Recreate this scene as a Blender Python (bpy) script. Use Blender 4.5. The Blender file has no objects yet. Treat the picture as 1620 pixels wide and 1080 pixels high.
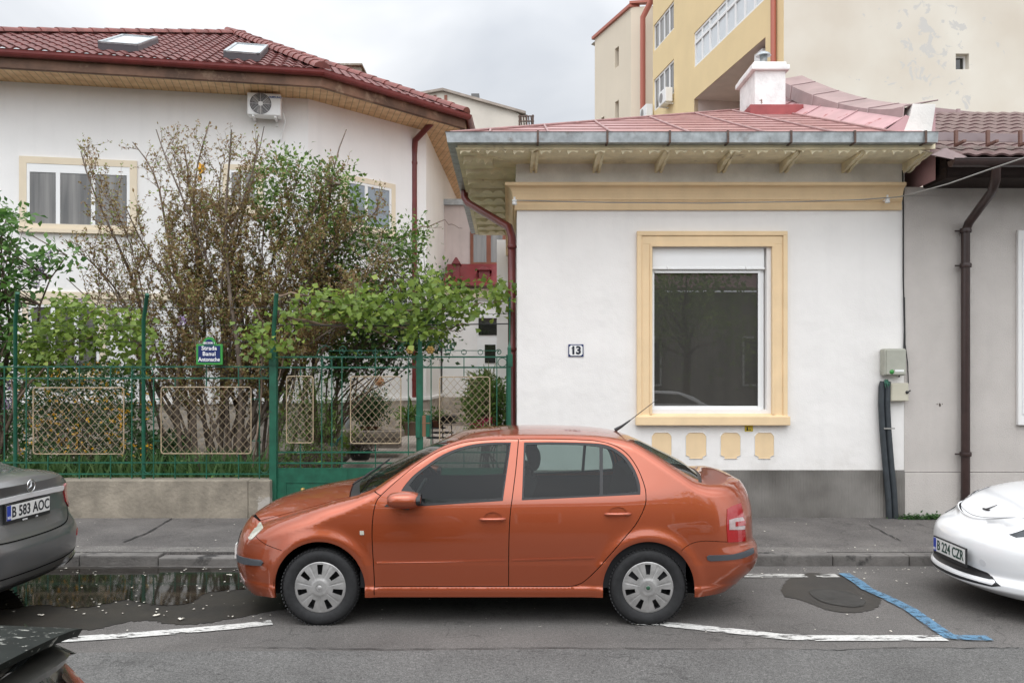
import bpy, bmesh, math, random
import numpy as np
from mathutils import Vector, Matrix, noise
from mathutils.geometry import delaunay_2d_cdt
random.seed(7); rng=np.random.default_rng(7)
sc=bpy.context.scene
R=math.radians
# ---------------------------------------------------------------- camera
FPX=1310.0; CX=803.0; HY=590.0; H=1.893
cam=bpy.data.cameras.new('Camera'); camo=bpy.data.objects.new('Camera',cam); sc.collection.objects.link(camo)
camo.location=(0,0,H); camo.rotation_euler=(R(90),0,0)
cam.sensor_width=36; cam.sensor_fit='HORIZONTAL'; cam.lens=FPX/1620*36
cam.shift_x=(810-CX)/1620; cam.shift_y=(HY-540)/1620
cam.clip_start=0.05; cam.clip_end=3000
sc.camera=camo
# ---------------------------------------------------------------- light
SUN_EL,SUN_AZ=R(66),R(195)
w=bpy.data.worlds.new('World'); sc.world=w; w.use_nodes=True
nt=w.node_tree; nt.nodes.clear()
def N(t,**k):
    n=nt.nodes.new(t)
    for a,b in k.items(): setattr(n,a,b)
    return n
def sky_world():
    L=nt.links.new
    out=N('ShaderNodeOutputWorld'); bg=N('ShaderNodeBackground'); bg.inputs['Strength'].default_value=1.0
    sky=N('ShaderNodeTexSky',sky_type='NISHITA'); sky.sun_disc=False; sky.sun_elevation=SUN_EL; sky.sun_rotation=SUN_AZ
    bg2=N('ShaderNodeBackground'); bg2.inputs['Strength'].default_value=0.08; L(sky.outputs[0],bg2.inputs[0])
    tc=N('ShaderNodeTexCoord'); sep=N('ShaderNodeSeparateXYZ'); L(tc.outputs['Generated'],sep.inputs[0])
    # overcast: radiance rises towards the zenith
    m0=N('ShaderNodeMath',operation='MAXIMUM'); L(sep.outputs[2],m0.inputs[0]); m0.inputs[1].default_value=0.0
    m1=N('ShaderNodeMath',operation='ADD'); L(m0.outputs[0],m1.inputs[0]); m1.inputs[1].default_value=0.35
    dv=N('ShaderNodeVectorMath',operation='DIVIDE'); L(tc.outputs['Generated'],dv.inputs[0])
    cb=N('ShaderNodeCombineXYZ'); L(m1.outputs[0],cb.inputs[0]); L(m1.outputs[0],cb.inputs[1]); L(m1.outputs[0],cb.inputs[2]); L(cb.outputs[0],dv.inputs[1])
    nz=N('ShaderNodeTexNoise'); nz.inputs['Scale'].default_value=1.9; nz.inputs['Detail'].default_value=5; nz.inputs['Roughness'].default_value=0.45; nz.inputs['Distortion'].default_value=0.4
    L(dv.outputs[0],nz.inputs['Vector'])
    rp=N('ShaderNodeValToRGB'); e=rp.color_ramp.elements
    e[0].position=0.36; e[0].color=(0.55,0.585,0.64,1); e[1].position=0.58; e[1].color=(0.93,0.945,0.965,1)
    L(nz.outputs[0],rp.inputs[0])
    pw=N('ShaderNodeMath',operation='POWER'); L(m0.outputs[0],pw.inputs[0]); pw.inputs[1].default_value=1.7
    ma=N('ShaderNodeMath',operation='MULTIPLY_ADD'); L(pw.outputs[0],ma.inputs[0]); ma.inputs[1].default_value=1.5; ma.inputs[2].default_value=0.69
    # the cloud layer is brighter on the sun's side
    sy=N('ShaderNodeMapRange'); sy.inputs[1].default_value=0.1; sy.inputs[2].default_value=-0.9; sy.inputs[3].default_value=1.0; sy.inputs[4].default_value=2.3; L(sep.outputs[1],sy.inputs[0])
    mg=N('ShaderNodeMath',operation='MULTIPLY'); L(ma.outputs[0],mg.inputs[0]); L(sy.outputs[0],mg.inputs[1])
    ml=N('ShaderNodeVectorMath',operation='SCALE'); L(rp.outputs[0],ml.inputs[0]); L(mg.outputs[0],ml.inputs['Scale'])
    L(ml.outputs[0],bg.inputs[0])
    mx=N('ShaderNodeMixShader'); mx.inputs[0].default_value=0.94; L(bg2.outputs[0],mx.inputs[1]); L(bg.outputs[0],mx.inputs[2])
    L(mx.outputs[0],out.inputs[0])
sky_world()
sun=bpy.data.lights.new('Sun','SUN'); sun.energy=0.7; sun.angle=R(40); sun.color=(1,0.97,0.93)
suno=bpy.data.objects.new('Sun',sun); sc.collection.objects.link(suno)
suno.rotation_euler=Vector((math.sin(SUN_AZ)*math.cos(SUN_EL),math.cos(SUN_AZ)*math.cos(SUN_EL),math.sin(SUN_EL))).to_track_quat('Z','Y').to_euler()
sc.view_settings.view_transform='Standard'; sc.view_settings.look='None'; sc.view_settings.gamma=1; sc.view_settings.exposure=0.32
# ---------------------------------------------------------------- helpers
def F(px,py,Y): return Vector(((px-CX)*Y/FPX, Y, H-(py-HY)*Y/FPX))
def fx(px,Y): return (px-CX)*Y/FPX
def fz(py,Y): return H-(py-HY)*Y/FPX
def G(px,py,z=0.0):
    Y=FPX*(H-z)/(py-HY); return Vector(((px-CX)*Y/FPX,Y,z))
def tag(o,label=None,cat=None,group=None,kind=None):
    if label: o['label']=label
    if cat: o['category']=cat
    if group: o['group']=group
    if kind: o['kind']=kind
    return o
def thing(name,label,cat,loc=(0,0,0),group=None,rz=0):
    o=bpy.data.objects.new(name,None); sc.collection.objects.link(o); o.location=loc; o.rotation_euler=(0,0,rz)
    o.empty_display_size=0.2
    return tag(o,label,cat,group)
def origin(p):
    v=Vector((0,0,0))
    while p is not None: v+=p.location; p=p.parent
    return v
class MB:
    def __init__(s): s.v=[]; s.f=[]; s.sm=[]; s.mi=[]; s.cm=0
    def add(s,vs,fs,smooth=False):
        n=len(s.v); s.v+= [tuple(p) for p in vs]; s.f+=[tuple(i+n for i in f) for f in fs]; s.sm+=[smooth]*len(fs); s.mi+=[s.cm]*len(fs); return s
    def box(s,a,b,bev=0.0):
        x0,x1=sorted((a[0],b[0])); y0,y1=sorted((a[1],b[1])); z0,z1=sorted((a[2],b[2]))
        if bev<=0:
            return s.add([(x0,y0,z0),(x1,y0,z0),(x1,y1,z0),(x0,y1,z0),(x0,y0,z1),(x1,y0,z1),(x1,y1,z1),(x0,y1,z1)],
              [(0,3,2,1),(4,5,6,7),(0,1,5,4),(1,2,6,5),(2,3,7,6),(3,0,4,7)])
        bm=bmesh.new(); bmesh.ops.create_cube(bm,size=1)
        bmesh.ops.scale(bm,vec=(x1-x0,y1-y0,z1-z0),verts=bm.verts); bmesh.ops.translate(bm,vec=((x0+x1)/2,(y0+y1)/2,(z0+z1)/2),verts=bm.verts)
        bev=min(bev,0.45*min(x1-x0,y1-y0,z1-z0))
        bmesh.ops.bevel(bm,geom=list(bm.edges),offset=bev,segments=2,affect='EDGES',profile=0.6)
        bm.verts.index_update(); s.add([v.co[:] for v in bm.verts],[[v.index for v in f.verts] for f in bm.faces]); bm.free(); return s
    def obox(s,c,ax,ay,az,hx,hy,hz):   # oriented box, half sizes
        c=Vector(c); ax,ay,az=Vector(ax).normalized(),Vector(ay).normalized(),Vector(az).normalized()
        vs=[c+ax*hx*i+ay*hy*j+az*hz*k for k in(-1,1) for j in(-1,1) for i in(-1,1)]
        return s.add(vs,[(0,2,3,1),(4,5,7,6),(0,1,5,4),(2,6,7,3),(0,4,6,2),(1,3,7,5)])
    def tube(s,pts,r,n=8,cap=True,smooth=True):
        pts=[Vector(p) for p in pts]; rs=r if hasattr(r,'__len__') else [r]*len(pts)
        t0=(pts[1]-pts[0]).normalized(); up=Vector((0,0,1)) if abs(t0.z)<0.9 else Vector((1,0,0))
        u=t0.cross(up).normalized(); vs=[]
        for i,p in enumerate(pts):
            if i==0: t=pts[1]-p
            elif i==len(pts)-1: t=p-pts[i-1]
            else: t=(pts[i+1]-p).normalized()+(p-pts[i-1]).normalized()
            if t.length<1e-9: t=t0
            t=t.normalized(); u=(u-t*u.dot(t)); 
            if u.length<1e-6: u=t.orthogonal()
            u.normalize(); w_=t.cross(u)
            for k in range(n):
                a=2*math.pi*k/n; vs.append(p+(u*math.cos(a)+w_*math.sin(a))*rs[i])
        fs=[(i*n+k,i*n+(k+1)%n,(i+1)*n+(k+1)%n,(i+1)*n+k) for i in range(len(pts)-1) for k in range(n)]
        s.add(vs,fs,smooth)
        if cap: s.add(vs[:n],[tuple(range(n))[::-1]]); s.add(vs[-n:],[tuple(range(n))])
        return s
    def ring(s,c,R0,r,axis='Y',n=20,m=6,a0=0,a1=2*math.pi):
        pts=[]
        for k in range(n+1):
            a=a0+(a1-a0)*k/n
            if axis=='Y': pts.append((c[0]+R0*math.cos(a),c[1],c[2]+R0*math.sin(a)))
            elif axis=='Z': pts.append((c[0]+R0*math.cos(a),c[1]+R0*math.sin(a),c[2]))
            else: pts.append((c[0],c[1]+R0*math.cos(a),c[2]+R0*math.sin(a)))
        return s.tube(pts,r,m,cap=False)
    def prism(s,poly,d,flip=False):     # poly: list of 3D points, extruded by vector d
        n=len(poly); a=[Vector(p) for p in poly]; d=Vector(d); b=[p+d for p in a]
        nrm=sum(((a[i].cross(a[(i+1)%n])) for i in range(n)),Vector((0,0,0)))
        fs=[tuple(range(n)),tuple(range(2*n-1,n-1,-1))]+[(i,n+i,n+(i+1)%n,(i+1)%n) for i in range(n)]
        if nrm.dot(d)>0: fs=[f[::-1] for f in fs]
        return s.add(a+b,fs)
    def quad(s,a,b,c,d): return s.add([a,b,c,d],[(0,1,2,3)])
    def lathe(s,prof,c,axis='Z',n=24,smooth=True):
        vs=[]
        for (r,h) in prof:
            for k in range(n):
                a=2*math.pi*k/n; ca,sa=r*math.cos(a),r*math.sin(a)
                if axis=='Z': vs.append((c[0]+ca,c[1]+sa,c[2]+h))
                elif axis=='Y': vs.append((c[0]+ca,c[1]+h,c[2]+sa))
                else: vs.append((c[0]+h,c[1]+ca,c[2]+sa))
        fs=[(i*n+k,i*n+(k+1)%n,(i+1)*n+(k+1)%n,(i+1)*n+k) for i in range(len(prof)-1) for k in range(n)]
        if axis=='Y': fs=[f[::-1] for f in fs]
        return s.add(vs,fs,smooth)
    def grid(s,fn,nu,nv,smooth=True,flip=False):
        vs=[fn(i/nu,j/nv) for i in range(nu+1) for j in range(nv+1)]
        fs=[(i*(nv+1)+j,(i+1)*(nv+1)+j,(i+1)*(nv+1)+j+1,i*(nv+1)+j+1) for i in range(nu) for j in range(nv)]
        if flip: fs=[f[::-1] for f in fs]
        return s.add(vs,fs,smooth)
    def build(s,name,mats,parent=None,local=False,kind=None):
        me=bpy.data.meshes.new(name); o0=Vector((0,0,0)) if (local or parent is None) else origin(parent)
        me.from_pydata([(v[0]-o0.x,v[1]-o0.y,v[2]-o0.z) for v in s.v],[],s.f)
        me.polygons.foreach_set('use_smooth',s.sm); me.polygons.foreach_set('material_index',s.mi)
        if not isinstance(mats,(list,tuple)): mats=[mats]
        for m in mats: me.materials.append(m)
        me.update()
        o=bpy.data.objects.new(name,me); sc.collection.objects.link(o)
        if parent is not None: o.parent=parent
        if kind: o['kind']=kind
        return o
def copy_tree(o,parent=None):
    c=o.copy(); sc.collection.objects.link(c)
    if parent is not None: c.parent=parent
    for ch in [x for x in o.children]: copy_tree(ch,c)
    return c
def text_mb(mb,txt,size,place,depth=0.002,spacing=1.0,bold=0.0,align='CENTER',xscale=1.0):
    cu=bpy.data.curves.new('t','FONT'); cu.body=txt; cu.size=size; cu.extrude=depth; cu.offset=bold; cu.space_character=spacing; cu.space_line=0.95
    cu.align_x=align; cu.align_y='CENTER'; cu.resolution_u=3
    ob=bpy.data.objects.new('t',cu); sc.collection.objects.link(ob)
    dg=bpy.context.evaluated_depsgraph_get(); me=bpy.data.meshes.new_from_object(ob.evaluated_get(dg))
    vs=[place((v.co.x*xscale,v.co.y,v.co.z)) for v in me.vertices]; fs=[tuple(p.vertices) for p in me.polygons]
    mb.add(vs,fs); bpy.data.objects.remove(ob); bpy.data.curves.remove(cu); bpy.data.meshes.remove(me); return mb
# ---------------------------------------------------------------- materials
MATS={}
def mat(name,col,rough=0.6,metal=0.0,spec=0.5,var=0.0,vscale=3.0,col2=None,bump=0.0,bscale=40,stains=None,coat=0.0,emit=None,trans=0.0,streak=0.0):
    m=bpy.data.materials.new(name); m.use_nodes=True; t=m.node_tree; b=t.nodes['Principled BSDF']; L=t.links.new
    b.inputs['Base Color'].default_value=(*col,1); b.inputs['Roughness'].default_value=rough; b.inputs['Metallic'].default_value=metal
    b.inputs['Specular IOR Level'].default_value=spec
    if coat: b.inputs['Coat Weight'].default_value=coat; b.inputs['Coat Roughness'].default_value=0.03
    if trans: b.inputs['Transmission Weight'].default_value=trans
    def nd(ty): return t.nodes.new(ty)
    tc=nd('ShaderNodeTexCoord'); cur=None
    if var or col2:
        n=nd('ShaderNodeTexNoise'); n.inputs['Scale'].default_value=vscale; n.inputs['Detail'].default_value=6; n.inputs['Roughness'].default_value=0.6
        L(tc.outputs['Object'],n.inputs['Vector'])
        r=nd('ShaderNodeValToRGB'); e=r.color_ramp.elements; e[0].position=0.35; e[1].position=0.68
        c2=col2 or tuple(c*(1+var) for c in col); c1=col if col2 else tuple(c*(1-var) for c in col)
        e[0].color=(*c1,1); e[1].color=(*c2,1); L(n.outputs[0],r.inputs[0]); cur=r.outputs[0]
    if streak:
        mp=nd('ShaderNodeMapping'); mp.inputs['Scale'].default_value=(6,6,0.5); L(tc.outputs['Object'],mp.inputs[0])
        n=nd('ShaderNodeTexNoise'); n.inputs['Scale'].default_value=1.0; n.inputs['Detail'].default_value=5; L(mp.outputs[0],n.inputs['Vector'])
        r=nd('ShaderNodeMapRange'); r.inputs[1].default_value=0.5; r.inputs[2].default_value=0.8; r.inputs[3].default_value=0; r.inputs[4].default_value=streak; L(n.outputs[0],r.inputs[0])
        mx=nd('ShaderNodeMix'); mx.data_type='RGBA'; L(r.outputs[0],mx.inputs[0])
        if cur: L(cur,mx.inputs[6])
        else: mx.inputs[6].default_value=(*col,1)
        mx.inputs[7].default_value=(*[c*0.45 for c in col],1); cur=mx.outputs[2]
    if stains:   # (colour, scale, threshold, softness)
        sc_,ss,th,so=stains
        n=nd('ShaderNodeTexNoise'); n.inputs['Scale'].default_value=ss; n.inputs['Detail'].default_value=7; n.inputs['Roughness'].default_value=0.62; L(tc.outputs['Object'],n.inputs['Vector'])
        r=nd('ShaderNodeMapRange'); r.inputs[1].default_value=th; r.inputs[2].default_value=th+so; L(n.outputs[0],r.inputs[0])
        mx=nd('ShaderNodeMix'); mx.data_type='RGBA'; L(r.outputs[0],mx.inputs[0])
        if cur: L(cur,mx.inputs[6])
        else: mx.inputs[6].default_value=(*col,1)
        mx.inputs[7].default_value=(*sc_,1); cur=mx.outputs[2]
    if cur: L(cur,b.inputs['Base Color'])
    if bump:
        n=nd('ShaderNodeTexNoise'); n.inputs['Scale'].default_value=bscale; n.inputs['Detail'].default_value=4; L(tc.outputs['Object'],n.inputs['Vector'])
        bp=nd('ShaderNodeBump'); bp.inputs['Strength'].default_value=bump; bp.inputs['Distance'].default_value=0.01; L(n.outputs[0],bp.inputs['Height']); L(bp.outputs[0],b.inputs['Normal'])
    m['b']=1; MATS[name]=m; return m
def leafmat(name,c1,c2,c3=None,trans=0.35):
    m=bpy.data.materials.new(name); m.use_nodes=True; t=m.node_tree; b=t.nodes['Principled BSDF']; L=t.links.new
    g=t.nodes.new('ShaderNodeNewGeometry'); r=t.nodes.new('ShaderNodeValToRGB'); e=r.color_ramp.elements
    e[0].color=(*c1,1); e[1].color=(*c2,1)
    if c3: x=r.color_ramp.elements.new(0.8); x.color=(*c2,1); e[-1].color=(*c3,1)
    L(g.outputs['Random Per Island'],r.inputs[0]); L(r.outputs[0],b.inputs['Base Color']); b.inputs['Roughness'].default_value=0.5
    tr=t.nodes.new('ShaderNodeBsdfTranslucent'); L(r.outputs[0],tr.inputs[0]); mx=t.nodes.new('ShaderNodeMixShader'); mx.inputs[0].default_value=trans
    L(b.outputs[0],mx.inputs[1]); L(tr.outputs[0],mx.inputs[2]); L(mx.outputs[0],t.nodes['Material Output'].inputs[0]); return m
def glassmat(name,tint,alpha,rough=0.0,refl=0.022):
    # real pane seen as a thin sheet: fresnel reflection over tinted see-through
    m=bpy.data.materials.new(name); m.use_nodes=True; t=m.node_tree; t.nodes.clear(); L=t.links.new
    o=t.nodes.new('ShaderNodeOutputMaterial'); tr=t.nodes.new('ShaderNodeBsdfTransparent'); tr.inputs[0].default_value=(*tint,1)
    gl=t.nodes.new('ShaderNodeBsdfGlossy'); gl.inputs['Roughness'].default_value=rough; gl.inputs[0].default_value=(1,1,1,1)
    df=t.nodes.new('ShaderNodeBsdfDiffuse'); df.inputs[0].default_value=(0.25,0.25,0.24,1)
    fr=t.nodes.new('ShaderNodeLayerWeight'); fr.inputs[0].default_value=0.5
    pw=t.nodes.new('ShaderNodeMath'); pw.operation='POWER'; pw.inputs[1].default_value=5.0; L(fr.outputs['Facing'],pw.inputs[0])
    m0=t.nodes.new('ShaderNodeMixShader'); m0.inputs[0].default_value=alpha; L(tr.outputs[0],m0.inputs[1]); L(df.outputs[0],m0.inputs[2])
    mx=t.nodes.new('ShaderNodeMixShader'); mp=t.nodes.new('ShaderNodeMath'); mp.operation='MULTIPLY_ADD'; mp.inputs[1].default_value=0.9; mp.inputs[2].default_value=refl; mp.use_clamp=True
    L(pw.outputs[0],mp.inputs[0]); L(mp.outputs[0],mx.inputs[0]); L(m0.outputs[0],mx.inputs[1]); L(gl.outputs[0],mx.inputs[2]); L(mx.outputs[0],o.inputs[0]); return m
M={}
M['white_plaster']=mat('white_plaster',(0.80,0.775,0.745),0.85,var=0.03,vscale=1.2,bump=0.25,bscale=60,streak=0.06)
M['white_plaster2']=mat('white_plaster2',(0.82,0.805,0.785),0.85,var=0.04,vscale=0.6,bump=0.15,bscale=30,streak=0.08)
M['frieze']=mat('frieze',(0.76,0.74,0.70),0.85,var=0.12,vscale=2.5,bump=0.3,bscale=40,streak=0.15)
M['cream']=mat('cream_trim',(0.78,0.585,0.355),0.75,var=0.05,vscale=3,bump=0.15,bscale=80,streak=0.12)
M['cream2']=mat('cream_trim2',(0.72,0.62,0.47),0.75,var=0.04)
M['soffit']=mat('soffit_wood',(0.84,0.76,0.54),0.75,var=0.12,vscale=5,bump=0.2,bscale=30,stains=((0.42,0.35,0.24),4,0.64,0.1))
M['plinth']=None
M['greige']=mat('greige_render',(0.54,0.50,0.465),0.9,var=0.06,vscale=2,bump=0.8,bscale=90,streak=0.10)
M['brownmetal']=mat('brown_metal',(0.040,0.022,0.019),0.35,spec=0.5,var=0.2,vscale=8)
M['brownroof']=mat('brown_roof',(0.155,0.095,0.092),0.35,var=0.1,vscale=5,streak=0.1)
M['redmetal']=mat('red_metal',(0.16,0.028,0.025),0.38,var=0.15,vscale=6)
M['redpipe']=mat('red_pipe',(0.14,0.025,0.022),0.32,var=0.15,vscale=6)
M['galv']=mat('galvanised',(0.42,0.45,0.46),0.45,metal=0.55,var=0.25,vscale=9,stains=((0.2,0.17,0.14),5,0.6,0.15))
M['rust']=mat('rusty',(0.10,0.06,0.045),0.7,var=0.3,vscale=20)
M['pvc']=mat('white_pvc',(0.80,0.80,0.79),0.35,var=0.01)
M['darkglass']=mat('dark_glass',(0.018,0.02,0.018),0.03,spec=0.9)
M['concrete']=None
M['green']=mat('green_paint',(0.011,0.095,0.055),0.45,var=0.25,vscale=7,stains=((0.06,0.04,0.02),12,0.66,0.05),bump=0.1,bscale=60)
M['beige_paint']=mat('beige_paint',(0.40,0.31,0.20),0.5,var=0.25,vscale=20)
M['gold']=mat('gold_paint',(0.42,0.27,0.08),0.4,metal=0.3)
M['black']=mat('black_plastic',(0.018,0.018,0.019),0.45)
M['rubber']=mat('rubber',(0.016,0.016,0.017),0.75,var=0.3,vscale=30)
M['chrome']=mat('chrome',(0.75,0.75,0.76),0.12,metal=1.0)
M['silver']=mat('silver_plastic',(0.42,0.41,0.40),0.38,metal=0.55,var=0.18,vscale=14)
M['dark']=mat('dark_void',(0.006,0.006,0.006),0.95,spec=0.1)
M['bark']=mat('bark',(0.12,0.085,0.06),0.9,var=0.35,vscale=12,bump=0.5,bscale=40)
M['twig']=mat('twig',(0.085,0.055,0.042),0.85,var=0.3,vscale=10)
M['vine']=mat('vine',(0.20,0.14,0.10),0.9,var=0.3,vscale=15)
M['soil']=mat('soil',(0.05,0.038,0.026),0.95,var=0.4,vscale=6,bump=0.8,bscale=15)
M['white_paint']=mat('white_enamel',(0.80,0.80,0.78),0.3)
M['blue_sign']=mat('blue_enamel',(0.012,0.025,0.11),0.3)
M['green_sign']=mat('green_enamel',(0.04,0.26,0.05),0.35)
M['text_dark']=mat('lettering',(0.012,0.016,0.03),0.5)
M['text_white']=mat('lettering_white',(0.8,0.8,0.8),0.5)
M['yellow']=mat('yellow_label',(0.6,0.45,0.03),0.5)
M['box_grey']=mat('meter_box',(0.38,0.38,0.32),0.55,var=0.08,vscale=4)
M['box_beige']=mat('meter_box_beige',(0.52,0.49,0.39),0.55,var=0.06)
M['conduit']=mat('conduit',(0.035,0.042,0.048),0.55,var=0.2,vscale=10)
M['cable']=mat('cable_black',(0.02,0.02,0.02),0.6)
M['wire']=mat('wire_grey',(0.30,0.29,0.27),0.5)
M['curtain']=None
# ---------------------------------------------------------------- special materials
def nodes_mat(name):
    m=bpy.data.materials.new(name); m.use_nodes=True; t=m.node_tree; return m,t,t.nodes['Principled BSDF'],t.links.new
def asphalt(name,base,dark,light,seed=0.0,rough=0.82,blotch=0.9):
    m,t,b,L=nodes_mat(name); nd=t.nodes.new
    g=nd('ShaderNodeNewGeometry'); mp=nd('ShaderNodeMapping'); mp.inputs['Location'].default_value=(seed,seed*2,0); L(g.outputs['Position'],mp.inputs[0])
    n1=nd('ShaderNodeTexNoise'); n1.inputs['Scale'].default_value=blotch; n1.inputs['Detail'].default_value=8; n1.inputs['Roughness'].default_value=0.65; L(mp.outputs[0],n1.inputs['Vector'])
    r1=nd('ShaderNodeValToRGB'); e=r1.color_ramp.elements; e[0].position=0.3; e[0].color=(*dark,1); e[1].position=0.72; e[1].color=(*light,1); x=e.new(0.5); x.color=(*base,1); L(n1.outputs[0],r1.inputs[0])
    n2=nd('ShaderNodeTexNoise'); n2.inputs['Scale'].default_value=140; n2.inputs['Detail'].default_value=3; L(mp.outputs[0],n2.inputs['Vector'])
    r2=nd('ShaderNodeMapRange'); r2.inputs[1].default_value=0.3; r2.inputs[2].default_value=0.7; r2.inputs[3].default_value=0.45; r2.inputs[4].default_value=1.6; L(n2.outputs[0],r2.inputs[0])
    n4=nd('ShaderNodeTexNoise'); n4.inputs['Scale'].default_value=38; n4.inputs['Detail'].default_value=4; n4.inputs['Roughness'].default_value=.8; L(mp.outputs[0],n4.inputs['Vector'])
    r4=nd('ShaderNodeMapRange'); r4.inputs[1].default_value=0.35; r4.inputs[2].default_value=0.65; r4.inputs[3].default_value=0.78; r4.inputs[4].default_value=1.22; L(n4.outputs[0],r4.inputs[0])
    mm=nd('ShaderNodeMath'); mm.operation='MULTIPLY'; L(r2.outputs[0],mm.inputs[0]); L(r4.outputs[0],mm.inputs[1])
    mu=nd('ShaderNodeVectorMath'); mu.operation='SCALE'; L(r1.outputs[0],mu.inputs[0]); L(mm.outputs[0],mu.inputs['Scale'])
    # cracks
    v=nd('ShaderNodeTexVoronoi'); v.feature='DISTANCE_TO_EDGE'; v.inputs['Scale'].default_value=0.42
    n3=nd('ShaderNodeTexNoise'); n3.inputs['Scale'].default_value=3; n3.inputs['Detail'].default_value=5; L(mp.outputs[0],n3.inputs['Vector'])
    ad=nd('ShaderNodeVectorMath'); ad.operation='ADD'; L(mp.outputs[0],ad.inputs[0]); L(n3.outputs['Color'],ad.inputs[1]); L(ad.outputs[0],v.inputs['Vector'])
    c=nd('ShaderNodeMapRange'); c.inputs[1].default_value=0.002; c.inputs[2].default_value=0.007; c.inputs[3].default_value=0.72; c.inputs[4].default_value=1; L(v.outputs['Distance'],c.inputs[0])
    mu2=nd('ShaderNodeVectorMath'); mu2.operation='SCALE'; L(mu.outputs[0],mu2.inputs[0]); L(c.outputs[0],mu2.inputs['Scale'])
    L(mu2.outputs[0],b.inputs['Base Color']); b.inputs['Roughness'].default_value=rough; b.inputs['Specular IOR Level'].default_value=0.35
    bp=nd('ShaderNodeBump'); bp.inputs['Strength'].default_value=0.5; bp.inputs['Distance'].default_value=0.004; L(n2.outputs[0],bp.inputs['Height']); L(bp.outputs[0],b.inputs['Normal'])
    return m
M['asphalt']=asphalt('asphalt_road',(0.118,0.110,0.103),(0.082,0.076,0.071),(0.15,0.14,0.131),0,blotch=0.8)
M['asphalt2']=asphalt('asphalt_lane',(0.112,0.109,0.104),(0.092,0.089,0.085),(0.134,0.130,0.124),3,blotch=1.5)
M['pavement']=asphalt('asphalt_pavement',(0.115,0.106,0.100),(0.078,0.072,0.069),(0.155,0.143,0.133),5,blotch=1.3)
M['paveedge']=asphalt('pavement_edge',(0.15,0.14,0.13),(0.11,0.10,0.095),(0.19,0.18,0.165),8,blotch=3)
def kerbmat():
    m=mat('kerb_stone',(0.15,0.14,0.13),0.85,var=0.25,vscale=4,bump=0.6,bscale=50,stains=((0.03,0.028,0.027),2.2,0.56,0.06)); return m
M['kerb']=kerbmat()
M['concrete']=mat('old_concrete',(0.27,0.235,0.185),0.9,var=0.28,vscale=3.0,bump=0.9,bscale=22,stains=((0.40,0.37,0.33),1.6,0.64,0.03),streak=0.35)
def plinth():
    m,t,b,L=nodes_mat('ribbed_plinth'); nd=t.nodes.new
    g=nd('ShaderNodeNewGeometry'); n=nd('ShaderNodeTexNoise'); n.inputs['Scale'].default_value=1.6; n.inputs['Detail'].default_value=7; L(g.outputs['Position'],n.inputs['Vector'])
    r=nd('ShaderNodeValToRGB'); e=r.color_ramp.elements; e[0].position=.3; e[0].color=(0.10,0.092,0.082,1); e[1].position=.72; e[1].color=(0.25,0.235,0.215,1); L(n.outputs[0],r.inputs[0])
    L(r.outputs[0],b.inputs['Base Color']); b.inputs['Roughness'].default_value=.9
    wv=nd('ShaderNodeTexWave'); wv.inputs['Scale'].default_value=9.0; wv.inputs['Distortion'].default_value=0.3; L(g.outputs['Position'],wv.inputs['Vector'])
    bp=nd('ShaderNodeBump'); bp.inputs['Strength'].default_value=.65; bp.inputs['Distance'].default_value=.006; L(wv.outputs[0],bp.inputs['Height']); L(bp.outputs[0],b.inputs['Normal'])
    return m
M['plinth']=plinth()
def worn(name,col,hole=0.5,scale=9,soft=0.06,sxy=(0.55,1.6,1)):
    m,t,b,L=nodes_mat(name); nd=t.nodes.new
    g=nd('ShaderNodeNewGeometry'); mp=nd('ShaderNodeMapping'); mp.inputs['Scale'].default_value=sxy; L(g.outputs['Position'],mp.inputs[0])
    n=nd('ShaderNodeTexNoise'); n.inputs['Scale'].default_value=scale; n.inputs['Detail'].default_value=8; n.inputs['Roughness'].default_value=.72; L(mp.outputs[0],n.inputs['Vector'])
    r=nd('ShaderNodeMapRange'); r.inputs[1].default_value=hole; r.inputs[2].default_value=hole+soft; L(n.outputs[0],r.inputs[0])
    n2=nd('ShaderNodeTexNoise'); n2.inputs['Scale'].default_value=60; n2.inputs['Detail'].default_value=3; L(g.outputs['Position'],n2.inputs['Vector'])
    r2=nd('ShaderNodeValToRGB'); e=r2.color_ramp.elements; e[0].color=(*[c*.7 for c in col],1); e[1].color=(*col,1); e[0].position=.3; e[1].position=.6; L(n2.outputs[0],r2.inputs[0]); L(r2.outputs[0],b.inputs['Base Color'])
    b.inputs['Roughness'].default_value=.7
    tr=nd('ShaderNodeBsdfTransparent'); mx=nd('ShaderNodeMixShader'); L(r.outputs[0],mx.inputs[0]); L(b.outputs[0],mx.inputs[1]); L(tr.outputs[0],mx.inputs[2]); L(mx.outputs[0],t.nodes['Material Output'].inputs[0]); return m
M['linewhite']=worn('road_paint_white',(0.62,0.61,0.58),0.52)
M['linewhite2']=worn('road_paint_white_worn',(0.50,0.49,0.46),0.49)
M['lineblue']=worn('road_paint_blue',(0.11,0.235,0.36),0.47,18,0.2,(1,1,1))
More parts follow.
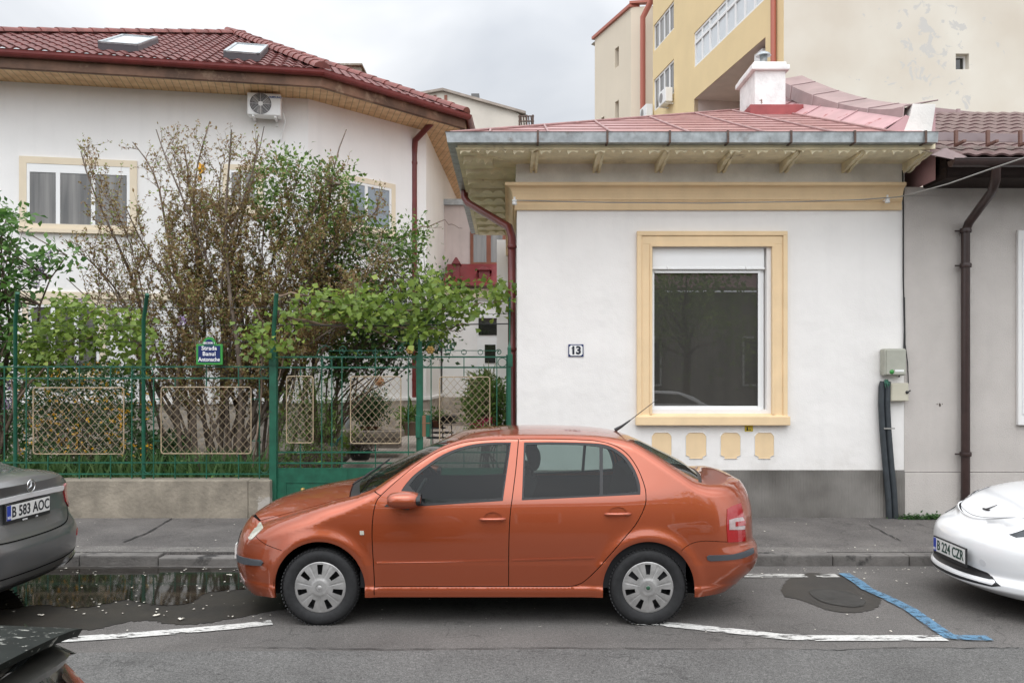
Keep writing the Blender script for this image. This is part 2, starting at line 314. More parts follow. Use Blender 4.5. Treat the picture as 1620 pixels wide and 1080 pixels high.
def wet():
    m,t,b,L=nodes_mat('wet_asphalt'); nd=t.nodes.new
    g=nd('ShaderNodeNewGeometry'); n=nd('ShaderNodeTexNoise'); n.inputs['Scale'].default_value=2.5; n.inputs['Detail'].default_value=8; n.inputs['Roughness'].default_value=.7; L(g.outputs['Position'],n.inputs['Vector'])
    r=nd('ShaderNodeValToRGB'); e=r.color_ramp.elements; e[0].position=.35; e[0].color=(.016,.014,.012,1); e[1].position=.7; e[1].color=(.036,.030,.023,1); L(n.outputs[0],r.inputs[0]); L(r.outputs[0],b.inputs['Base Color'])
    b.inputs['Roughness'].default_value=.5; b.inputs['Specular IOR Level'].default_value=.5
    n2=nd('ShaderNodeTexNoise'); n2.inputs['Scale'].default_value=120; L(g.outputs['Position'],n2.inputs['Vector'])
    bp=nd('ShaderNodeBump'); bp.inputs['Strength'].default_value=.4; bp.inputs['Distance'].default_value=.003; L(n2.outputs[0],bp.inputs['Height']); L(bp.outputs[0],b.inputs['Normal'])
    return m
M['wet']=wet()
M['water']=mat('puddle_water',(0.016,0.013,0.010),0.05,spec=0.5,var=0.4,vscale=3,bump=0.03,bscale=8)
# ---------------------------------------------------------------- ground, road, pavement, kerb
KY=8.13; SWZ=0.10; FY=10.3
mb=MB(); mb.quad((-400,-400,-0.03),(400,-400,-0.03),(400,400,-0.03),(-400,400,-0.03)); tag(mb.build('ground',mat('far_ground',(0.10,0.095,0.085),0.9,var=0.2,vscale=0.3)),kind='structure')
mb=MB(); mb.grid(lambda u,v:(-40+80*u,-14+(KY+14.0)*v,0.0),40,12); tag(mb.build('road',M['asphalt']),kind='structure')
mb=MB()
seam=[(-40,G(0,1040).y)]+[(G(px,py).x,G(px,py).y) for px,py in [(0,1036),(110,1033),(350,1030),(600,1030),(850,1027),(1100,1028),(1350,1027),(1620,1024)]]+[(40,5.45)]
for (a,b) in zip(seam,seam[1:]): mb.quad((a[0],-12,0.004),(b[0],-12,0.004),(b[0],b[1],0.004),(a[0],a[1],0.004))
tag(mb.build('road_lane',M['asphalt2']),kind='structure')
mb=MB()
cr=[(G(px,py).x,G(px,py).y) for px,py in [(380,1024),(500,1025.5),(640,1028),(760,1026),(900,1025),(1080,1027),(1230,1026),(1330,1029),(1420,1025),(1560,1026),(1620,1025)]]
cc=[]
for (a,b) in zip(cr,cr[1:]):
    for k in range(8): cc.append((a[0]+(b[0]-a[0])*k/8,a[1]+(b[1]-a[1])*k/8+random.uniform(-.012,.012)))
for (a,b) in zip(cc,cc[1:]):
    wd=0.002+0.004*random.random(); mb.quad((a[0],a[1]-wd,0.008),(b[0],b[1]-wd,0.008),(b[0],b[1]+wd,0.008),(a[0],a[1]+wd,0.008))
tag(mb.build('road_crack',mat('crack_tar',(.03,.028,.027),.9)),kind='structure')
mb=MB(); mb.box((-40,KY+0.16,-0.02),(40,FY+0.05,SWZ)); tag(mb.build('pavement',M['pavement']),kind='structure')
mb=MB(); mb.grid(lambda u,v:(-40+80*u,KY+0.16+(0.27+0.05*math.sin(u*90))*v,SWZ+0.004),200,1); tag(mb.build('pavement_edge',M['paveedge']),kind='structure')
# kerb stones: one mesh, individual blocks with worn edges
mb=MB(); x=-14.0
while x<14:
    L_=random.uniform(0.72,1.0); dz=random.uniform(-.006,.006); dy=random.uniform(-.006,.006)
    px=CX+FPX*(x+L_/2)/KY
    if 300<px<420: dz-=0.03
    mb.box((x+.004,KY+dy,-0.02),(x+L_-.004,KY+0.157+dy,SWZ+0.006+dz),0.014); x+=L_
tag(mb.build('kerb',M['kerb']),kind='structure')
mb=MB()   # broken asphalt smeared over kerb
def blob(mb,c,rx,ry,z,n=28,j=0.25,seed=0):
    rr=random.Random(seed); ph=[rr.uniform(0,6.28) for _ in range(5)]
    ps=[]
    for k in range(n):
        a=2*math.pi*k/n; f=1+j*(math.sin(2*a+ph[0])*.5+math.sin(3*a+ph[1])*.35+math.sin(5*a+ph[2])*.25+math.sin(9*a+ph[3])*.12)
        ps.append((c[0]+rx*f*math.cos(a),c[1]+ry*f*math.sin(a),z))
    mb.add([(c[0],c[1],z)]+ps,[(0,1+k,1+(k+1)%n) for k in range(n)])
# pavement cracks
def crack(mb,pts,z,w0=.006,seed=1):
    rr=random.Random(seed); q=[]
    for a,b in zip(pts,pts[1:]):
        for k in range(7): q.append((a[0]+(b[0]-a[0])*k/7+rr.uniform(-.01,.01),a[1]+(b[1]-a[1])*k/7+rr.uniform(-.008,.008)))
    q.append(pts[-1])
    for a,b in zip(q,q[1:]):
        d=Vector((b[0]-a[0],b[1]-a[1],0)); 
        if d.length<1e-5: continue
        n=Vector((-d.y,d.x,0)).normalized()*w0*rr.uniform(.5,1.6)
        mb.quad((a[0]-n.x,a[1]-n.y,z),(b[0]-n.x,b[1]-n.y,z),(b[0]+n.x,b[1]+n.y,z),(a[0]+n.x,a[1]+n.y,z))
def g2(px,py,z): p=G(px,py,z); return (p.x,p.y)
crack(mb,[g2(196,858,.1),g2(235,842,.1),(g2(272,820,.1))],SWZ+.009,.009,3)
crack(mb,[g2(1375,830,.1),g2(1405,846,.1),(g2(1425,856,.1))],SWZ+.009,.006,4)
crack(mb,[g2(1450,828,.1),g2(1490,842,.1)],SWZ+.009,.005,5)
tag(mb.build('pavement_crack',MATS['crack_tar']),kind='structure')
# road markings
def line(name,pts,wid,m,z=0.008):
    mb=MB(); P=[G(*p) for p in pts]; l=[];r=[]
    for i,p in enumerate(P):
        d=(P[min(i+1,len(P)-1)]-P[max(i-1,0)]).normalized(); n=Vector((-d.y,d.x,0))
        l.append(p+n*wid/2); r.append(p-n*wid/2)
    for i in range(len(P)-1):
        a,b,c,d=[Vector((q.x,q.y,z)) for q in (r[i],r[i+1],l[i+1],l[i])]; mb.quad(a,b,c,d)
    return tag(mb.build(name,m),kind='structure')
line('road_marking_white',[(-60,1016),(108,1012),(200,1006),(300,998),(380,991),(430,985)],0.125,M['linewhite'])
line('road_marking_white',[(1000,984),(1075,990),(1130,996),(1180,1001),(1240,1008),(1280,1010),(1400,1010),(1494,1010)],0.125,M['linewhite'],0.008)
line('road_marking_white',[(1165,911),(1275,911)],0.13,M['linewhite2'],0.008)
line('road_marking_white',[(1290,911),(1325,911)],0.13,M['linewhite2'],0.008)
line('road_marking_blue',[(1335,908),(1358,922),(1372,933),(1400,945),(1440,965),(1475,990),(1500,1007)],0.105,M['lineblue'],0.012)
line('road_marking_blue',[(1490,1007),(1520,1010),(1566,1011)],0.11,M['lineblue'],0.0125)
# puddles
def polyz(mb,pts,z,j=0.0,sub=4,seed=0):
    rr=random.Random(seed); P=[G(*p) for p in pts]; q=[]
    n=len(P)
    for i in range(n):
        a,b,c,d=P[i-1],P[i],P[(i+1)%n],P[(i+2)%n]
        for k in range(sub):
            t=k/sub; p=0.5*((2*b)+(-a+c)*t+(2*a-5*b+4*c-d)*t*t+(-a+3*b-3*c+d)*t**3)
            q.append((p.x+rr.uniform(-j,j),p.y+rr.uniform(-j,j)*1.5,z))
    mb.add(q,[tuple(range(len(q)))])
mb=MB(); polyz(mb,[(-260,897),(0,897),(200,897),(380,898),(470,905),(560,930),(470,958),(400,972),(330,985),(280,988),(240,982),(200,984),(150,995),(90,998),(0,1002),(-200,1000)],0.0045,0.016,12,2)
polyz(mb,[(1240,925),(1262,908),(1310,908),(1345,915),(1385,935),(1393,952),(1380,964),(1350,969),(1310,965),(1270,950),(1240,942)],0.0045,0.010,10,3)
tag(mb.build('wet_patch',M['wet']),kind='structure')
mb=MB(); polyz(mb,[(-200,900),(0,901),(200,900),(372,900),(400,910),(395,930),(330,938),(300,955),(250,958),(200,950),(130,962),(60,958),(0,965),(-200,968)],0.0085,0.014,12,5)
tag(mb.build('puddle_water',M['water']),kind='structure')
mb=MB(); polyz(mb,[(1280,935),(1310,933),(1345,938),(1368,950),(1362,960),(1330,959),(1295,950)],0.0085,0.004,5,6); tag(mb.build('damp_patch',mat('damp_asphalt',(.030,.028,.025),.6,var=.3,vscale=8)),kind='structure')
# fallen petals and grit: stuff
mb=MB(); rr=random.Random(4)
def petal(x,y,z,s):
    a=rr.uniform(0,6.28); p=[]
    for k in range(5):
        b=a+k*1.2566; r=s*rr.uniform(.5,1.2); p.append((x+r*math.cos(b),y+r*math.sin(b),z+rr.uniform(0.001,s*.5)))
    mb.add(p,[(0,1,2,3,4)])
for _ in range(420):
    px=rr.uniform(-50,1650); u=rr.random()
    if u<.40: py=rr.gauss(900,4); z=.006
    elif u<.75: py=rr.uniform(905,1000); z=.010
    else: py=rr.uniform(822,875); z=SWZ+.006
    if u<.75 and py<897: continue
    if .4<u<.75 and px>420 and rr.random()<.6: continue
    p=G(px,py,z); petal(p.x,p.y,z+.002,rr.choice([.006,.008,.01,.014]))
for _ in range(45):
    p=G(rr.uniform(100,470),rr.uniform(920,975),.01); petal(p.x,p.y,.011,rr.uniform(.006,.012))
for (px,py) in [(361,909),(64,973),(286,979),(248,973)]:
    for k in range(4):
        p=G(px+rr.uniform(-4,4),py+rr.uniform(-1,1),.01); petal(p.x,p.y,.012,.016)
tag(mb.build('fallen_petals',mat('petals',(0.62,0.58,0.50),.8,var=.3,vscale=30)),kind='stuff')
# ---------------------------------------------------------------- car body library
class Curve:
    def __init__(s,pts):
        p=sorted(pts); s.x=np.array([a for a,_ in p],float); s.y=np.array([b for _,b in p],float)
        h=np.diff(s.x); d=np.diff(s.y)/h; n=len(s.x); m=np.zeros(n)
        if n>2:
            for i in range(1,n-1):
                if d[i-1]*d[i]>0: w1=2*h[i]+h[i-1]; w2=h[i]+2*h[i-1]; m[i]=(w1+w2)/(w1/d[i-1]+w2/d[i])
        m[0]=d[0]; m[-1]=d[-1]; s.m=m
    def __call__(s,x):
        x=np.asarray(x,float); xc=np.clip(x,s.x[0],s.x[-1]); i=np.clip(np.searchsorted(s.x,xc)-1,0,len(s.x)-2)
        h=s.x[i+1]-s.x[i]; t=(xc-s.x[i])/h
        return (s.y[i]*(2*t**3-3*t*t+1)+s.m[i]*h*(t**3-2*t*t+t)+s.y[i+1]*(-2*t**3+3*t*t)+s.m[i+1]*h*(t**3-t*t))
def sig(x): return 1/(1+np.exp(-np.clip(x,-40,40)))
def se(d,L,n): return (1-(1-np.clip(d/L,0,1))**n)**(1/n)
def sei(q,L,n): return L*(1-(1-np.clip(q,0,1)**n)**(1/n))
class Body:
    """outer skin of a car: front points to -x, near side is -y. W(x,z) half width; top patch; end caps"""
    def __init__(s,**k): s.__dict__.update(k)
    def W0(s,x,z):
        x=np.asarray(x,float); z=np.asarray(z,float)
        zb=s.zbelt(x)
        e=z-zb; sp=s.bw*np.log1p(np.exp(np.clip(e/s.bw,-30,30)))
        W=s.Wmax-s.barrel*((z-sp-s.zmid)/0.5)**2*np.where(z<s.zmid,s.lowbarrel,1.0)
        W=W-s.tum(x)*sp
        for (cx,cz,rr,a,sg) in s.arch:
            r=np.hypot(x-cx,z-cz); W=W+a*np.exp(-((r-rr)/sg)**2)
        for (z0,wd,am) in s.steps: W=W+am*sig((z0-z)/wd)
        return W
    def W(s,x,z):
        x=np.asarray(x,float); z=np.asarray(z,float)
        W=s.W0(x,z)*se(x-s.xf(z),s.Lf,s.nf)*se(s.xr(z)-x,s.Lr,s.nr)
        rz=s.rz(x); ry=s.ry(x); q=np.clip((z-(s.ze(x)-rz))/rz,0,1)
        return W-ry*(1-np.sqrt(np.maximum(1-q*q,0)))
    def xfe(s,z): return s.xf(z)+sei(s.qf,s.Lf,s.nf)
    def xre(s,z): return s.xr(z)-sei(s.qr,s.Lr,s.nr)
    def side(s,x,z): return np.stack([x,-s.W(x,z),z],-1)
    def setup(s):
        # ends of the top patch in x
        u=-5.0; 
        xs=np.linspace(s.x0,s.x1,2000); f=xs-s.xfe(s.ze(xs)); s.u0=float(xs[np.argmax(f>0)])
        g=s.xre(s.ze(xs))-xs; s.u1=float(xs[len(xs)-1-np.argmax(g[::-1]>0)])
    def capx(s,front,e,z):   # x of the end skin at fraction e across, height z
        ue=s.u0 if front else s.u1; xf=s.xf if front else s.xr; q=s.qf if front else s.qr; n=s.nf if front else s.nr; Ln=s.Lf if front else s.Lr
        t=1-np.clip(np.abs(e),0,1); zt=s.topz_end(front,t); z0=s.zb(ue); v=np.clip((z-z0)/(zt-z0),0,1)
        d=Ln*(1-(1-np.clip(np.abs(e)*q,0,.9995)**n)**(1/n)); x=xf(z)-(xf(zt)-xf(s.ze(ue)))*v**3
        return x+d if front else x-d
    def endW(s,front,z):
        ue=s.u0 if front else s.u1; zz=np.minimum(z,s.ze(ue)-1e-4); xe=(s.xfe if front else s.xre)(zz); return s.W(xe,zz)
    def cap_x(s,front,y,z): return s.capx(front,y/np.maximum(s.endW(front,z),1e-4),z)
    def cap(s,front,e,v):
        ue=s.u0 if front else s.u1; t=1-np.abs(e); zt=s.topz_end(front,t); z0=s.zb(ue); z=z0+v*(zt-z0)
        return np.stack([s.capx(front,e,z),e*s.endW(front,z),z],-1)
    def bend(s,front,t):
        q=s.qf if front else s.qr; n=s.nf if front else s.nr; Ln=s.Lf if front else s.Lr
        return Ln*((1-(1-q**n)**(1/n))-(1-(1-((1-t)*q)**n)**(1/n)))
    def h(s,t): return 1-(1-t)**s.p
    def xact(s,u,t):
        lf,lr=s.blendf,s.blendr
        a=np.clip(1-(u-s.u0)/lf,0,1)**2*s.bend(True,t); b=np.clip(1-(s.u1-u)/lr,0,1)**2*s.bend(False,t)
        return u-a+b
    def topz(s,u,t): return s.ze(u)*(1-s.h(t))+s.zc(s.xact(u,t))*s.h(t)
    def topz_end(s,front,t): u=s.u0 if front else s.u1; return s.topz(u+0*t,t)
    def top(s,u,tt):      # tt in [-1,1]: -1 near edge, 0 centre, 1 far edge
        t=1-np.abs(tt); We=s.W(u,s.ze(u)-1e-4); x=s.xact(u,t)
        return np.stack([x,tt*We,s.topz(u,t)],-1)
    def side_pt(s,x,z,off=0.0):
        p=s.side(np.array([x]),np.array([z]))[0]; 
        if off: p=p+s.nrm(s.side,np.array([x]),np.array([z]))[0]*off
        return Vector(p)
    def nrm(s,fn,a,b,e=2e-3):
        A=fn(a+e,b)-fn(a-e,b); B=fn(a,b+e)-fn(a,b-e); n=np.cross(A,B); l=np.linalg.norm(n,axis=-1,keepdims=True); return n/np.maximum(l,1e-9)
def inpoly(P,poly):
    x,y=P[:,0],P[:,1]; c=np.zeros(len(P),bool); n=len(poly); j=n-1
    for i in range(n):
        xi,yi=poly[i]; xj,yj=poly[j]
        k=((yi>y)!=(yj>y))
        with np.errstate(divide='ignore',invalid='ignore'): c^=k&(x<(xj-xi)*(y-yi)/(yj-yi+1e-15)+xi)
        j=i
    return c
def resamp(poly,step,closed=True):
    out=[]; n=len(poly)
    for i in range(n if closed else n-1):
        a=np.array(poly[i],float); b=np.array(poly[(i+1)%n],float); L=np.linalg.norm(b-a); k=max(1,int(math.ceil(L/step)))
        for q in range(k): out.append(tuple(a+(b-a)*q/k))
    if not closed: out.append(tuple(poly[-1]))
    return out
def smoothpoly(P,closed=True,sub=5):
    P=[np.array(p,float) for p in P]; n=len(P); out=[]
    for i in range(n if closed else n-1):
        g=lambda k: P[k%n] if closed else P[min(max(k,0),n-1)]
        a,b,c,d=g(i-1),g(i),g(i+1),g(i+2)
        for k in range(sub):
            t=k/sub; out.append(tuple(0.5*((2*b)+(-a+c)*t+(2*a-5*b+4*c-d)*t*t+(-a+3*b-3*c+d)*t**3)))
    if not closed: out.append(tuple(P[-1]))
    return out
def thick(line,w):   # polyline -> strip polygon
    P=[np.array(p,float) for p in line]; l=[];r=[]
    for i in range(len(P)):
        d=P[min(i+1,len(P)-1)]-P[max(i-1,0)]; d/=np.linalg.norm(d)+1e-12; n=np.array([-d[1],d[0]])*w/2; l.append(tuple(P[i]+n)); r.append(tuple(P[i]-n))
    return l+r[::-1]
def cdt(domain,polys,pts,lines=(),step=0.05):
    V=[];E=[]
    def addp(poly,closed=True):
        q=resamp(poly,step,closed); b=len(V); V.extend(q); n=len(q)
        E.extend([(b+i,b+(i+1)%n) for i in range(n if closed else n-1)])
    addp(domain)
    for p in polys: addp(p)
    for l in lines: addp(l,False)
    pts=np.asarray(pts); pts=pts[inpoly(pts,domain)] if len(pts) else pts
    V.extend([tuple(p) for p in pts])
    r=delaunay_2d_cdt([Vector(v) for v in V],E,[],0,1e-5)
    vo=np.array([tuple(v) for v in r[0]]); fo=np.array([f for f in r[2] if len(f)==3],int)
    cen=vo[fo].mean(1); k=inpoly(cen,domain); fo=fo[k]; cen=cen[k]
    a=vo[fo[:,1]]-vo[fo[:,0]]; b=vo[fo[:,2]]-vo[fo[:,0]]; ar=a[:,0]*b[:,1]-a[:,1]*b[:,0]
    fo=np.where((ar<0)[:,None],fo[:,::-1],fo); ok=np.abs(ar)>1e-9
    return vo,fo[ok],cen[ok]
def mkmesh(name,V,Fc,Nn,mats,parent,mirror=False,smooth=True,kind=None,thickness=0.0):
    V=np.array(V,float); Nn=np.array(Nn,float); Fc=np.array(Fc,int)
    if mirror: V=V*[1,-1,1]; Nn=Nn*[1,-1,1]; Fc=Fc[:,::-1]
    used=np.unique(Fc); mp=-np.ones(len(V),int); mp[used]=np.arange(len(used)); V=V[used]; Nn=Nn[used]; Fc=mp[Fc]
    faces=[tuple(f) for f in Fc.tolist()]; n=len(V); vs=V.tolist(); nn=Nn.tolist()
    if thickness:
        # skirts along open borders, turned inward
        from collections import Counter
        ec=Counter()
        for f in faces:
            for i in range(3): a,b=f[i],f[(i+1)%3]; ec[(min(a,b),max(a,b))]+=1
        for f in list(faces):
            for i in range(3):
                a,b=f[i],f[(i+1)%3]
                if ec[(min(a,b),max(a,b))]==1:
                    k=len(vs)
                    pa,pb=V[a],V[b]; ia=pa-Nn[a]*thickness; ib=pb-Nn[b]*thickness
                    fn=np.cross(pb-pa,ia-pa); fn=-fn/(np.linalg.norm(fn)+1e-12)
                    vs+= [pa.tolist(),pb.tolist(),ib.tolist(),ia.tolist()]; nn+=[fn.tolist()]*4
                    faces.append((k+1,k,k+3,k+2))
    me=bpy.data.meshes.new(name); me.from_pydata(vs,[],faces); me.polygons.foreach_set('use_smooth',[True]*len(faces))
    for m in (mats if isinstance(mats,(list,tuple)) else [mats]): me.materials.append(m)
    me.update(); me.normals_split_custom_set_from_vertices(nn)
    o=bpy.data.objects.new(name,me); sc.collection.objects.link(o); o.parent=parent
    if kind: o['kind']=kind
    return o
def skin(fn,sgn,V2,off=0.0):
    a,b=V2[:,0],V2[:,1]; P=fn(a,b); n=BODY.nrm(fn,a,b)*sgn
    return P+n*off,n
def drape(fn,sgn,poly,off,name,m,parent,step=0.02,mirror=False,thick_=0.0,flipuv=False):
    """thin panel that follows the skin; poly is in the patch's own two parameters"""
    global BODY
    P=np.array(poly); lo=P.min(0); hi=P.max(0); g=np.array([(x,y) for x in np.arange(lo[0]+step/2,hi[0],step) for y in np.arange(lo[1]+step/2,hi[1],step)]) if step<1 else np.zeros((0,2))
    V,Fc,_=cdt(list(map(tuple,poly)),[],g,step=step); X,n=skin(fn,sgn,V,off)
    if sgn<0: Fc=Fc[:,::-1]
    return mkmesh(name,X,Fc,n,m,parent,mirror,thickness=thick_)
def carpaint(name,col,flake=0.25,rough=0.32,coat=1.0,col2=None,dust=0.0,metal=0.45):
    m,t,b,L=nodes_mat(name); nd=t.nodes.new
    b.inputs['Base Color'].default_value=(*col,1); b.inputs['Metallic'].default_value=metal; b.inputs['Roughness'].default_value=rough; b.inputs['Coat Weight'].default_value=coat; b.inputs['Coat Roughness'].default_value=0.015; b.inputs['Coat IOR'].default_value=1.62
    tc=nd('ShaderNodeTexCoord')
    if dust:
        n=nd('ShaderNodeTexNoise'); n.inputs['Scale'].default_value=5; n.inputs['Detail'].default_value=8; n.inputs['Roughness'].default_value=.7; L(tc.outputs['Object'],n.inputs['Vector'])
        r=nd('ShaderNodeMapRange'); r.inputs[1].default_value=.35; r.inputs[2].default_value=.75; r.inputs[3].default_value=0; r.inputs[4].default_value=dust; L(n.outputs[0],r.inputs[0])
        mx=nd('ShaderNodeMix'); mx.data_type='RGBA'; L(r.outputs[0],mx.inputs[0]); mx.inputs[6].default_value=(*col,1); mx.inputs[7].default_value=(.17,.15,.13,1); L(mx.outputs[2],b.inputs['Base Color'])
        ma=nd('ShaderNodeMath'); ma.operation='MULTIPLY_ADD'; L(r.outputs[0],ma.inputs[0]); ma.inputs[1].default_value=.8; ma.inputs[2].default_value=.04; L(ma.outputs[0],b.inputs['Coat Roughness'])
    return m
M['lampred']=mat('lamp_red',(0.34,0.006,0.008),0.08,coat=1.0)
M['lampwhite']=mat('lamp_white',(0.42,0.33,0.32),0.1,coat=1.0,var=.1,vscale=30)
M['lampclear']=mat('lamp_clear',(0.50,0.49,0.42),0.12,coat=1.0,var=.12,vscale=14)
M['carglass']=glassmat('car_glass',(0.46,0.54,0.52),0.012)
M['carglassdark']=mat('car_glass_dark',(0.012,0.014,0.014),0.04,spec=.8)
M['interior']=mat('car_interior',(0.028,0.028,0.030),0.95,spec=.08)
M['trimgrey']=mat('bumper_strip',(0.055,0.06,0.068),0.5,var=.1)
M['plate_white']=mat('plate_white',(0.72,0.72,0.70),0.35)
M['plate_blue']=mat('plate_blue',(0.02,0.05,0.36),0.4)
def tyre_profile(R0,w,rim):
    h=w/2; return [(rim,-h*.72),(rim+.012,-h*.86),(rim+(R0-rim)*.5,-h*1.0),(R0-.022,-h*.93),(R0-.006,-h*.74),(R0,-h*.6),(R0,h*.6),(R0-.006,h*.74),(R0-.022,h*.93),(rim+(R0-rim)*.5,h),(rim+.012,h*.86),(rim,h*.72)]
def make_wheel(parent,x,yside,z,R0=.29,w=.175,rim=.187,far=False,cover='slots',hub=None,rot=0.0):
    """yside: y of the outer tyre face (negative = near). wheel > tyre, rim, hubcap"""
    sgn=1 if far else -1; yc=yside-sgn*w/2
    t=MB(); t.lathe(tyre_profile(R0,w,rim),(x,yc,z),'Y',64)
    for k in range(64):      # tread blocks
        a=2*math.pi*k/64
        for yy in (-.3,.3):
            c=Vector((x+math.cos(a)*(R0+.001),yc+yy*w,z+math.sin(a)*(R0-.002))); rad=Vector((math.cos(a),0,math.sin(a))); tg=Vector((-math.sin(a),0,math.cos(a)))
            t.obox(c,rad,(tg+Vector((0,.5*(1 if yy>0 else -1),0))),Vector((0,1,0)),.0035,.007,w*.17)
    wl=t.build('wheel',M['rubber'],parent,local=True)
    r=MB(); r.lathe([(rim+.004,sgn*w*.36),(rim-.012,sgn*w*.34),(rim-.02,sgn*w*.1),(rim-.03,-sgn*w*.3),(0.01,-sgn*w*.3)],(x,yc,z),'Y',40)
    r.lathe([(0.001,sgn*w*.05),(rim-.02,sgn*w*.05)],(x,yc,z),'Y',40)
    r.build('rim',M['black'],wl,local=True)
    c=MB(); n=140; rs=[.03,.05,.058,.066,.082,.10,.112,.125,.14,.152,.163,.172,.182,rim+.004,rim+.010]
    def dep(rr,k):
        base=sgn*w*(.40 +.10*math.cos(min(rr/ rim,1)*1.5))
        ph=(k%20)/20.0; gr=0
        if .07<rr<.18 and abs(ph-.0)<.03: gr=.004
        if rr<.06: return base+sgn*.004
        return base-sgn*gr
    vs=[]
    for rr in rs:
        for k in range(n):
            a=rot+2*math.pi*k/n; vs.append((x+rr*math.cos(a),yc+dep(rr,(k+10)%140) - (sgn*.012 if rr>rim+.006 else 0),z+rr*math.sin(a)))
    fs=[]
    for i in range(len(rs)-1):
        for k in range(n):
            ph=((k+10.5)%20)/20-.5    # slot centre at 0
            rm=(rs[i]+rs[i+1])/2; ang=abs(ph)*2*math.pi/7*rm
            if .092<rm<.168 and ang<.011+ (rm-.09)*.16: continue
            f=(i*n+k,i*n+(k+1)%n,(i+1)*n+(k+1)%n,(i+1)*n+k); fs.append(f if sgn<0 else f[::-1])
    c.add(vs,fs,True); c.lathe([(0.001,sgn*w*.507),(.024,sgn*w*.505),(.031,sgn*w*.495)],(x,yc,z),'Y',24); 
    hc=c.build('hubcap',M['silver'],wl,local=True)
    if hub: 
        e=MB(); e.lathe([(0.001,sgn*(w*.507+.002)),(.014,sgn*(w*.507+.002)),(.016,sgn*w*.505)],(x,yc,z),'Y',20); eo=e.build('centre_badge',hub,wl,local=True)
    return wl
# ---------------------------------------------------------------- the orange sedan
YC=7.02; XO=-1.408
def Cc(px,py,Y=7.10): return (fx(px,Y)-XO, fz(py,Y))
zc=Curve([(-.86,.50),(-.80,.61),(-.752,.675),(-.696,.732),(-.62,.785),(-.529,.833),(-.4,.878),(-.289,.910),(-.066,.960),(.10,.99),(.2,1.02),(.30,1.07),(.5,1.165),(.7,1.258),(.9,1.338),(.99,1.378),(1.142,1.421),(1.392,1.443),(1.655,1.449),(2.026,1.438),(2.305,1.408),(2.47,1.353),(2.695,1.25),(2.86,1.165),(2.985,1.085),(3.05,1.078),(3.14,1.088),(3.22,1.07),(3.30,1.025),(3.36,.98)])
ze=Curve([(-.80,.50),(-.72,.60),(-.62,.675),(-.55,.705),(-.46,.738),(-.30,.79),(-.118,.845),(.114,.915),(.28,.955),(.38,.99),(.5,1.07),(.7,1.205),(.95,1.345),(1.1,1.385),(1.4,1.412),(1.7,1.416),(2.0,1.41),(2.2,1.395),(2.365,1.36),(2.543,1.262),(2.727,1.141),(2.863,1.062),(2.95,1.042),(3.10,1.036),(3.18,1.02),(3.26,.98)])
zfr=[(.14,-.70),(.20,-.76),(.28,-.80),(.40,-.822),(.47,-.820),(.55,-.80),(.62,-.775),(.68,-.745),(.74,-.70),(.80,-.62)]
xrr=[(.15,3.16),(.22,3.24),(.30,3.34),(.38,3.42),(.45,3.445),(.52,3.44),(.60,3.405),(.70,3.40),(.80,3.395),(.90,3.375),(.98,3.345),(1.06,3.30)]
BODY=B=Body(zc=zc,ze=ze,zb=Curve([(-.9,.165),(-.62,.17),(-.40,.20),(0,.22),(3,.22),(3.2,.22),(3.5,.27)]),
  xf=Curve(zfr),xr=Curve(xrr),Lf=.72,nf=2.25,Lr=.58,nr=2.6,qf=.72,qr=.78,Wmax=.823,barrel=.072,lowbarrel=.5,zmid=.58,
  zbelt=Curve([(-1,.88),(0,.90),(.6,.915),(1.5,.935),(2.3,.96),(2.8,1.0),(3.4,1.0)]),bw=.022,
  tum=Curve([(-1,.2),(.2,.28),(.6,.36),(2.2,.38),(2.7,.30),(3.1,.2),(3.5,.2)]),
  arch=[(0,.285,.375,.016,.05),(2.462,.285,.375,.016,.05)],steps=[(.478,.003,.007),(.286,.006,.016)],
  ry=Curve([(-.9,.10),(-.5,.14),(.1,.13),(.35,.05),(.6,.035),(1.0,.05),(1.6,.06),(2.2,.06),(2.6,.08),(2.9,.10),(3.2,.09),(3.4,.09)]),
  rz=Curve([(-.9,.09),(-.5,.12),(.1,.11),(.35,.06),(.6,.04),(1.0,.045),(1.6,.05),(2.2,.06),(2.6,.08),(2.9,.09),(3.2,.08),(3.4,.08)]),
  p=2.0,blendf=.35,blendr=.22,x0=-.82,x1=3.44)
B.setup()
def S(px,py):   # side picture point -> (x,z) on the near flank
    x,z=fx(px,6.25)-XO,fz(py,6.25)
    for _ in range(12):
        Y=YC-float(B.W(x,z)); x,z=fx(px,Y)-XO,fz(py,Y)
    return (x,z)
def SL(l): return [S(a/2.918+360,b/2.918+640) for a,b in l]
def SR(l): return [S(a/2.918+780,b/2.918+640) for a,b in l]
orange=carpaint('orange_paint',(0.37,0.072,0.022),rough=.38,metal=.62,dust=.0)
car=thing('parked_car','orange four-door saloon parked side-on at the kerb in the middle of the photo','car',(XO,YC,0))
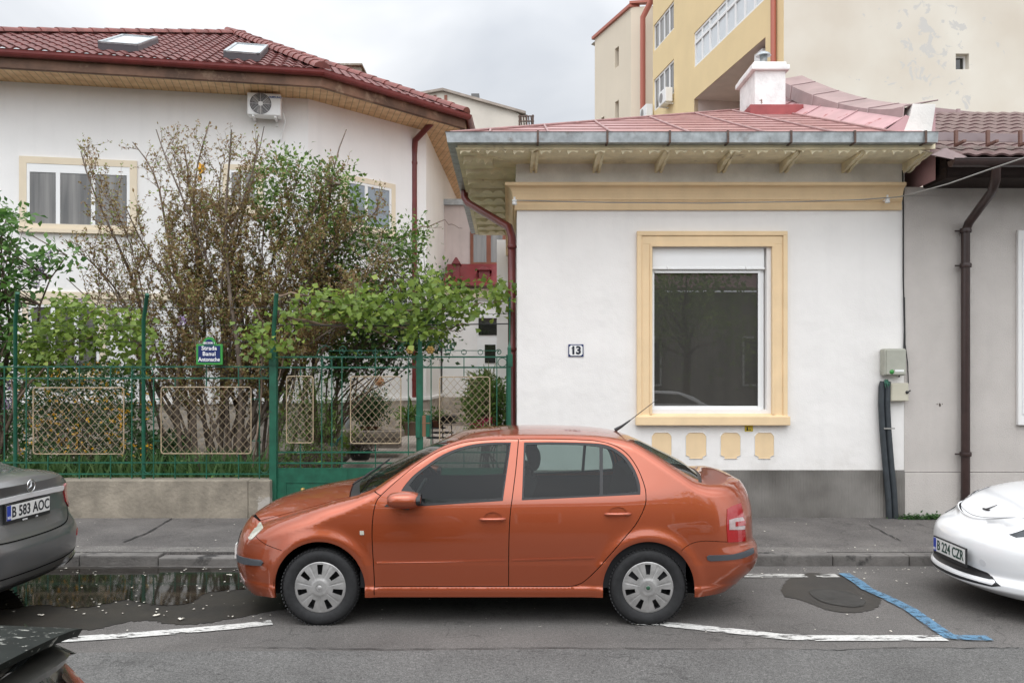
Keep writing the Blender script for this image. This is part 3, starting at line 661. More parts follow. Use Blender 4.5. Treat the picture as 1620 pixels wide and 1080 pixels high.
# domain of the flank
zs=np.linspace(0,1,40)
def xfe_curve():
    z0=float(B.zb(B.u0)); z1=float(B.ze(B.u0)); return [(float(B.xfe(z)),float(z)) for z in np.linspace(z0,z1-1e-4,26)]
def xre_curve():
    z0=float(B.zb(B.u1)); z1=float(B.ze(B.u1)); return [(float(B.xre(z)),float(z)) for z in np.linspace(z0,z1-1e-4,26)]
def domain_of(B,arches):
    L=xfe_curve(); Rr=xre_curve()
    top=[(float(x),float(B.ze(x))-1e-4) for x in np.linspace(L[-1][0],Rr[-1][0],150)]
    def bot(x0,x1,n): return [(float(x),float(B.zb(x))) for x in np.linspace(x0,x1,n)]
    d=[];x=L[0][0]
    for (cx,cz,r,z0) in arches:
        a=[]
        for k in range(41):
            th=math.pi-math.pi*k/40; a.append((cx+r*math.cos(th),max(cz+r*1.02*math.sin(th),0)))
        d+=bot(x,cx-r-.0,6)+[(cx-r,cz)]+a[1:-1]+[(cx+r,cz)]; x=cx+r
    d+=bot(x,Rr[0][0],6)
    return d+Rr[1:]+top[::-1][1:]+L[::-1][1:-1]
dom=domain_of(B,[(0,.285,.343,0),(2.462,.285,.343,0)])
glass_f=smoothpoly(SL([(835,375),(868,335),(905,303),(950,270),(1000,240),(1050,217),(1100,202),(1160,191),(1220,184),(1278,181)]),False,3)+smoothpoly([S(806.3,702),S(803,725),S(798.5,757),S(793.5,787.5)],False,3)+[S(740,791.5),S(672,796),S(655,796)]
glass_r=smoothpoly([S(828.5,787),S(830,750),S(831.4,703)],False,2)+smoothpoly([S(870,702),S(915,703),S(944.5,705.5)],False,3)+[S(948.5,706.3)]+[S(948.5,782)]
glass_q=[S(954,781.3),S(954,707.5)]+smoothpoly([S(968.5,711.5),S(985.6,724),S(999,743),S(1008,766),S(1009,777.5)],False,4)
trim_f=smoothpoly([S(634,777),S(642,765),S(656,750),S(676,735),S(702,718),S(737,705),(S(771,700)),S(808.5,699.5)],False,3)+[S(808.5,699.5),S(795.5,792)]+[S(740,795.5),S(672,800),S(640,800)]
trim_r=[S(825.5,791),S(829,699.5)]+smoothpoly([S(870,699),S(925,700),S(955,702.5),S(975,710.5),S(992,724),S(1005,744),S(1012.5,766),S(1013,782)],False,3)
sail=SL([(722,470),(760,440),(800,408),(838,370),(908,455),(905,462),(850,466),(790,472)])
g=[]  # gaps
gw=.0065
g.append(thick(smoothpoly(SL([(708,418),(690,440),(677,480),(669,540),(667,600),(670,680),(675,760),(679,838)])+[S(592,930),S(592,941)],False,4),gw))
g.append(thick(smoothpoly(SL([(708,418),(760,370),(820,318),(880,272),(950,226),(1020,195),(1100,172),(1190,162),(1284,158)])+SR([(60,157),(118,158)]),False,4),gw*.8))
g.append(thick(smoothpoly(SR([(118,159),(105,300),(90,420),(78,520),(73,650),(72,838)]),False,4),gw))
g.append(thick(smoothpoly(SR([(122,158),(200,157),(300,158),(400,161),(480,167),(560,187),(620,227),(668,295),(698,370),(706,420),(700,470),(660,550),(600,622),(540,692),(470,770),(420,815),(380,833),(340,838)]),False,5),gw))
g.append(thick([S(592,928)]+[S(x,927.2) for x in (650,700,750,804,850,880,900)],gw))
seamf=thick(smoothpoly(SL([(120,590),(135,612),(170,640),(210,658),(250,672)]),False,4),gw*.7)
seamr=thick(smoothpoly(SR([(868,675),(890,655),(930,635),(985,628),(1085,632)]),False,4),gw*.7)
asf=thick(SL([(678,398),(710,420)]),gw)
g+= [seamf,seamr,asf]
dz=B.ze
door_f=SL([(708,418),(690,440),(677,480),(669,540),(667,600),(670,680),(675,760),(679,838)])+[S(804.5,927.2)]+SR([(72,838),(73,650),(78,520),(90,420),(105,300),(118,159)])+SL([(1284,158),(1190,162),(1100,172),(1020,195),(950,226),(880,272),(820,318),(760,370)])
door_r=SR([(72,838),(73,650),(78,520),(90,420),(105,300),(118,159),(200,157),(300,158),(400,161),(480,167),(560,187),(620,227),(668,295),(698,370),(706,420),(700,470),(660,550),(600,622),(540,692),(470,770),(420,815),(380,833)])
fender=[S(592,945)]+[(-.0,.2)]+SL([(250,672),(210,658),(170,640),(135,612),(120,590)])+[(-.75,.66),(-.75,.75),(-.2,.98),(.3,.98),(.395,.995)]+SL([(678,398),(708,418),(690,440),(677,480),(669,540),(667,600),(670,680),(675,760)])
bump_f=[(-.9,.1)]+[(-.35,.1),(-.3,.4)]+SL([(250,672),(210,658),(170,640),(135,612),(120,590)])+[(-.9,.62)]
bump_r=[S(1098,945),(3.6,.1),(3.6,.60)]+SR([(1085,632),(985,628),(930,635),(890,655),(868,675)])+[S(1085,885)]
headl=smoothpoly(SL([(108,560),(126,530),(146,538),(165,563),(142,592),(110,622),(95,610),(98,588)]),True,3)
X,Z=np.meshgrid(np.arange(-.7,3.45,.03),np.arange(.16,1.46,.022)); pts=list(zip(X.ravel(),Z.ravel()))
for x in np.arange(-.66,3.3,.035):
    e=float(B.ze(x)); r=float(B.rz(x))
    for th in (8,18,30,42,54,66,76,84): pts.append((x,e-r*(1-math.sin(R(th)))-1e-4))
pts=np.array(pts)
HND=((759,800,816.5,825),(956.5,998,808.5,816.5))
cups=[[S((x0+x1)/2+15*math.cos(a),(y0+y1)/2-.5+10.5*math.sin(a)) for a in np.linspace(0,2*math.pi,20,endpoint=False)] for x0,x1,y0,y1 in HND]
polys=cups+[glass_f,glass_r,glass_q,trim_f,trim_r,door_f,door_r,fender,bump_f,bump_r]+g
V2,F2,C2=cdt(dom,polys,pts,step=.035)
def cls(C):
    n=len(C); lab=np.array(['body']*n,dtype=object)
    lab[inpoly(C,fender)]='fender'; lab[inpoly(C,bump_f)]='bumpf'; lab[inpoly(C,bump_r)]='bumpr'
    lab[inpoly(C,door_f)]='doorf'; lab[inpoly(C,door_r)]='doorr'
    for q in g: lab[inpoly(C,q)]='gap'
    lab[inpoly(C,cups[0])]='cupf'; lab[inpoly(C,cups[1])]='cupr'
    lab[inpoly(C,trim_f)]='trimf'; lab[inpoly(C,trim_r)]='trimr'
    lab[inpoly(C,glass_f)]='glf'; lab[inpoly(C,glass_r)]='glr'; lab[inpoly(C,glass_q)]='glq'
    return lab
lab=cls(C2); P3,N3=skin(B.side,1,V2); 
# orient: normals must look outwards (-y on the near side)
if N3[:,1].mean()>0: N3=-N3
def tri_out(P,Fc,Nn):
    a=P[Fc[:,1]]-P[Fc[:,0]]; b=P[Fc[:,2]]-P[Fc[:,0]]; c=np.cross(a,b); s=(c*Nn[Fc[:,0]]).sum(1)
    return np.where((s<0)[:,None],Fc[:,::-1],Fc)
F2=tri_out(P3,F2,N3)
front_door={};rear_door={}
body_parts=[]
for mir in (False,True):
    def reg(l,name,m,off=0.0,par=car,th=.016,nm=None):
        k=np.isin(lab,l); 
        return mkmesh(name,P3+N3*off,F2[k],N3,m,par,mir,thickness=th)
    reg(['body'],'quarter_panel',orange,th=.03); reg(['fender'],'front_fender',orange,th=.02)
    reg(['bumpf'],'bumper_side',orange,th=.02); reg(['bumpr'],'bumper_side',orange,th=.02)
    reg(['gap'],'panel_gap',M['dark'],off=-.010,th=0)
    df=reg(['doorf'],'front_door',orange); dr=reg(['doorr'],'rear_door',orange)
    reg(['trimf'],'window_seal',M['black'],off=-.003,par=df,th=.012); reg(['trimr'],'window_seal',M['black'],off=-.003,par=dr,th=.012)
    reg(['glf'],'door_window',M['carglass'],off=-.008,par=df,th=0); reg(['glr','glq'],'door_window',M['carglass'],off=-.008,par=dr,th=0)
    front_door[mir]=df; rear_door[mir]=dr
    reg(['cupf'],'handle_recess',orange,off=-.014,par=df,th=0); reg(['cupr'],'handle_recess',orange,off=-.014,par=dr,th=0)
    drape(B.side,1,sail,.002,'mirror_base',M['black'],df,.03,mir,.006) if False else None
def side_drape(poly,off,name,m,parent,step=.02,th=.006,mirs=(False,True)):
    global BODY
    BODY=B; P=np.array(poly); lo=P.min(0); hi=P.max(0); gg=np.array([(x,y) for x in np.arange(lo[0]+step/2,hi[0],step) for y in np.arange(lo[1]+step/2,hi[1],step)])
    V,Fc,_=cdt([tuple(map(float,p)) for p in poly],[],gg if len(gg) else np.zeros((0,2)),step=step)
    Q,n=skin(B.side,1,V,0); 
    if n[:,1].mean()>0: n=-n
    Q=Q+n*off; Fc=tri_out(Q,Fc,n); r=[]
    for mir in mirs:
        par=parent[mir] if isinstance(parent,dict) else parent
        r.append(mkmesh(name,Q,Fc,n,m,par,mir,thickness=th))
    return r
side_drape(sail,.003,'mirror_base',M['black'],front_door,.03,.01)
side_drape(headl,.004,'headlight',M['lampclear'],car,.02,.01)
# tail lamp: red, clear band, red
side_drape(SR([(1080,480),(1100,468),(1142,452),(1150,490),(1157,525),(1161,560),(1163,590),(1163,628),(1083,634),(1077,560)]),.005,'tail_light',M['lampred'],car,.02,.012)
side_drape(SR([(1088,530),(1120,521),(1149,517),(1158,535),(1160,574),(1120,576),(1089,576)]),.008,'reversing_lens',M['lampwhite'],car,.02,.004)
side_drape(SR([(1116,540),(1159,532),(1160,556),(1116,560)]),.011,'indicator_lens',M['lampred'],car,.02,.004)
side_drape([S(x,y) for x,y in [(376,876),(390,881.5),(414,885.5),(417,889),(414,894),(390,892),(377,887)]],.012,'bumper_strip',M['trimgrey'],car,.02,.014)
side_drape([S(x,y) for x,y in [(1118,879.5),(1122,877.5),(1160,876),(1185,868),(1190,866),(1191,874),(1170,883),(1124,886.7),(1119,885)]],.012,'bumper_strip',M['trimgrey'],car,.02,.014)
side_drape(smoothpoly([S(x,y) for x,y in [(379,905),(383,911),(387,918),(386,923),(381,920),(378.5,912)]]),.003,'fog_light',M['lampwhite'],car,.015,.006)
side_drape([S(x,y) for x,y in [(569.3,839),(575.7,839),(576,845.5),(569.5,845.5)]],.005,'side_indicator',M['lampclear'],car,.01,.005)
# door handles
for par,(x0,x1,y0,y1) in ((front_door,(759,800,816.5,825)),(rear_door,(956.5,998,808.5,816.5))):
    xm=(x0+x1)/2; ym=(y0+y1)/2
    a=np.array(S(x0,ym)); b=np.array(S(x1,ym-.5))
    mb=MB(); pp=[]; 
    for k in range(11):
        t=k/10; q=a+(b-a)*t; o=B.side_pt(q[0],q[1]); pp.append((o.x,o.y-.008-.026*math.sin(math.pi*min(max((t-.0)/1,0),1))**.4,o.z))
    mb.tube(pp,[.006]+[.0125]*9+[.006],10); o=mb.build('door_handle',orange,par[False],local=True)
    mb2=MB(); mb2.tube([(p[0],-p[1],p[2]) for p in pp],[.006]+[.0125]*9+[.006],10); mb2.build('door_handle',orange,par[True],local=True)
for par,l in ((front_door,[(596,889.3),(700,887.6),(800,885.6)]),(rear_door,[(810,885.6),(880,883.6),(941,881.8)])):
    side_drape(thick([S(*q) for q in l],.011),.005,'door_moulding',orange,par,.03,.006)
# top skin: hood, cowl, windscreen, roof, rear glass, boot
def ulist(a,b,n): return np.linspace(a,b,n)
ts=np.concatenate([np.linspace(-1,-.9,6),np.linspace(-.9,.9,26)[1:-1],np.linspace(.9,1,6)])
def topcut(u_,t): return u_
def top_region(name,ua,ub,n,m,off=0,parent=car,t0=-1,t1=1,th=.01):
    """ua, ub: functions of |tt| giving start and end of the region"""
    tt=ts[(ts>=t0-1e-9)&(ts<=t1+1e-9)]; U=[];T=[]
    for s_ in np.linspace(0,1,n):
        for q in tt: U.append(ua(abs(q))+(ub(abs(q))-ua(abs(q)))*s_); T.append(q)
    U=np.array(U);T=np.array(T); Pp=B.top(U,T); nn=B.nrm(B.top,U,np.clip(T,-.999,.999),1e-3); nn=np.where(nn[:,2:3]<0,-nn,nn)
    bad=np.linalg.norm(nn,axis=1)<.5; nn[bad]=(0,0,1)
    k=len(tt); Fc=np.array([f for i in range(n-1) for j in range(k-1) for f in ((i*k+j,(i+1)*k+j,(i+1)*k+j+1),(i*k+j,(i+1)*k+j+1,i*k+j+1))])
    Fc=tri_out(Pp,Fc,nn); return mkmesh(name,Pp+nn*off,Fc,nn,m,parent,thickness=th)
u_hood=lambda a: .135+ .06*a*a          # rear edge of hood
u_ws0=lambda a: .19+.10*a*a
u_ws1=lambda a: .905+.035*a*a
u_rg0=lambda a: 2.43-.03*a*a; u_rg1=lambda a: 2.95-.075*a*a
u_bt=lambda a: 2.985-.085*a*a
HT=float(ts[np.argmin(abs(ts-.935))]) if False else .94
ts=np.array(sorted(set(np.round(np.concatenate([ts,[-.94,.94,-.93,.93,-.935,.935,-.953,.953]]),4))))
top_region('hood',lambda a:B.u0+.02,u_hood,40,orange,t0=-.94,t1=.94)
top_region('hood_gap',lambda a:B.u0,u_hood,40,M['dark'],off=-.012,th=0)
for sg in (-1,1): top_region('fender_top',lambda a:B.u0,lambda a:u_ws0(a),40,orange,t0=(-1 if sg<0 else .953),t1=(-.953 if sg<0 else 1))
top_region('cowl',lambda a:u_hood(a)+.004,lambda a:u_ws0(a)-.0,6,M['black'],off=-.012,th=0)
top_region('windscreen',u_ws0,u_ws1,24,M['carglass'],off=-.003,t0=-.935,t1=.935,th=0)
for sg in (-1,1):
    top_region('windscreen_pillar',u_ws0,u_ws1,24,orange,t0=(-1 if sg<0 else .93),t1=(-.93 if sg<0 else 1))
top_region('roof',lambda a:u_ws1(a)+.004,u_rg0,60,orange)
top_region('rear_window',lambda a:u_rg0(a)+.004,u_rg1,20,M['carglass'],off=-.004,t0=-.94,t1=.94,th=0)
for sg in (-1,1): top_region('rear_pillar',lambda a:u_rg0(a)+.004,u_rg1,20,orange,t0=(-1 if sg<0 else .93),t1=(-.93 if sg<0 else 1))
top_region('rear_seal',u_rg1,u_bt,4,M['black'],off=-.006,th=0)
top_region('boot_lid',u_bt,lambda a:B.u1,24,orange)
# end caps
def cap_mesh(name,front,m,ne=48,nv=30,v0=0,v1=1,par=car):
    e=np.linspace(-1,1,ne+1); v=np.linspace(v0,v1,nv+1); E_,V_=np.meshgrid(e,v,indexing='ij'); E_=E_.ravel();V_=V_.ravel()
    fn=lambda a,b: B.cap(front,a,b); Pp=fn(E_,V_); nn=B.nrm(fn,np.clip(E_,-.998,.998),np.clip(V_,.002,.998),1e-3)
    nn=np.where((nn[:,0:1]>0)==front,-nn,nn); k=nv+1
    Fc=np.array([f for i in range(ne) for j in range(nv) for f in ((i*k+j,(i+1)*k+j,(i+1)*k+j+1),(i*k+j,(i+1)*k+j+1,i*k+j+1))]); Fc=tri_out(Pp,Fc,nn)
    return mkmesh(name,Pp,Fc,nn,m,par,thickness=.01)
cap_mesh('front_bumper',True,orange); cap_mesh('rear_bumper',False,orange)
def capdrape(front,poly,off,name,m,par,step=.03,th=.006):
    """poly in (y,z)"""
    P=np.array(poly,float); lo=P.min(0); hi=P.max(0); gg=np.array([(x,y) for x in np.arange(lo[0]+step/2,hi[0],step) for y in np.arange(lo[1]+step/2,hi[1],step)])
    V,Fc,_=cdt([tuple(map(float,p)) for p in poly],[],gg if len(gg) else np.zeros((0,2)),step=step)
    fn=lambda y,z: np.stack([B.cap_x(front,y,z),y,z],-1); X_=fn(V[:,0],V[:,1]); n=B.nrm(fn,V[:,0],V[:,1]); n=np.where((n[:,0:1]>0)==front,-n,n)
    X_=X_+n*off; Fc=tri_out(X_,Fc,n); return mkmesh(name,X_,Fc,n,m,par,thickness=th)
capdrape(True,[(-.30,.50),(.30,.50),(.34,.62),(-.34,.62)],.004,'grille',M['black'],car)
capdrape(True,[(-.42,.24),(.42,.24),(.36,.34),(-.36,.34)],.003,'air_intake',M['black'],car)
capdrape(True,[(-.26,.385),(.26,.385),(.26,.495),(-.26,.495)],.02,'number_plate',M['plate_white'],car,th=.015)
capdrape(False,[(-.26,.60),(.26,.60),(.26,.71),(-.26,.71)],.01,'number_plate',M['plate_white'],car,th=.008)
# underbody, wells, interior
mb=MB(); mb.box((-.40,-.68,.21),(2.95,.68,.30)); mb.build('underbody',M['dark'],car,local=True)
for cx in (0,2.462):
    for sg in (-1,1):
        mb=MB()
        n=20; vs=[]; 
        for k in range(n+1):
            a=math.pi*k/n; 
            for yy in (.80,.50): vs.append((cx+.352*math.cos(a),sg*yy,.285+.36*math.sin(a)))
        mb.add(vs,[(2*k,2*k+1,2*k+3,2*k+2) for k in range(n)]); 
        mb.add([(cx+.352*math.cos(math.pi*k/n),sg*.50,.285+.36*math.sin(math.pi*k/n)) for k in range(n+1)],[tuple(range(n+1))])
        mb.build('wheel_housing',M['dark'],car,local=True)
iw=MB()
for sg in (-1,1):   # door inner trims
    iw.grid(lambda u,v:(.30+2.45*u,sg*(float(B.W(.30+2.45*u,.28+.66*v))-.045),.28+.66*v),16,6)
iw.box((.16,-.66,.27),(.2,.66,.88)); iw.box((.2,-.66,.78),(.56,.66,.92),.04)   # firewall, dash
iw.box((2.45,-.68,.9),(2.93,.68,.96),.02); iw.box((2.40,-.70,.3),(2.48,.70,.93))
iw.build('cabin_trim',M['interior'],car,local=True)
def seat(x,y,wd,hr=True):
    s_=MB(); s_.box((x-.02,y-wd/2,.36),(x+.48,y+wd/2,.54),.05)
    a=MB(); 
    bk=[(x+.42,.48),(x+.54,.50),(x+.72,1.06),(x+.64,1.10),(x+.58,1.07)]
    s_.prism([(p,y-wd/2,q) for p,q in bk],(0,wd,0))
    if hr:
        s_.grid(lambda u,v:(x+.70+.055*math.cos(2*math.pi*u)*math.sin(math.pi*v)**.6,y+.13*math.cos(math.pi*v)*1.0,1.21+.10*math.sin(2*math.pi*u)*math.sin(math.pi*v)**.5),16,10)
        for d in(-.05,.05): s_.tube([(x+.68,y+d,1.05),(x+.70,y+d,1.16)],.007,6)
    return s_
for y in (-.37,.37): seat(.92,y,.50).build('front_seat',M['interior'],car,local=True)
rs_=seat(1.82,-.0,1.2,False)
for y in (-.36,.36): rs_.grid(lambda u,v:(2.50+.055*math.cos(2*math.pi*u)*math.sin(math.pi*v)**.6,y+.13*math.cos(math.pi*v),1.13+.10*math.sin(2*math.pi*u)*math.sin(math.pi*v)**.5),16,10)
rs_.build('rear_seat',M['interior'],car,local=True)
mb=MB(); c=Vector((.66,-.37,.88)); pts_=[c+Vector((.09*math.cos(a),.18*math.sin(a),.16*math.cos(a))) for a in np.linspace(0,2*math.pi,29)]
mb.tube(pts_,.014,8,cap=False); mb.tube([c+Vector((0,-.17,0)),c,c+Vector((0,.17,0))],.014,6); mb.tube([c,c+Vector((-.2,0,-.08))],.03,8); mb.build('steering_wheel',M['black'],car,local=True)
# roof lining and B pillars inside
mb=MB(); mb.grid(lambda u,v:(.98+1.4*u,-.50+1.0*v,float(B.zc(.98+1.4*u))-.05-.02*abs(2*v-1)),10,4); mb.build('roof_lining',mat('roof_lining',(.18,.18,.17),.9),car,local=True)
# mirrors
for sg in (-1,1):
    mb=MB(); xm,zm=S(645,786); ym=float(B.W(.8,.95))+.13
    def mf(u,v):
        a=2*math.pi*u; b=math.pi*v; rx_,ryy,rzz=.125,.10,.062
        ex=lambda c_,p: math.copysign(abs(c_)**p,c_)
        x=xm-.01+rx_*ex(math.cos(b),.75); k=abs(math.sin(b))**.62
        return (x, sg*(ym+ryy*ex(math.cos(a),.8)*k*(1-.1*math.cos(b))), zm+.000+rzz*ex(math.sin(a),.8)*k)
    mb.grid(mf,24,18); m_=mb.build('wing_mirror',orange,front_door[sg>0],local=True)
    mb=MB(); mb.grid(lambda u,v:(xm+.085+.034*math.sin(math.pi*v)*0+ .02*math.cos(math.pi*v)*0+.03*v, sg*(ym+.085*math.cos(2*math.pi*u)*(1-v*.1)*(.98)), zm+.048*math.sin(2*math.pi*u)*(1-v*.1)),20,2); mb.build('mirror_glass',M['black'],m_,local=True)
    mb=MB(); mb.tube([(xm-.07,sg*(ym-.16),zm-.045),(xm-.03,sg*(ym-.06),zm-.05),(xm+.02,sg*ym,zm-.055)],[.03,.028,.02],8); mb.build('mirror_arm',M['black'],m_,local=True)
# antenna, wipers
mb=MB(); ax,az=Cc(972,679,7.05); p0=Vector((ax,0,az-.005)); mb.tube([p0,p0+Vector((.06,0,.035)),p0+Vector((.13,0,.085))],[.017,.011,.006],8); mb.tube([p0+Vector((.13,0,.085)),p0+Vector((.36,0,.262))],[.004,.0025],6); mb.build('antenna',M['black'],car,local=True)
mb=MB()
for (y0,y1) in ((-.55,.02),(0.0,.52)):
    a=Vector((.20,y0,float(B.zc(.20))+.005)); b=Vector((.33,y1,float(B.zc(.33))+.02)); mb.tube([a,b],.007,6); mb.tube([a+Vector((.05,.1,.03)),b+Vector((.02,.06,.02))],.005,5)
mb.build('wiper',M['black'],car,local=True)
for (x,z) in ((0,.285),(2.462,.285)):
    make_wheel(car,x,-.815,z,rot=R(90),hub=mat('hub_badge',(.03,.09,.05),.3) if x>0 else M['silver'])
    make_wheel(car,x,.815,z,far=True,rot=R(90),hub=M['silver'])
# ================================================================= house number 13 (single storey)
X0=fx(818,FY); X1=fx(1430,FY); ZT=4.49
def wall_holes(mb,x0,x1,z0,z1,y,th,holes):
    xs=sorted({x0,x1,*[h[0] for h in holes],*[h[1] for h in holes]}); zs=sorted({z0,z1,*[h[2] for h in holes],*[h[3] for h in holes]})
    inh=lambda x,z: any(h[0]<x<h[1] and h[2]<z<h[3] for h in holes)
    for i in range(len(xs)-1):
        for j in range(len(zs)-1):
            if inh((xs[i]+xs[i+1])/2,(zs[j]+zs[j+1])/2): continue
            mb.quad((xs[i],y,zs[j]),(xs[i+1],y,zs[j]),(xs[i+1],y,zs[j+1]),(xs[i],y,zs[j+1]))
    for h in holes:
        a,b,c,d=h; mb.quad((a,y,c),(a,y,d),(a,y+th,d),(a,y+th,c)); mb.quad((b,y,d),(b,y,c),(b,y+th,c),(b,y+th,d)); mb.quad((a,y,d),(b,y,d),(b,y+th,d),(a,y+th,d)); mb.quad((b,y,c),(a,y,c),(a,y+th,c),(b,y+th,c))
wx=lambda p: fx(p,FY); wz=lambda p: fz(p,FY)
def splashed():
    m=MATS['white_plaster'].copy(); m.name='splashed_plaster'; t=m.node_tree; L=t.links.new; b=t.nodes['Principled BSDF']; nd=t.nodes.new
    src=b.inputs['Base Color'].links[0].from_socket
    g=nd('ShaderNodeNewGeometry'); sp=nd('ShaderNodeSeparateXYZ'); L(g.outputs['Position'],sp.inputs[0])
    h=nd('ShaderNodeMapRange'); h.inputs[1].default_value=.69; h.inputs[2].default_value=1.35; h.inputs[3].default_value=.24; h.inputs[4].default_value=0; L(sp.outputs[2],h.inputs[0])
    n=nd('ShaderNodeTexNoise'); n.inputs['Scale'].default_value=2.2; n.inputs['Detail'].default_value=9; n.inputs['Roughness'].default_value=.7; L(g.outputs['Position'],n.inputs['Vector'])
    a=nd('ShaderNodeMath'); a.operation='ADD'; L(h.outputs[0],a.inputs[0]); L(n.outputs[0],a.inputs[1])
    r=nd('ShaderNodeMapRange'); r.inputs[1].default_value=.66; r.inputs[2].default_value=.92; r.inputs[4].default_value=.38; L(a.outputs[0],r.inputs[0])
    mx=nd('ShaderNodeMix'); mx.data_type='RGBA'; L(r.outputs[0],mx.inputs[0]); L(src,mx.inputs[6]); mx.inputs[7].default_value=(.52,.48,.43,1); L(mx.outputs[2],b.inputs['Base Color'])
    # trowel unevenness
    n2=nd('ShaderNodeTexNoise'); n2.inputs['Scale'].default_value=1.7; n2.inputs['Detail'].default_value=3; L(g.outputs['Position'],n2.inputs['Vector'])
    bp=nd('ShaderNodeBump'); bp.inputs['Strength'].default_value=.6; bp.inputs['Distance'].default_value=.05; L(n2.outputs[0],bp.inputs['Height'])
    old=[x for x in t.nodes if x.type=='BUMP' and x is not bp][0]; L(bp.outputs[0],old.inputs['Normal']); return m
hs=thing('single_storey_house','low white house with cream window surround, bracketed eaves and pink metal roof','house',(X0,FY,SWZ))
mb=MB(); zp=wz(743)
nich=[(wx(a),wx(b),wz(725),wz(684)) for a,b in ((1031,1062),(1085,1117),(1140,1171),(1194,1224))]
hole=(wx(1031),wx(1213),wz(648),wz(391))
wall_holes(mb,X0,X1,zp,4.0,FY,.14,[hole])
# side and back of the block
mb.quad((X0,FY+9,zp-.6),(X0,FY,zp-.6),(X0,FY,ZT),(X0,FY+9,ZT)); mb.quad((X0,FY,4.0),(X1,FY,4.0),(X1,FY,ZT),(X0,FY,ZT)); mb.quad((X1,FY,SWZ),(X1,FY+9,SWZ),(X1,FY+9,ZT+.1),(X1,FY,ZT+.1))
mb.build('wall',splashed(),hs)
mb=MB(); mb.box((X0-.012,FY-.022,SWZ-.05),(X1+.0,FY+.03,zp),.008); mb.build('plinth',M['plinth'],hs)
# chamfered cream panels below the window
for (a,b,c,d) in nich:
    k=.045; w_=b-a
    P=[(a+k,c),(b-k,c),(b-k,c+k*.55),(b,c+k),(b,d-k),(b-k*.5,d-k*.3),(b-k,d),(a+k,d),(a+k*.5,d-k*.3),(a,d-k),(a,c+k),(a+k,c+k*.55)]
    m1=MB(); m1.prism([(x,FY-.004,z) for x,z in P],(0,.002,0)); pnl=m1.build('wall_panel',M['cream'],hs)
    m2=MB()  # raised plaster lip round the recess
    Q=[(x,z) for x,z in P]; cx_=(a+b)/2; cz_=(c+d)/2
    for i in range(len(Q)):
        p,q=Q[i],Q[(i+1)%len(Q)]; o=lambda r:(cx_+(r[0]-cx_)*1.07,cz_+(r[1]-cz_)*1.05)
        A=[(p[0],FY-.012,p[1]),(q[0],FY-.012,q[1]),(o(q)[0],FY-.001,o(q)[1]),(o(p)[0],FY-.001,o(p)[1])]
        m2.add(A,[(0,3,2,1)]); m2.add([(p[0],FY-.012,p[1]),(q[0],FY-.012,q[1]),(q[0],FY,q[1]),(p[0],FY,p[1])],[(0,1,2,3)])
    m2.build('panel_rim',M['white_plaster'],pnl)
# cornice swept round the corner
def sweep_corner(mb,prof,x0,x1,y,yback):
    """prof (out,z) swept along the left side and the front with a mitre"""
    n=len(prof); A=[(x0-o,yback,z) for o,z in prof]; Bv=[(x0-o,y-o,z) for o,z in prof]; Cv=[(x1,y-o,z) for o,z in prof]
    mb.add(A+Bv+Cv,[(i,i+1,n+i+1,n+i) for i in range(n-1)]+[(n+i,n+i+1,2*n+i+1,2*n+i) for i in range(n-1)]+[tuple(range(2*n,3*n))])
prof=[(-.02,3.915),(.03,3.915),(.03,3.985),(.022,3.99),(.022,4.012),(.034,4.016),(.034,4.032),(.05,4.036)]+[(.05+.075*(1-math.cos(R(a))),4.036+.15*math.sin(R(a))) for a in range(10,91,16)]+[(.125,4.192),(.15,4.196),(.15,4.232),(.02,4.244)]
mb=MB(); sweep_corner(mb,[(o,z) for o,z in prof],X0,wx(1425),FY,FY+6); mb.build('cornice',M['cream'],hs)
mb=MB(); sweep_corner(mb,[(.015,4.242),(.015,ZT),(0,ZT)],X0,wx(1430),FY,FY+6); mb.build('frieze',M['frieze'],hs)
# window surround
ws=MB()
def frame(mb,x0,x1,z0,z1,w,ya,yb,bev=.0,sides='LRT'):
    if 'T' in sides: mb.box((x0,ya,z1-w),(x1,yb,z1),bev)
    if 'B' in sides: mb.box((x0,ya,z0),(x1,yb,z0+w),bev)
    zt=z1-(w if 'T' in sides else 0); zb=z0+(w if 'B' in sides else 0)
    if 'L' in sides: mb.box((x0,ya,zb),(x0+w,yb,zt),bev)
    if 'R' in sides: mb.box((x1-w,ya,zb),(x1,yb,zt),bev)
frame(ws,wx(1007),wx(1244),wz(662),wz(366.5),.055,FY-.055,FY+.0,.006)
frame(ws,wx(1007)+.055,wx(1244)-.055,wz(662),wz(366.5)-.055,.105,FY-.036,FY+.0,.004)
frame(ws,wx(1007)+.16,wx(1244)-.16,wz(655),wz(366.5)-.16,.03,FY-.048,FY+.0,.004)
def bigpane():
    m,t,b,L=nodes_mat('screened_window_pane'); nd=t.nodes.new
    g=nd('ShaderNodeNewGeometry'); mp=nd('ShaderNodeMapping'); mp.inputs['Scale'].default_value=(1,1,.12); L(g.outputs['Position'],mp.inputs[0])
    n=nd('ShaderNodeTexNoise'); n.inputs['Scale'].default_value=5; n.inputs['Detail'].default_value=7; L(mp.outputs[0],n.inputs['Vector'])
    r=nd('ShaderNodeValToRGB'); e=r.color_ramp.elements; e[0].position=.3; e[0].color=(.020,.019,.016,1); e[1].position=.72; e[1].color=(.032,.030,.025,1); L(n.outputs[0],r.inputs[0]); L(r.outputs[0],b.inputs['Base Color'])
    b.inputs['Roughness'].default_value=.8; b.inputs['Coat Weight'].default_value=1; b.inputs['Coat Roughness'].default_value=.0; b.inputs['Coat IOR'].default_value=2.0; return m
win=ws.build('window_surround',M['cream'],hs)
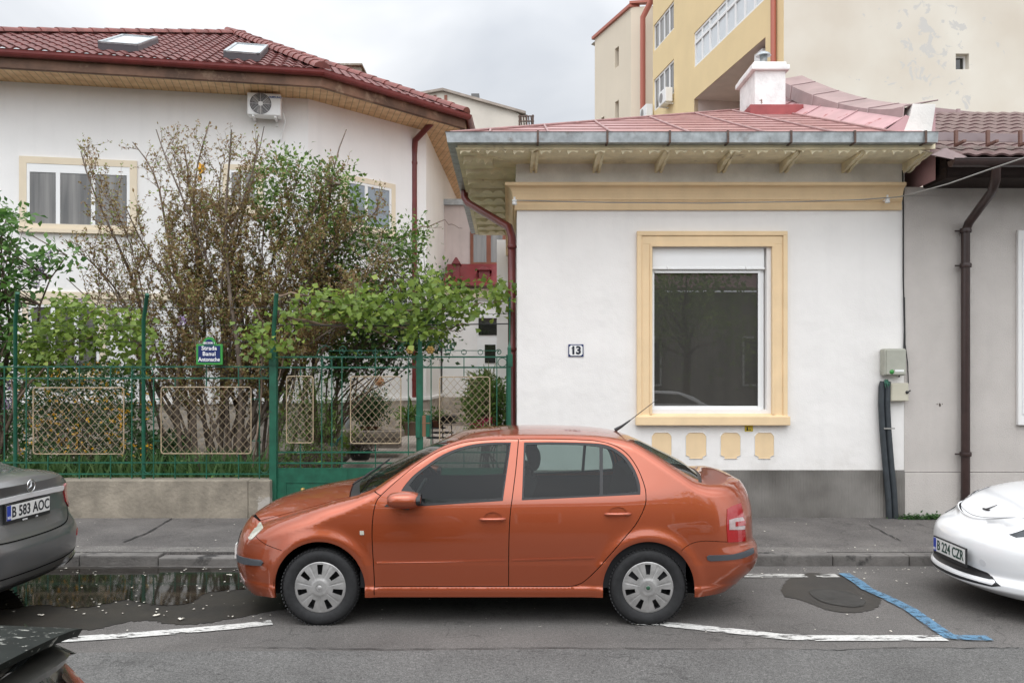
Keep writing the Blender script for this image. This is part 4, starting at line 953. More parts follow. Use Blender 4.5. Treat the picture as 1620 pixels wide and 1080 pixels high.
mb=MB(); mb.box((wx(1005),FY-.085,wz(672)),(wx(1247),FY+.0,wz(658)),.008); mb.prism([(wx(1007)+.03,FY-.07,wz(658)),(wx(1244)-.03,FY-.07,wz(658)),(wx(1244)-.03,FY+.13,wz(646)),(wx(1007)+.03,FY+.13,wz(646))],(0,0,-.03)); mb.build('window_sill',M['cream'],hs)
wf=MB(); yw=FY+.07
frame(wf,wx(1031),wx(1211),wz(648),wz(424),.045,yw,yw+.06,.004,'LRTB'); wf.box((wx(1201.5),yw-.012,wz(648)),(wx(1206),yw,wz(424)),.003); wf.box((wx(1037),yw-.014,wz(431)),(wx(1203),yw,wz(427.5)),.003)
wfo=wf.build('window',M['pvc'],hs)
mb=MB(); mb.box((wx(1033),yw-.035,wz(424)),(wx(1211),yw+.08,wz(391)),.012); mb.box((wx(1033),yw-.045,wz(425.5)),(wx(1211),yw-.02,wz(422.5)),.003)
for p in (1056,1181): mb.tube([(wx(p),yw-.05,wz(421)),(wx(p)+.01,yw-.055,wz(426))],.006,6)
mb.build('shutter_box',M['pvc'],wfo)
mb=MB(); mb.box((wx(1037),yw+.02,wz(643)),(wx(1203),yw+.03,wz(430))); mb.build('pane',bigpane(),wfo)
# soffit
OV=.72; mb=MB()
mb.add([(X0-OV,FY-OV,ZT+.012),(X1-.03,FY-OV,ZT+.012),(X1-.03,FY+.0,ZT+.0),(X0,FY+.0,ZT+.0),(X0-OV,FY+5.3,ZT+.012),(X0,FY+5.3,ZT+.0)],[(0,3,2,1),(0,4,5,3)])
mb.prism([(X0-OV,FY-OV,ZT-.002),(X0-OV+.03,FY-OV,ZT-.002),(X0+.02,FY+.0,ZT-.006),(X0,FY+.02,ZT-.006)],(0,0,.01))
sof=mb.build('soffit',M['soffit'],hs)
# scalloped fringe boards
def scallop(mb,a,b,ztop,dz,n,amp,th=.02):
    a=Vector(a); b=Vector(b); d=b-a; nrm=Vector((-d.y,d.x,0)).normalized()*th; m=n*6; top=[];bot=[]
    for k in range(m+1):
        p=a+d*k/m; ph=(k%6)/6; s_=amp*(abs(math.sin(math.pi*(k/6)))**.7) ; top.append(Vector((p.x,p.y,ztop))); bot.append(Vector((p.x,p.y,ztop-dz+s_-(amp*.6 if (k//6)%3==0 else 0))))
    vs=[v for t,b_ in zip(top,bot) for v in (t,b_,t+nrm,b_+nrm)]
    fs=[];
    for k in range(m):
        i=4*k; j=i+4; fs+=[(i,i+1,j+1,j),(i+2,j+2,j+3,i+3),(i+1,i+3,j+3,j+1)]
    mb.add(vs,fs)
mb=MB(); scallop(mb,(X0-OV+.05,FY-OV+.05,0),(X1-.02,FY-OV+.05,0),ZT+.02,.055,52,.035); mb.build('eaves_fringe',M['soffit'],hs)
yy=FY-.35; k=0
while yy<FY+5.1:
    mb=MB(); xo=X0-OV+.07; xi=X0-.0-(0.0 if yy>FY else 0)
    xin=X0 if yy>FY+.02 else X0-.36+(yy-FY+.35)
    scallop(mb,(xo,yy,0),(X0+.0 if yy>FY else X0-.3,yy,0),ZT+.005,.075,4,.04,.025)
    mb.box((xo,yy+.02,ZT-.02),(X0 if yy>FY else X0-.3,yy+.5,ZT-.006)); mb.build('soffit_board',M['soffit'],hs); yy+=.56; k+=1
# brackets
def bracket(px):
    x=wx(px); w_=.045; mb=MB()
    base=[(0,4.375),(0.06,4.375),(.11,4.385),(.16,4.41),(.20,4.415),(.26,4.42),(.31,4.445),(.36,4.445),(.44,4.452),(.52,4.462),(.56,4.47),(.585,4.485),(.585,ZT),(0,ZT)]
    for (dx,sc_) in ((-.03,1.0),(0,.93),(.03,1.0)):
        mb.prism([(x+dx-.015,FY-o*sc_-.016,ZT-(ZT-z)*(1 if sc_==1 else .8)) for o,z in base],(.029,0,0))
    return mb.build('eaves_bracket',M['soffit'],hs)
for p in (844,943,1041,1140,1238,1336,1432): bracket(p)
# gutter: box section swept round
yg=FY-.86; xg=X0-.80; zg1=4.645; zg0=4.535
mb=MB()
gp=[(.0,zg0),(.11,zg0),(.125,zg1),(.135,zg1+.008),(.12,zg1+.01),(.10,zg0+.01),(.0,zg0+.012)]
def sweep2(mb,prof,x0,x1,y,yback):
    n=len(prof); A=[(x0-o,yback,z) for o,z in prof]; Bv=[(x0-o,y-o,z) for o,z in prof]; Cv=[(x1,y-o,z) for o,z in prof]
    mb.add(A+Bv+Cv,[(i,i+1,n+i+1,n+i) for i in range(n-1)]+[(n+i,n+i+1,2*n+i+1,2*n+i) for i in range(n-1)]+[tuple(range(2*n,3*n)),tuple(range(n))[::-1]])
sweep2(mb,gp,X0-OV+.02,fx(1485,9.47),FY-OV+.02,FY+5.4); gut=mb.build('gutter',M['galv'],hs)
for p in (851,961,1060,1152,1252,1353,1465):
    m2=MB(); x=fx(p,9.46); yb=FY-OV+.02-.13
    m2.box((x-.012,yb-.014,zg0-.01),(x+.012,yb-.006,zg1+.012)); m2.box((x-.012,yb-.012,zg0-.012),(x+.012,yb+.14,zg0-.004)); m2.box((x-.012,yb-.012,zg1+.01),(x+.012,yb+.1,zg1+.018)); m2.build('gutter_strap',M['rust'],gut)
mb=MB(); yb=FY-OV+.02; mb.prism([(X0-OV+.02,yb,ZT+.0),(X1+.03,yb,ZT+.0),(X1+.03,yb,zg1+.02),(X0-OV+.02,yb,zg1+.02)],(0,.03,0)); mb.build('fascia',M['soffit'],hs)
# roof: pink sheet metal with seams
def pink():
    m,t,b,L=nodes_mat('pink_sheet_roof'); nd=t.nodes.new
    g=nd('ShaderNodeNewGeometry'); n=nd('ShaderNodeTexNoise'); n.inputs['Scale'].default_value=1.3; n.inputs['Detail'].default_value=7; n.inputs['Roughness'].default_value=.65; L(g.outputs['Position'],n.inputs['Vector'])
    r=nd('ShaderNodeValToRGB'); e=r.color_ramp.elements; e[0].position=.3; e[0].color=(.30,.125,.115,1); e[1].position=.72; e[1].color=(.43,.25,.24,1); L(n.outputs[0],r.inputs[0])
    n2=nd('ShaderNodeTexNoise'); n2.inputs['Scale'].default_value=9; n2.inputs['Detail'].default_value=6; L(g.outputs['Position'],n2.inputs['Vector'])
    m2=nd('ShaderNodeMapRange'); m2.inputs[1].default_value=.62; m2.inputs[2].default_value=.72; m2.inputs[4].default_value=.6; L(n2.outputs[0],m2.inputs[0])
    mx=nd('ShaderNodeMix'); mx.data_type='RGBA'; L(m2.outputs[0],mx.inputs[0]); L(r.outputs[0],mx.inputs[6]); mx.inputs[7].default_value=(.22,.07,.06,1); L(mx.outputs[2],b.inputs['Base Color'])
    b.inputs['Roughness'].default_value=.42; return m
M['pink']=pink(); M['pinkpale']=mat('pale_pink_sheet',(.50,.30,.31),.4,var=.12,vscale=2.5,stains=((.32,.08,.08),3.2,.62,.05)); M['mauve']=mat('mauve_coping',(.33,.23,.225),.45,var=.15,vscale=2.5)
SL_=.375; ex,ey,ez=X0-.78,FY-.80,4.64; XP=X1+.0; S5=5.6
rf=MB()
rf.add([(ex,ey,ez),(XP,ey,ez),(XP,ey+S5,ez+SL_*S5),(ex+S5,ey+S5,ez+SL_*S5),(ex,ey+11,ez),(ex+S5,ey+11,ez+SL_*S5)],[(0,1,2,3)])
rf.add([(ex,ey,ez),(ex+S5,ey+S5,ez+SL_*S5),(ex+S5,ey+6.3,ez+SL_*S5),(ex,ey+6.3,ez)],[(0,1,2,3)])
rf.quad((ex,ey,ez),(XP,ey,ez),(XP,ey,ez-.03),(ex,ey,ez-.03))
roof=rf.build('roof',M['pink'],hs)
sm=MB(); ex2=ex+.30
xs_=[fx(p,9.5) for p in (775,868,968,1092,1213,1322,1420)]
for x in xs_:
    s0=0; sm_end=min(S5,x-ex) ; 
    a=Vector((x,ey,ez+.012)); b=Vector((x,ey+sm_end,ez+SL_*sm_end+.012)); sm.tube([a,b],.016,5)
j=0
for i in range(len(xs_)-1):
    for q in range(1,10):
        s_=q*.42+ (i%3)*.13
        xl=max(xs_[i],ex+s_)
        if xl>=xs_[i+1]: continue
        zz=ez+SL_*s_+.004; sm.obox(((xl+xs_[i+1])/2,ey+s_,zz+.002),(1,0,0),(0,1,SL_),(0,-SL_,1),(xs_[i+1]-xl)/2,.012,.005)
sm.tube([(ex,ey,ez+.01),(ex+S5,ey+S5,ez+SL_*S5+.01)],.02,6); sm.build('roof_seam',mat('seam_pink',(.33,.18,.17),.45,var=.2,vscale=12),hs)
# party-wall parapet clad in sheet metal: runs back up the roof slope
pw=MB(); xa=fx(1435,9.9); xb=xa+.34
def ptop(y): 
    t=(y-9.9)/4.6; return 5.10+ (1.95)*(t**1.25 if t>0 else 0)
ys=[9.9+4.6*k/14 for k in range(15)]
for y1_,y2_ in zip(ys,ys[1:]):
    pw.quad((xa,y2_,4.68),(xa,y1_,4.68),(xa,y1_,ptop(y1_)-.22),(xa,y2_,ptop(y2_)-.22)); pw.quad((xb,y1_,4.2),(xb,y2_,4.2),(xb,y2_,ptop(y2_)),(xb,y1_,ptop(y1_)))
pw.quad((xa,9.9,4.68),(xb,9.9,4.68),(xb,9.9,ptop(9.9)),(xa,9.9,ptop(9.9)-.2))
po=pw.build('parapet',M['pinkpale'],hs)
cp=MB()
for y1_,y2_ in zip(ys,ys[1:]):
    o=.05
    cp.quad((xa-o,y2_,ptop(y2_)-.24),(xa-o,y1_,ptop(y1_)-.24),(xa-o+.02,y1_,ptop(y1_)-.02),(xa-o+.02,y2_,ptop(y2_)-.02))
    cp.quad((xa-o+.02,y2_,ptop(y2_)-.02),(xa-o+.02,y1_,ptop(y1_)-.02),(xb+.04,y1_,ptop(y1_)+.05),(xb+.04,y2_,ptop(y2_)+.05))
cp.add([(xa-.05,14.5,ptop(14.5)-.24),(xb+.04,14.5,ptop(14.5)-.24),(xb+.04,14.5,ptop(14.5)+.05),(xa-.03,14.5,ptop(14.5)-.02)],[(0,1,2,3)])
for y in ys[::3]: cp.tube([(xa-.055,y,ptop(y)-.24),(xa-.035,y,ptop(y)-.01),(xb+.03,y,ptop(y)+.055)],.008,5)
cp.build('coping',M['mauve'],po)
e=MB(); # flashing skirt where it meets the roof, and bare plaster end
for y1_,y2_ in zip(ys,ys[1:]):
    rz_=lambda y: ez+SL_*(y-ey)
    e.quad((xa-.28,y2_,rz_(y2_)+.012),(xa-.28,y1_,rz_(y1_)+.012),(xa-.006,y1_,rz_(y1_)+.17),(xa-.006,y2_,rz_(y2_)+.17))
for y in ys[::4]: e.tube([(xa-.29,y,ez+SL_*(y-ey)+.02),(xa-.01,y,ez+SL_*(y-ey)+.18)],.008,5)
r0=ez+SL_*(9.9-ey); e.prism([(xa-.29,9.885,r0-.02),(xa+.05,9.885,r0-.02),(xa+.05,9.885,ptop(9.9)-.16),(xa-.012,9.885,r0+.18)],(0,.012,0)); e.build('flashing',M['pinkpale'],po)
e=MB(); A=F(1445,166,9.88);  e.add([(fx(1426,9.9),9.88,4.68),(fx(1470,9.9),9.88,4.68),(fx(1471,9.9),9.88,4.7),(fx(1479,9.9),9.88,fz(166,9.9)),(fx(1443,9.9),9.88,fz(165,9.9)),(fx(1438,9.9),9.88,fz(185,9.9)),(fx(1429,9.9),9.88,fz(208,9.9))],[(0,1,2,3,4,5,6)]); 
v=e.v[:]; e=MB(); e.prism(v,(0,.5,0)); e.build('parapet_end',M['frieze'],po)
# chimney
ch=MB(); xc0,xc1=fx(1194,13.1),fx(1243,13.1); zc0,zc1=5.6,fz(112,13.1)
ch.box((xc0,13.1,zc0),(xc1,13.95,zc1),.015); cho=ch.build('chimney',mat('white_chimney',(.80,.79,.77),.85,var=.12,vscale=5,bump=.6,bscale=20,stains=((.20,.13,.10),6,.66,.02)),hs)
c2=MB(); c2.box((xc0-.06,13.04,zc1),(xc1+.05,14.01,fz(104,13.1)),.015); c2.box((xc0-.02,13.08,fz(104,13.1)),(xc1+.01,13.97,fz(98,13.1)),.015); c2.build('chimney_cap',MATS['white_chimney'],cho)
c3=MB(); cx_=fx(1208,13.5); c3.lathe([(.06,0),(.06,.2),(.001,.2)],(cx_,13.5,fz(100,13.3)),'Z',16); c3.lathe([(.12,.19),(.10,.225),(.04,.26),(.001,.27)],(cx_,13.5,fz(100,13.3)),'Z',16); c3.lathe([(.12,.19),(.001,.2)],(cx_,13.5,fz(100,13.3)),'Z',16); c3.build('flue_pipe',M['galv'],cho)
c4=MB(); c4.box((xc0-.10,13.0,5.55),(xc1+.25,14.0,fz(165,13.0)),.01); c4.build('chimney_flashing',mat('red_flashing',(.30,.055,.055),.5,var=.2),cho)
# downpipe
dp=MB(); dp.tube([(X0-.74,12.0,4.56),(X0-.74,12.0,4.43),(X0-.68,11.9,4.33),(X0-.10,10.72,3.78),(X0-.062,10.56,3.62),(X0-.062,10.54,.3),(X0-.07,10.4,.14)],.052,12)
for z in (3.5,2.2,.9): dp.lathe([(.056,-.02),(.06,0),(.056,.02)],(X0-.062,10.54,z),'Z',12)
dp.build('downpipe',M['redpipe'],hs)
# attachments: signs, boxes, cables
sg=thing('house_number_sign','small white enamel plate with number 13 on the white house wall','sign',(wx(911),FY-.001,wz(554)))
mb=MB(); mb.box((wx(899),FY-.012,wz(564)),(wx(923),FY-.001,wz(544.5)),.002); mb.build('border',M['blue_sign'],sg)
mb=MB(); a,b,c,d=wx(899)+.012,wx(923)-.012,wz(564)+.012,wz(544.5)-.012; mb.prism([(a+.02,FY-.0155,c),(b-.02,FY-.0155,c),(b,FY-.0155,c+.02),(b,FY-.0155,d-.02),(b-.02,FY-.0155,d),(a+.02,FY-.0155,d),(a,FY-.0155,d-.02),(a,FY-.0155,c+.02)],(0,.004,0)); mb.build('face',M['white_paint'],sg)
mb=MB(); mb.obox((wx(911)-.041,FY-.0175,wz(554.5)+.034),(1,0,.7),(0,1,0),(-.7,0,1),.014,.001,.006); text_mb(mb,'13',.135,lambda v:(wx(911)+v[0],FY-.017-v[2],wz(554.5)+v[1]),.001,.95,.006); mb.build('digits',M['text_dark'],sg)
gs=thing('gas_label','small yellow gas-point label stuck below the window sill','label',(wx(1184),FY-.002,wz(677)))
mb=MB(); mb.box((wx(1178),FY-.008,wz(682)),(wx(1191),FY-.001,wz(672.3)),.001); mb.build('plate',M['yellow'],gs)
mb=MB(); x_,z_=wx(1181),wz(680.5); mb.box((x_,FY-.011,z_),(x_+.014,FY-.0085,z_+.045)); mb.box((x_-.004,FY-.011,z_),(x_+.022,FY-.0085,z_+.014)); mb.box((x_+.034,FY-.011,z_),(x_+.048,FY-.0085,z_+.014)); mb.build('mark',M['text_dark'],gs)
bx=thing('meter_box','larger rounded grey-green meter box at the right end of the white wall','meter box',(wx(1408),FY-.001,wz(595)))
mb=MB(); mb.box((wx(1391),FY-.14,wz(594)),(wx(1426),FY-.001,wz(551.5)),.03); mb.build('case',M['box_grey'],bx)
mb=MB(); mb.box((wx(1394),FY-.15,wz(592)),(wx(1424),FY-.139,wz(554)),.012); cov=mb.build('cover',M['box_grey'],bx)
mb=MB(); mb.box((wx(1407),FY-.153,wz(588)),(wx(1421),FY-.1495,wz(584.5)),.0); mb.build('label_strip',M['white_paint'],cov)
mb=MB(); mb.lathe([(.0,-.003),(.028,-.003),(.028,.0)],(wx(1402),FY-.150,wz(588)),'Y',12); mb.build('green_spot',M['green_sign'],cov)
b2=thing('meter_box','smaller beige square meter box hung just below the grey one','meter box',(wx(1418),FY-.001,wz(634)))
mb=MB(); mb.box((wx(1404),FY-.09,wz(634)),(wx(1432),FY-.001,wz(605.5)),.008); mb.build('case',M['box_beige'],b2)
mb=MB(); mb.box((wx(1405.5),FY-.096,wz(633)),(wx(1430.5),FY-.089,wz(607)),.004); mb.build('door',M['box_beige'],b2)
mb=MB(); mb.lathe([(.0,-.02),(.018,-.018),(.02,.0)],(wx(1429),FY-.09,wz(620)),'Y',14); mb.tube([(wx(1429),FY-.105,wz(620)),(wx(1434),FY-.105,wz(617))],.008,6); mb.build('lock',M['black'],b2)
cd=thing('cable_conduit','pair of dark corrugated conduits leaning up the wall into the meter box','conduit',(wx(1412),FY-.06,SWZ))
for dx,dy in ((0,0),(9.5,.0)):
    mb=MB(); pts_=[F(x+dx,y,FY-.07-dy) for x,y in ((1411-4,820),(1405,780),(1400,730),(1396,680),(1394,640),(1394.5,612),(1396,603))]; pts_[0].z=SWZ; mb.tube(pts_,[.036]*6+[.03],10); mb.build('conduit',M['conduit'],cd)
mb=MB(); mb.box((wx(1392),FY-.115,wz(677.5)),(wx(1409),FY-.108,wz(675.5))); mb.build('strap',M['wire'],cd)
mb=MB()
for k in range(8): a=F(1396+random.uniform(0,8),602,FY-.1); mb.tube([a,a+Vector((random.uniform(-.02,.03),-.03,random.uniform(-.04,.02))),a+Vector((random.uniform(-.02,.05),-.04,random.uniform(-.09,-.03)))],.005,5)
mb.build('tape',M['green'],cd)
cb=thing('wall_cable','thin black cables running down the seam between the two houses','cable',(wx(1430),FY-.03,1.8))
mb=MB(); mb.tube([F(x,y,FY-.025) for x,y in ((1428,270),(1429,330),(1429,440),(1431,520),(1430,560),(1426,585),(1422,596))],.009,6); mb.build('cable',M['cable'],cb)
mb=MB(); mb.tube([F(x,y,FY-.02) for x,y in ((1431,470),(1432,545),(1436,575),(1437,605),(1433,628))],.006,6); mb.build('cable',M['cable'],cb)
oc=thing('overhead_cable','thin grey cable strung along the cornice and out to the upper right','cable',(wx(1420),FY-.2,4.0))
mb=MB(); pts_=[F(815,317,FY-.16)]+[F(815+(1418-815)*t,317+1.0*math.sin(math.pi*t)*6-3*t,FY-.17) for t in (.1,.25,.5,.75,.9)]+[F(1418,312,FY-.18),F(1425,311,9.9),F(1460,302,9.6),F(1500,291,9.2),F(1560,270,8.6),F(1640,243,8.0),F(1800,190,7.0)]; mb.tube(pts_,.007,6); mb.build('cable',M['wire'],oc)
for (px,py) in ((814,318),(1404,315)):
    mb=MB(); c=F(px,py,FY-.15); mb.lathe([(.012,-.05),(.03,-.045),(.03,-.02),(.018,-.015),(.03,-.005),(.03,.015),(.012,.02),(.012,.05)],(c.x,c.y,c.z),'Z',12); mb.tube([c,c+Vector((0,.17,0))],.008,6); mb.build('insulator',M['pvc'],oc)
# ================================================================= brown-roofed house on the right
bh=thing('rendered_house','greige rendered house with dark brown metal tile roof at the right edge','house',(X1,FY,SWZ))
mb=MB(); mb.box((X1+.003,FY+.0,wz(746)),(13,FY+8,4.2)); mb.quad((X1,FY-.02,4.2),(13,FY-.02,4.2),(13,FY-.02,4.1),(X1,FY-.02,4.1)); mb.build('wall',M['greige'],bh)
mb=MB(); mb.box((X1+.004,FY-.018,SWZ-.05),(13,FY+.02,wz(747)),.006); mb.build('plinth',M['greige'],bh)
mb=MB(); xl=fx(1460,10.3); xe=fx(1500,9.75); z0,z1=4.165,4.50
mb.box((xl,9.75,z0+.02),(13,10.3,z1)); mb.box((xl+.01,9.735,4.21),(13,9.75,z1+.02)); 
for z in (4.26,4.33,4.40): mb.box((xl-.006,9.73,z),(xl,10.29,z+.006))
mb.build('fascia_box',mat('dark_fascia',(.030,.020,.017),.75,spec=.2,var=.2,vscale=8),bh)
def wave_roof(mb,o,du,dv,n,U,V,rows,wl,amp,step,umin=None,umax=None,samp=6):
    """corrugated, row-stepped tiles. o origin, du,dv unit vectors"""
    o=Vector(o);du=Vector(du);dv=Vector(dv);n=Vector(n); rl=V/rows
    for r in range(rows):
        v0,v1=r*rl,(r+1)*rl+.02
        if umin: a0,a1,b0,b1=umin(v0),umin(v1),umax(v0),umax(v1)
        else: a0=a1=0;b0=b1=U
        if b0-a0<.05: continue
        m=int((b0-a0)/wl*samp)+1; lo=[];hi=[];fr=[]
        for k in range(m+1):
            u=a0+(b0-a0)*k/m; u1=min(max(u,a1),b1); h=amp*(.5+.5*math.cos(2*math.pi*u/wl))**.8; h1=amp*(.5+.5*math.cos(2*math.pi*u1/wl))**.8
            lo.append(o+du*u+dv*v0+n*(h+step)); hi.append(o+du*u1+dv*v1+n*(h1)); fr.append(o+du*u+dv*(v0+.004)+n*(h-.008))
        b=len(lo); mb.add(lo+hi,[(k,k+1,b+k+1,b+k) for k in range(b-1)],True); mb.add(fr+lo,[(k,k+1,b+k+1,b+k) for k in range(b-1)],False)
mb=MB(); th=math.atan(.45); xr0=fx(1470,9.5); wave_roof(mb,(xr0,9.42,4.36),(1,0,0),(0,math.cos(th),math.sin(th)),(0,-math.sin(th),math.cos(th)),8.0,3.9,11,.195,.022,.014,samp=10); mb.build('roof',M['brownroof'],bh)
mb=MB(); mb.prism([F(1474,245,9.36),F(1496,234,9.4),F(1530,248,9.34),F(1512,253,9.34)],(0,.05,.01)); mb.build('loose_sheet',mat('tin_sheet',(.22,.16,.155),.4,metal=.3,var=.2),bh)
mb=MB(); mb.prism([F(1480,209,9.75),F(1800,216,9.75),F(1800,230,9.72),F(1480,222,9.72)],(0,.03,.004)); gd=mb.build('snow_guard',mat('snow_guard_metal',(.17,.12,.12),.4,var=.1),bh)
for p in (1508,1558,1609):
    m2=MB(); a=F(p,214,9.7); m2.box((a.x-.018,9.62,a.z-.12),(a.x+.018,9.66,a.z+.04),.006); m2.box((a.x-.018,9.45,a.z-.15),(a.x+.018,9.66,a.z-.12),.004); m2.build('guard_bracket',mat('guard_rust',(.16,.08,.06),.6) if 'guard_rust' not in MATS else MATS['guard_rust'],gd)
mb=MB()
gv=[(.075*math.cos(a),.075*math.sin(a)) for a in np.linspace(math.pi,2*math.pi,13)]
xs0=fx(1503,9.34)
mb.add([(x,9.32+a,4.285+b) for x in (xs0,13) for a,b in gv]+[(x,9.32+a*.93,4.285+b*.93) for x in (xs0,13) for a,b in gv],[(i,i+1,13+i+1,13+i) for i in range(12)]+[(26+i,39+i,39+i+1,26+i+1) for i in range(12)]+[tuple(range(13))]); mb.tube([(xs0,9.245,4.288),(13,9.245,4.288)],.009,6); mb.build('gutter',M['brownmetal'],bh)
mb=MB(); mb.tube([F(1576,262,9.33),F(1575,285,9.36),F(1570,302,9.5),F(1533,352,10.19),F(1527.5,366,10.215),F(1527.5,770,10.215),F(1527,812,10.215)],[.052]*7,14)
for py in (365,420,718): c=F(1527.5,py,10.215); mb.lathe([(.066,-.025),(.07,0),(.066,.025)],tuple(c),'Z',14); mb.tube([c+Vector((-.12,.02,0)),c],.012,6)
mb.build('downpipe',M['brownmetal'],bh)
mb=MB(); mb.box((fx(1611,10.25),FY-.05,wz(672)),(fx(1760,10.25),FY,wz(365)),.01); wso=mb.build('window_surround',M['white_plaster2'],bh)
mb=MB(); mb.box((fx(1617,10.25),FY-.06,wz(655)),(fx(1750,10.25),FY-.049,wz(380)),.005); mb.build('window',M['pvc'],bh)
mb=MB(); c=F(1487,640,FY-.003)
for dx,dz,s_ in ((0,0,.02),(.03,.01,.008),(-.035,.008,.008)): blobp=[(c.x+dx+s_*math.cos(a)*random.uniform(.5,1),FY-.004,c.z+dz+s_*1.3*math.sin(a)*random.uniform(.5,1)) for a in np.linspace(0,6,9)]; mb.add(blobp,[tuple(range(9))])
mb.build('plaster_chip',mat('chip_dark',(.09,.07,.06),.9),bh)
mb=MB(); 
for i in range(5):
    a=F(1440+i*75,166+i*8.5,13.0); b=F(1440+(i+1)*75+4,166+(i+1)*8.5,13.0); mb.prism([a,b,b+Vector((0,0,-.13)),a+Vector((0,0,-.13))],(0,.3,.0)); mb.prism([b+Vector((-.05,-.01,.02)),b+Vector((.0,-.01,.02)),b+Vector((0,-.01,-.13)),b+Vector((-.05,-.01,-.13))],(0,.3,0))
mb.build('ridge_flashing',M['mauve'],bh)
# ================================================================= left two-storey house, turned to the street
class Wall:
    """vertical wall frame: origin C (x,y), direction d along the wall, outward normal n"""
    def __init__(s,C,d,n): s.C=Vector((*C,0)); s.d=Vector((*d,0)).normalized(); s.n=Vector((*n,0)).normalized()
    def p(s,a,o,z): q=s.C+s.d*a+s.n*o; return Vector((q.x,q.y,z))
    def hit(s,px,py,o=0.0):
        r=Vector(((px-CX)/FPX,1,0)); C=s.C+s.n*o; t=C.dot(s.n)/r.dot(s.n); q=r*t; return ((q-C).dot(s.d), fz(py,t))
    def lm(s,mb,src):   # transform a local mesh (a,-o,z) -> world
        mb.add([s.p(v[0],-v[1],v[2]) for v in src.v],src.f); return mb
def curtain():
    m,t,b,L=nodes_mat('curtained_pane'); nd=t.nodes.new
    g=nd('ShaderNodeNewGeometry'); mp=nd('ShaderNodeMapping'); mp.inputs['Scale'].default_value=(1,1,.05); L(g.outputs['Position'],mp.inputs[0])
    n=nd('ShaderNodeTexNoise'); n.inputs['Scale'].default_value=9; n.inputs['Detail'].default_value=4; L(mp.outputs[0],n.inputs['Vector'])
    r=nd('ShaderNodeValToRGB'); e=r.color_ramp.elements; e[0].position=.35; e[0].color=(.055,.052,.047,1); e[1].position=.7; e[1].color=(.19,.18,.165,1); L(n.outputs[0],r.inputs[0]); L(r.outputs[0],b.inputs['Base Color'])
    b.inputs['Roughness'].default_value=.9; b.inputs['Coat Weight'].default_value=1; b.inputs['Coat Roughness'].default_value=.02; b.inputs['Coat IOR'].default_value=1.7; return m
M['curtain']=curtain()
lh=thing('two_storey_house','large white two-storey house with dark red tiled hip roof behind the garden','house',(-1.73,17.57,.5))
C1=Vector((-3.73,15.5)); C2=Vector((-1.73,17.57)); d1=Vector((-.984,-.179)); n1=Vector((.179,-.984)); d2=(C2-C1).normalized(); n2=Vector((d2.y,-d2.x)); n3=Vector((1,-.035)).normalized(); d3=Vector((.035,1)).normalized()
ZE=7.0; ZB=-.1; C0=C1+d1*12; C3=C2+d3*7
mb=MB(); 
for a,b in ((C0,C1),(C1,C2),(C2,C3)): mb.quad((a.x,a.y,ZB),(b.x,b.y,ZB),(b.x,b.y,ZE+.1),(a.x,a.y,ZE+.1))
mb.quad((C3.x,C3.y,ZB),(C3.x-9,C3.y+1,ZB),(C3.x-9,C3.y+1,ZE+.1),(C3.x,C3.y,ZE+.1))
mb.build('wall',M['white_plaster2'],lh)
W1=Wall(C1,d1,n1); W2=Wall(C1,d2,n2); W3=Wall(C2,d3,n3)
def stone():
    m,t,b,L=nodes_mat('stone_cladding'); nd=t.nodes.new
    g=nd('ShaderNodeNewGeometry'); mp=nd('ShaderNodeMapping'); mp.inputs['Scale'].default_value=(1,1,1.9); L(g.outputs['Position'],mp.inputs[0])
    v=nd('ShaderNodeTexVoronoi'); v.inputs['Scale'].default_value=4.2; v.distance='CHEBYCHEV'; L(mp.outputs[0],v.inputs['Vector'])
    v2=nd('ShaderNodeTexVoronoi'); v2.feature='DISTANCE_TO_EDGE'; v2.inputs['Scale'].default_value=4.2; L(mp.outputs[0],v2.inputs['Vector'])
    r=nd('ShaderNodeValToRGB'); e=r.color_ramp.elements; e[0].color=(.30,.26,.22,1); e[1].color=(.58,.52,.45,1); L(v.outputs['Color'],r.inputs[0]); L(r.outputs[0],b.inputs['Base Color'])
    bp=nd('ShaderNodeBump'); bp.inputs['Strength'].default_value=.8; bp.inputs['Distance'].default_value=.02; L(v2.outputs[0],bp.inputs['Height']); L(bp.outputs[0],b.inputs['Normal']); b.inputs['Roughness'].default_value=.9; return m
M['stone']=stone()
mb=MB()
for Wl,L_ in ((W1,12),(W2,(C2-C1).length),(W3,7)):
    a=MB(); a.box((-.06 if Wl is not W1 else 0,-.07,-.1),(L_+.05,0,1.33)); Wl.lm(mb,a)
mb.build('plinth',M['stone'],lh)
mb=MB()
for Wl,L_ in ((W1,12),(W2,(C2-C1).length),(W3,7)):
    a=MB(); a.box((-.06 if Wl is not W1 else 0,-.10,1.33),(L_+.05,0,1.385)); Wl.lm(mb,a)
mb.build('plinth_cap',M['white_plaster2'],lh)
mb=MB(); zc_=fz(466,14.6)
for Wl,L_ in ((W1,12),):
    a=MB(); a.box((0,-.05,zc_-.06),(L_,0,zc_+.06)); Wl.lm(mb,a)
mb.build('string_course',M['cream2'],lh)
OVH=.85
def off(o):   # eave polygon corners offset outward
    m12=(n1+n2)/(1+n1.dot(n2)); m23=(n2+n3)/(1+n2.dot(n3)); return C0+n1*o, C1+m12*o, C2+m23*o, C3+n3*o
def sweepL(mb,prof,pts_o):
    """profile (o,z) swept along the eave corners"""
    cols=[[Vector((*off(o)[k],z)) for o,z in prof] for k in range(4)]; n=len(prof)
    vs=[v for c in cols for v in c]; mb.add(vs,[(k*n+i,k*n+i+1,(k+1)*n+i+1,(k+1)*n+i) for k in range(3) for i in range(n-1)])
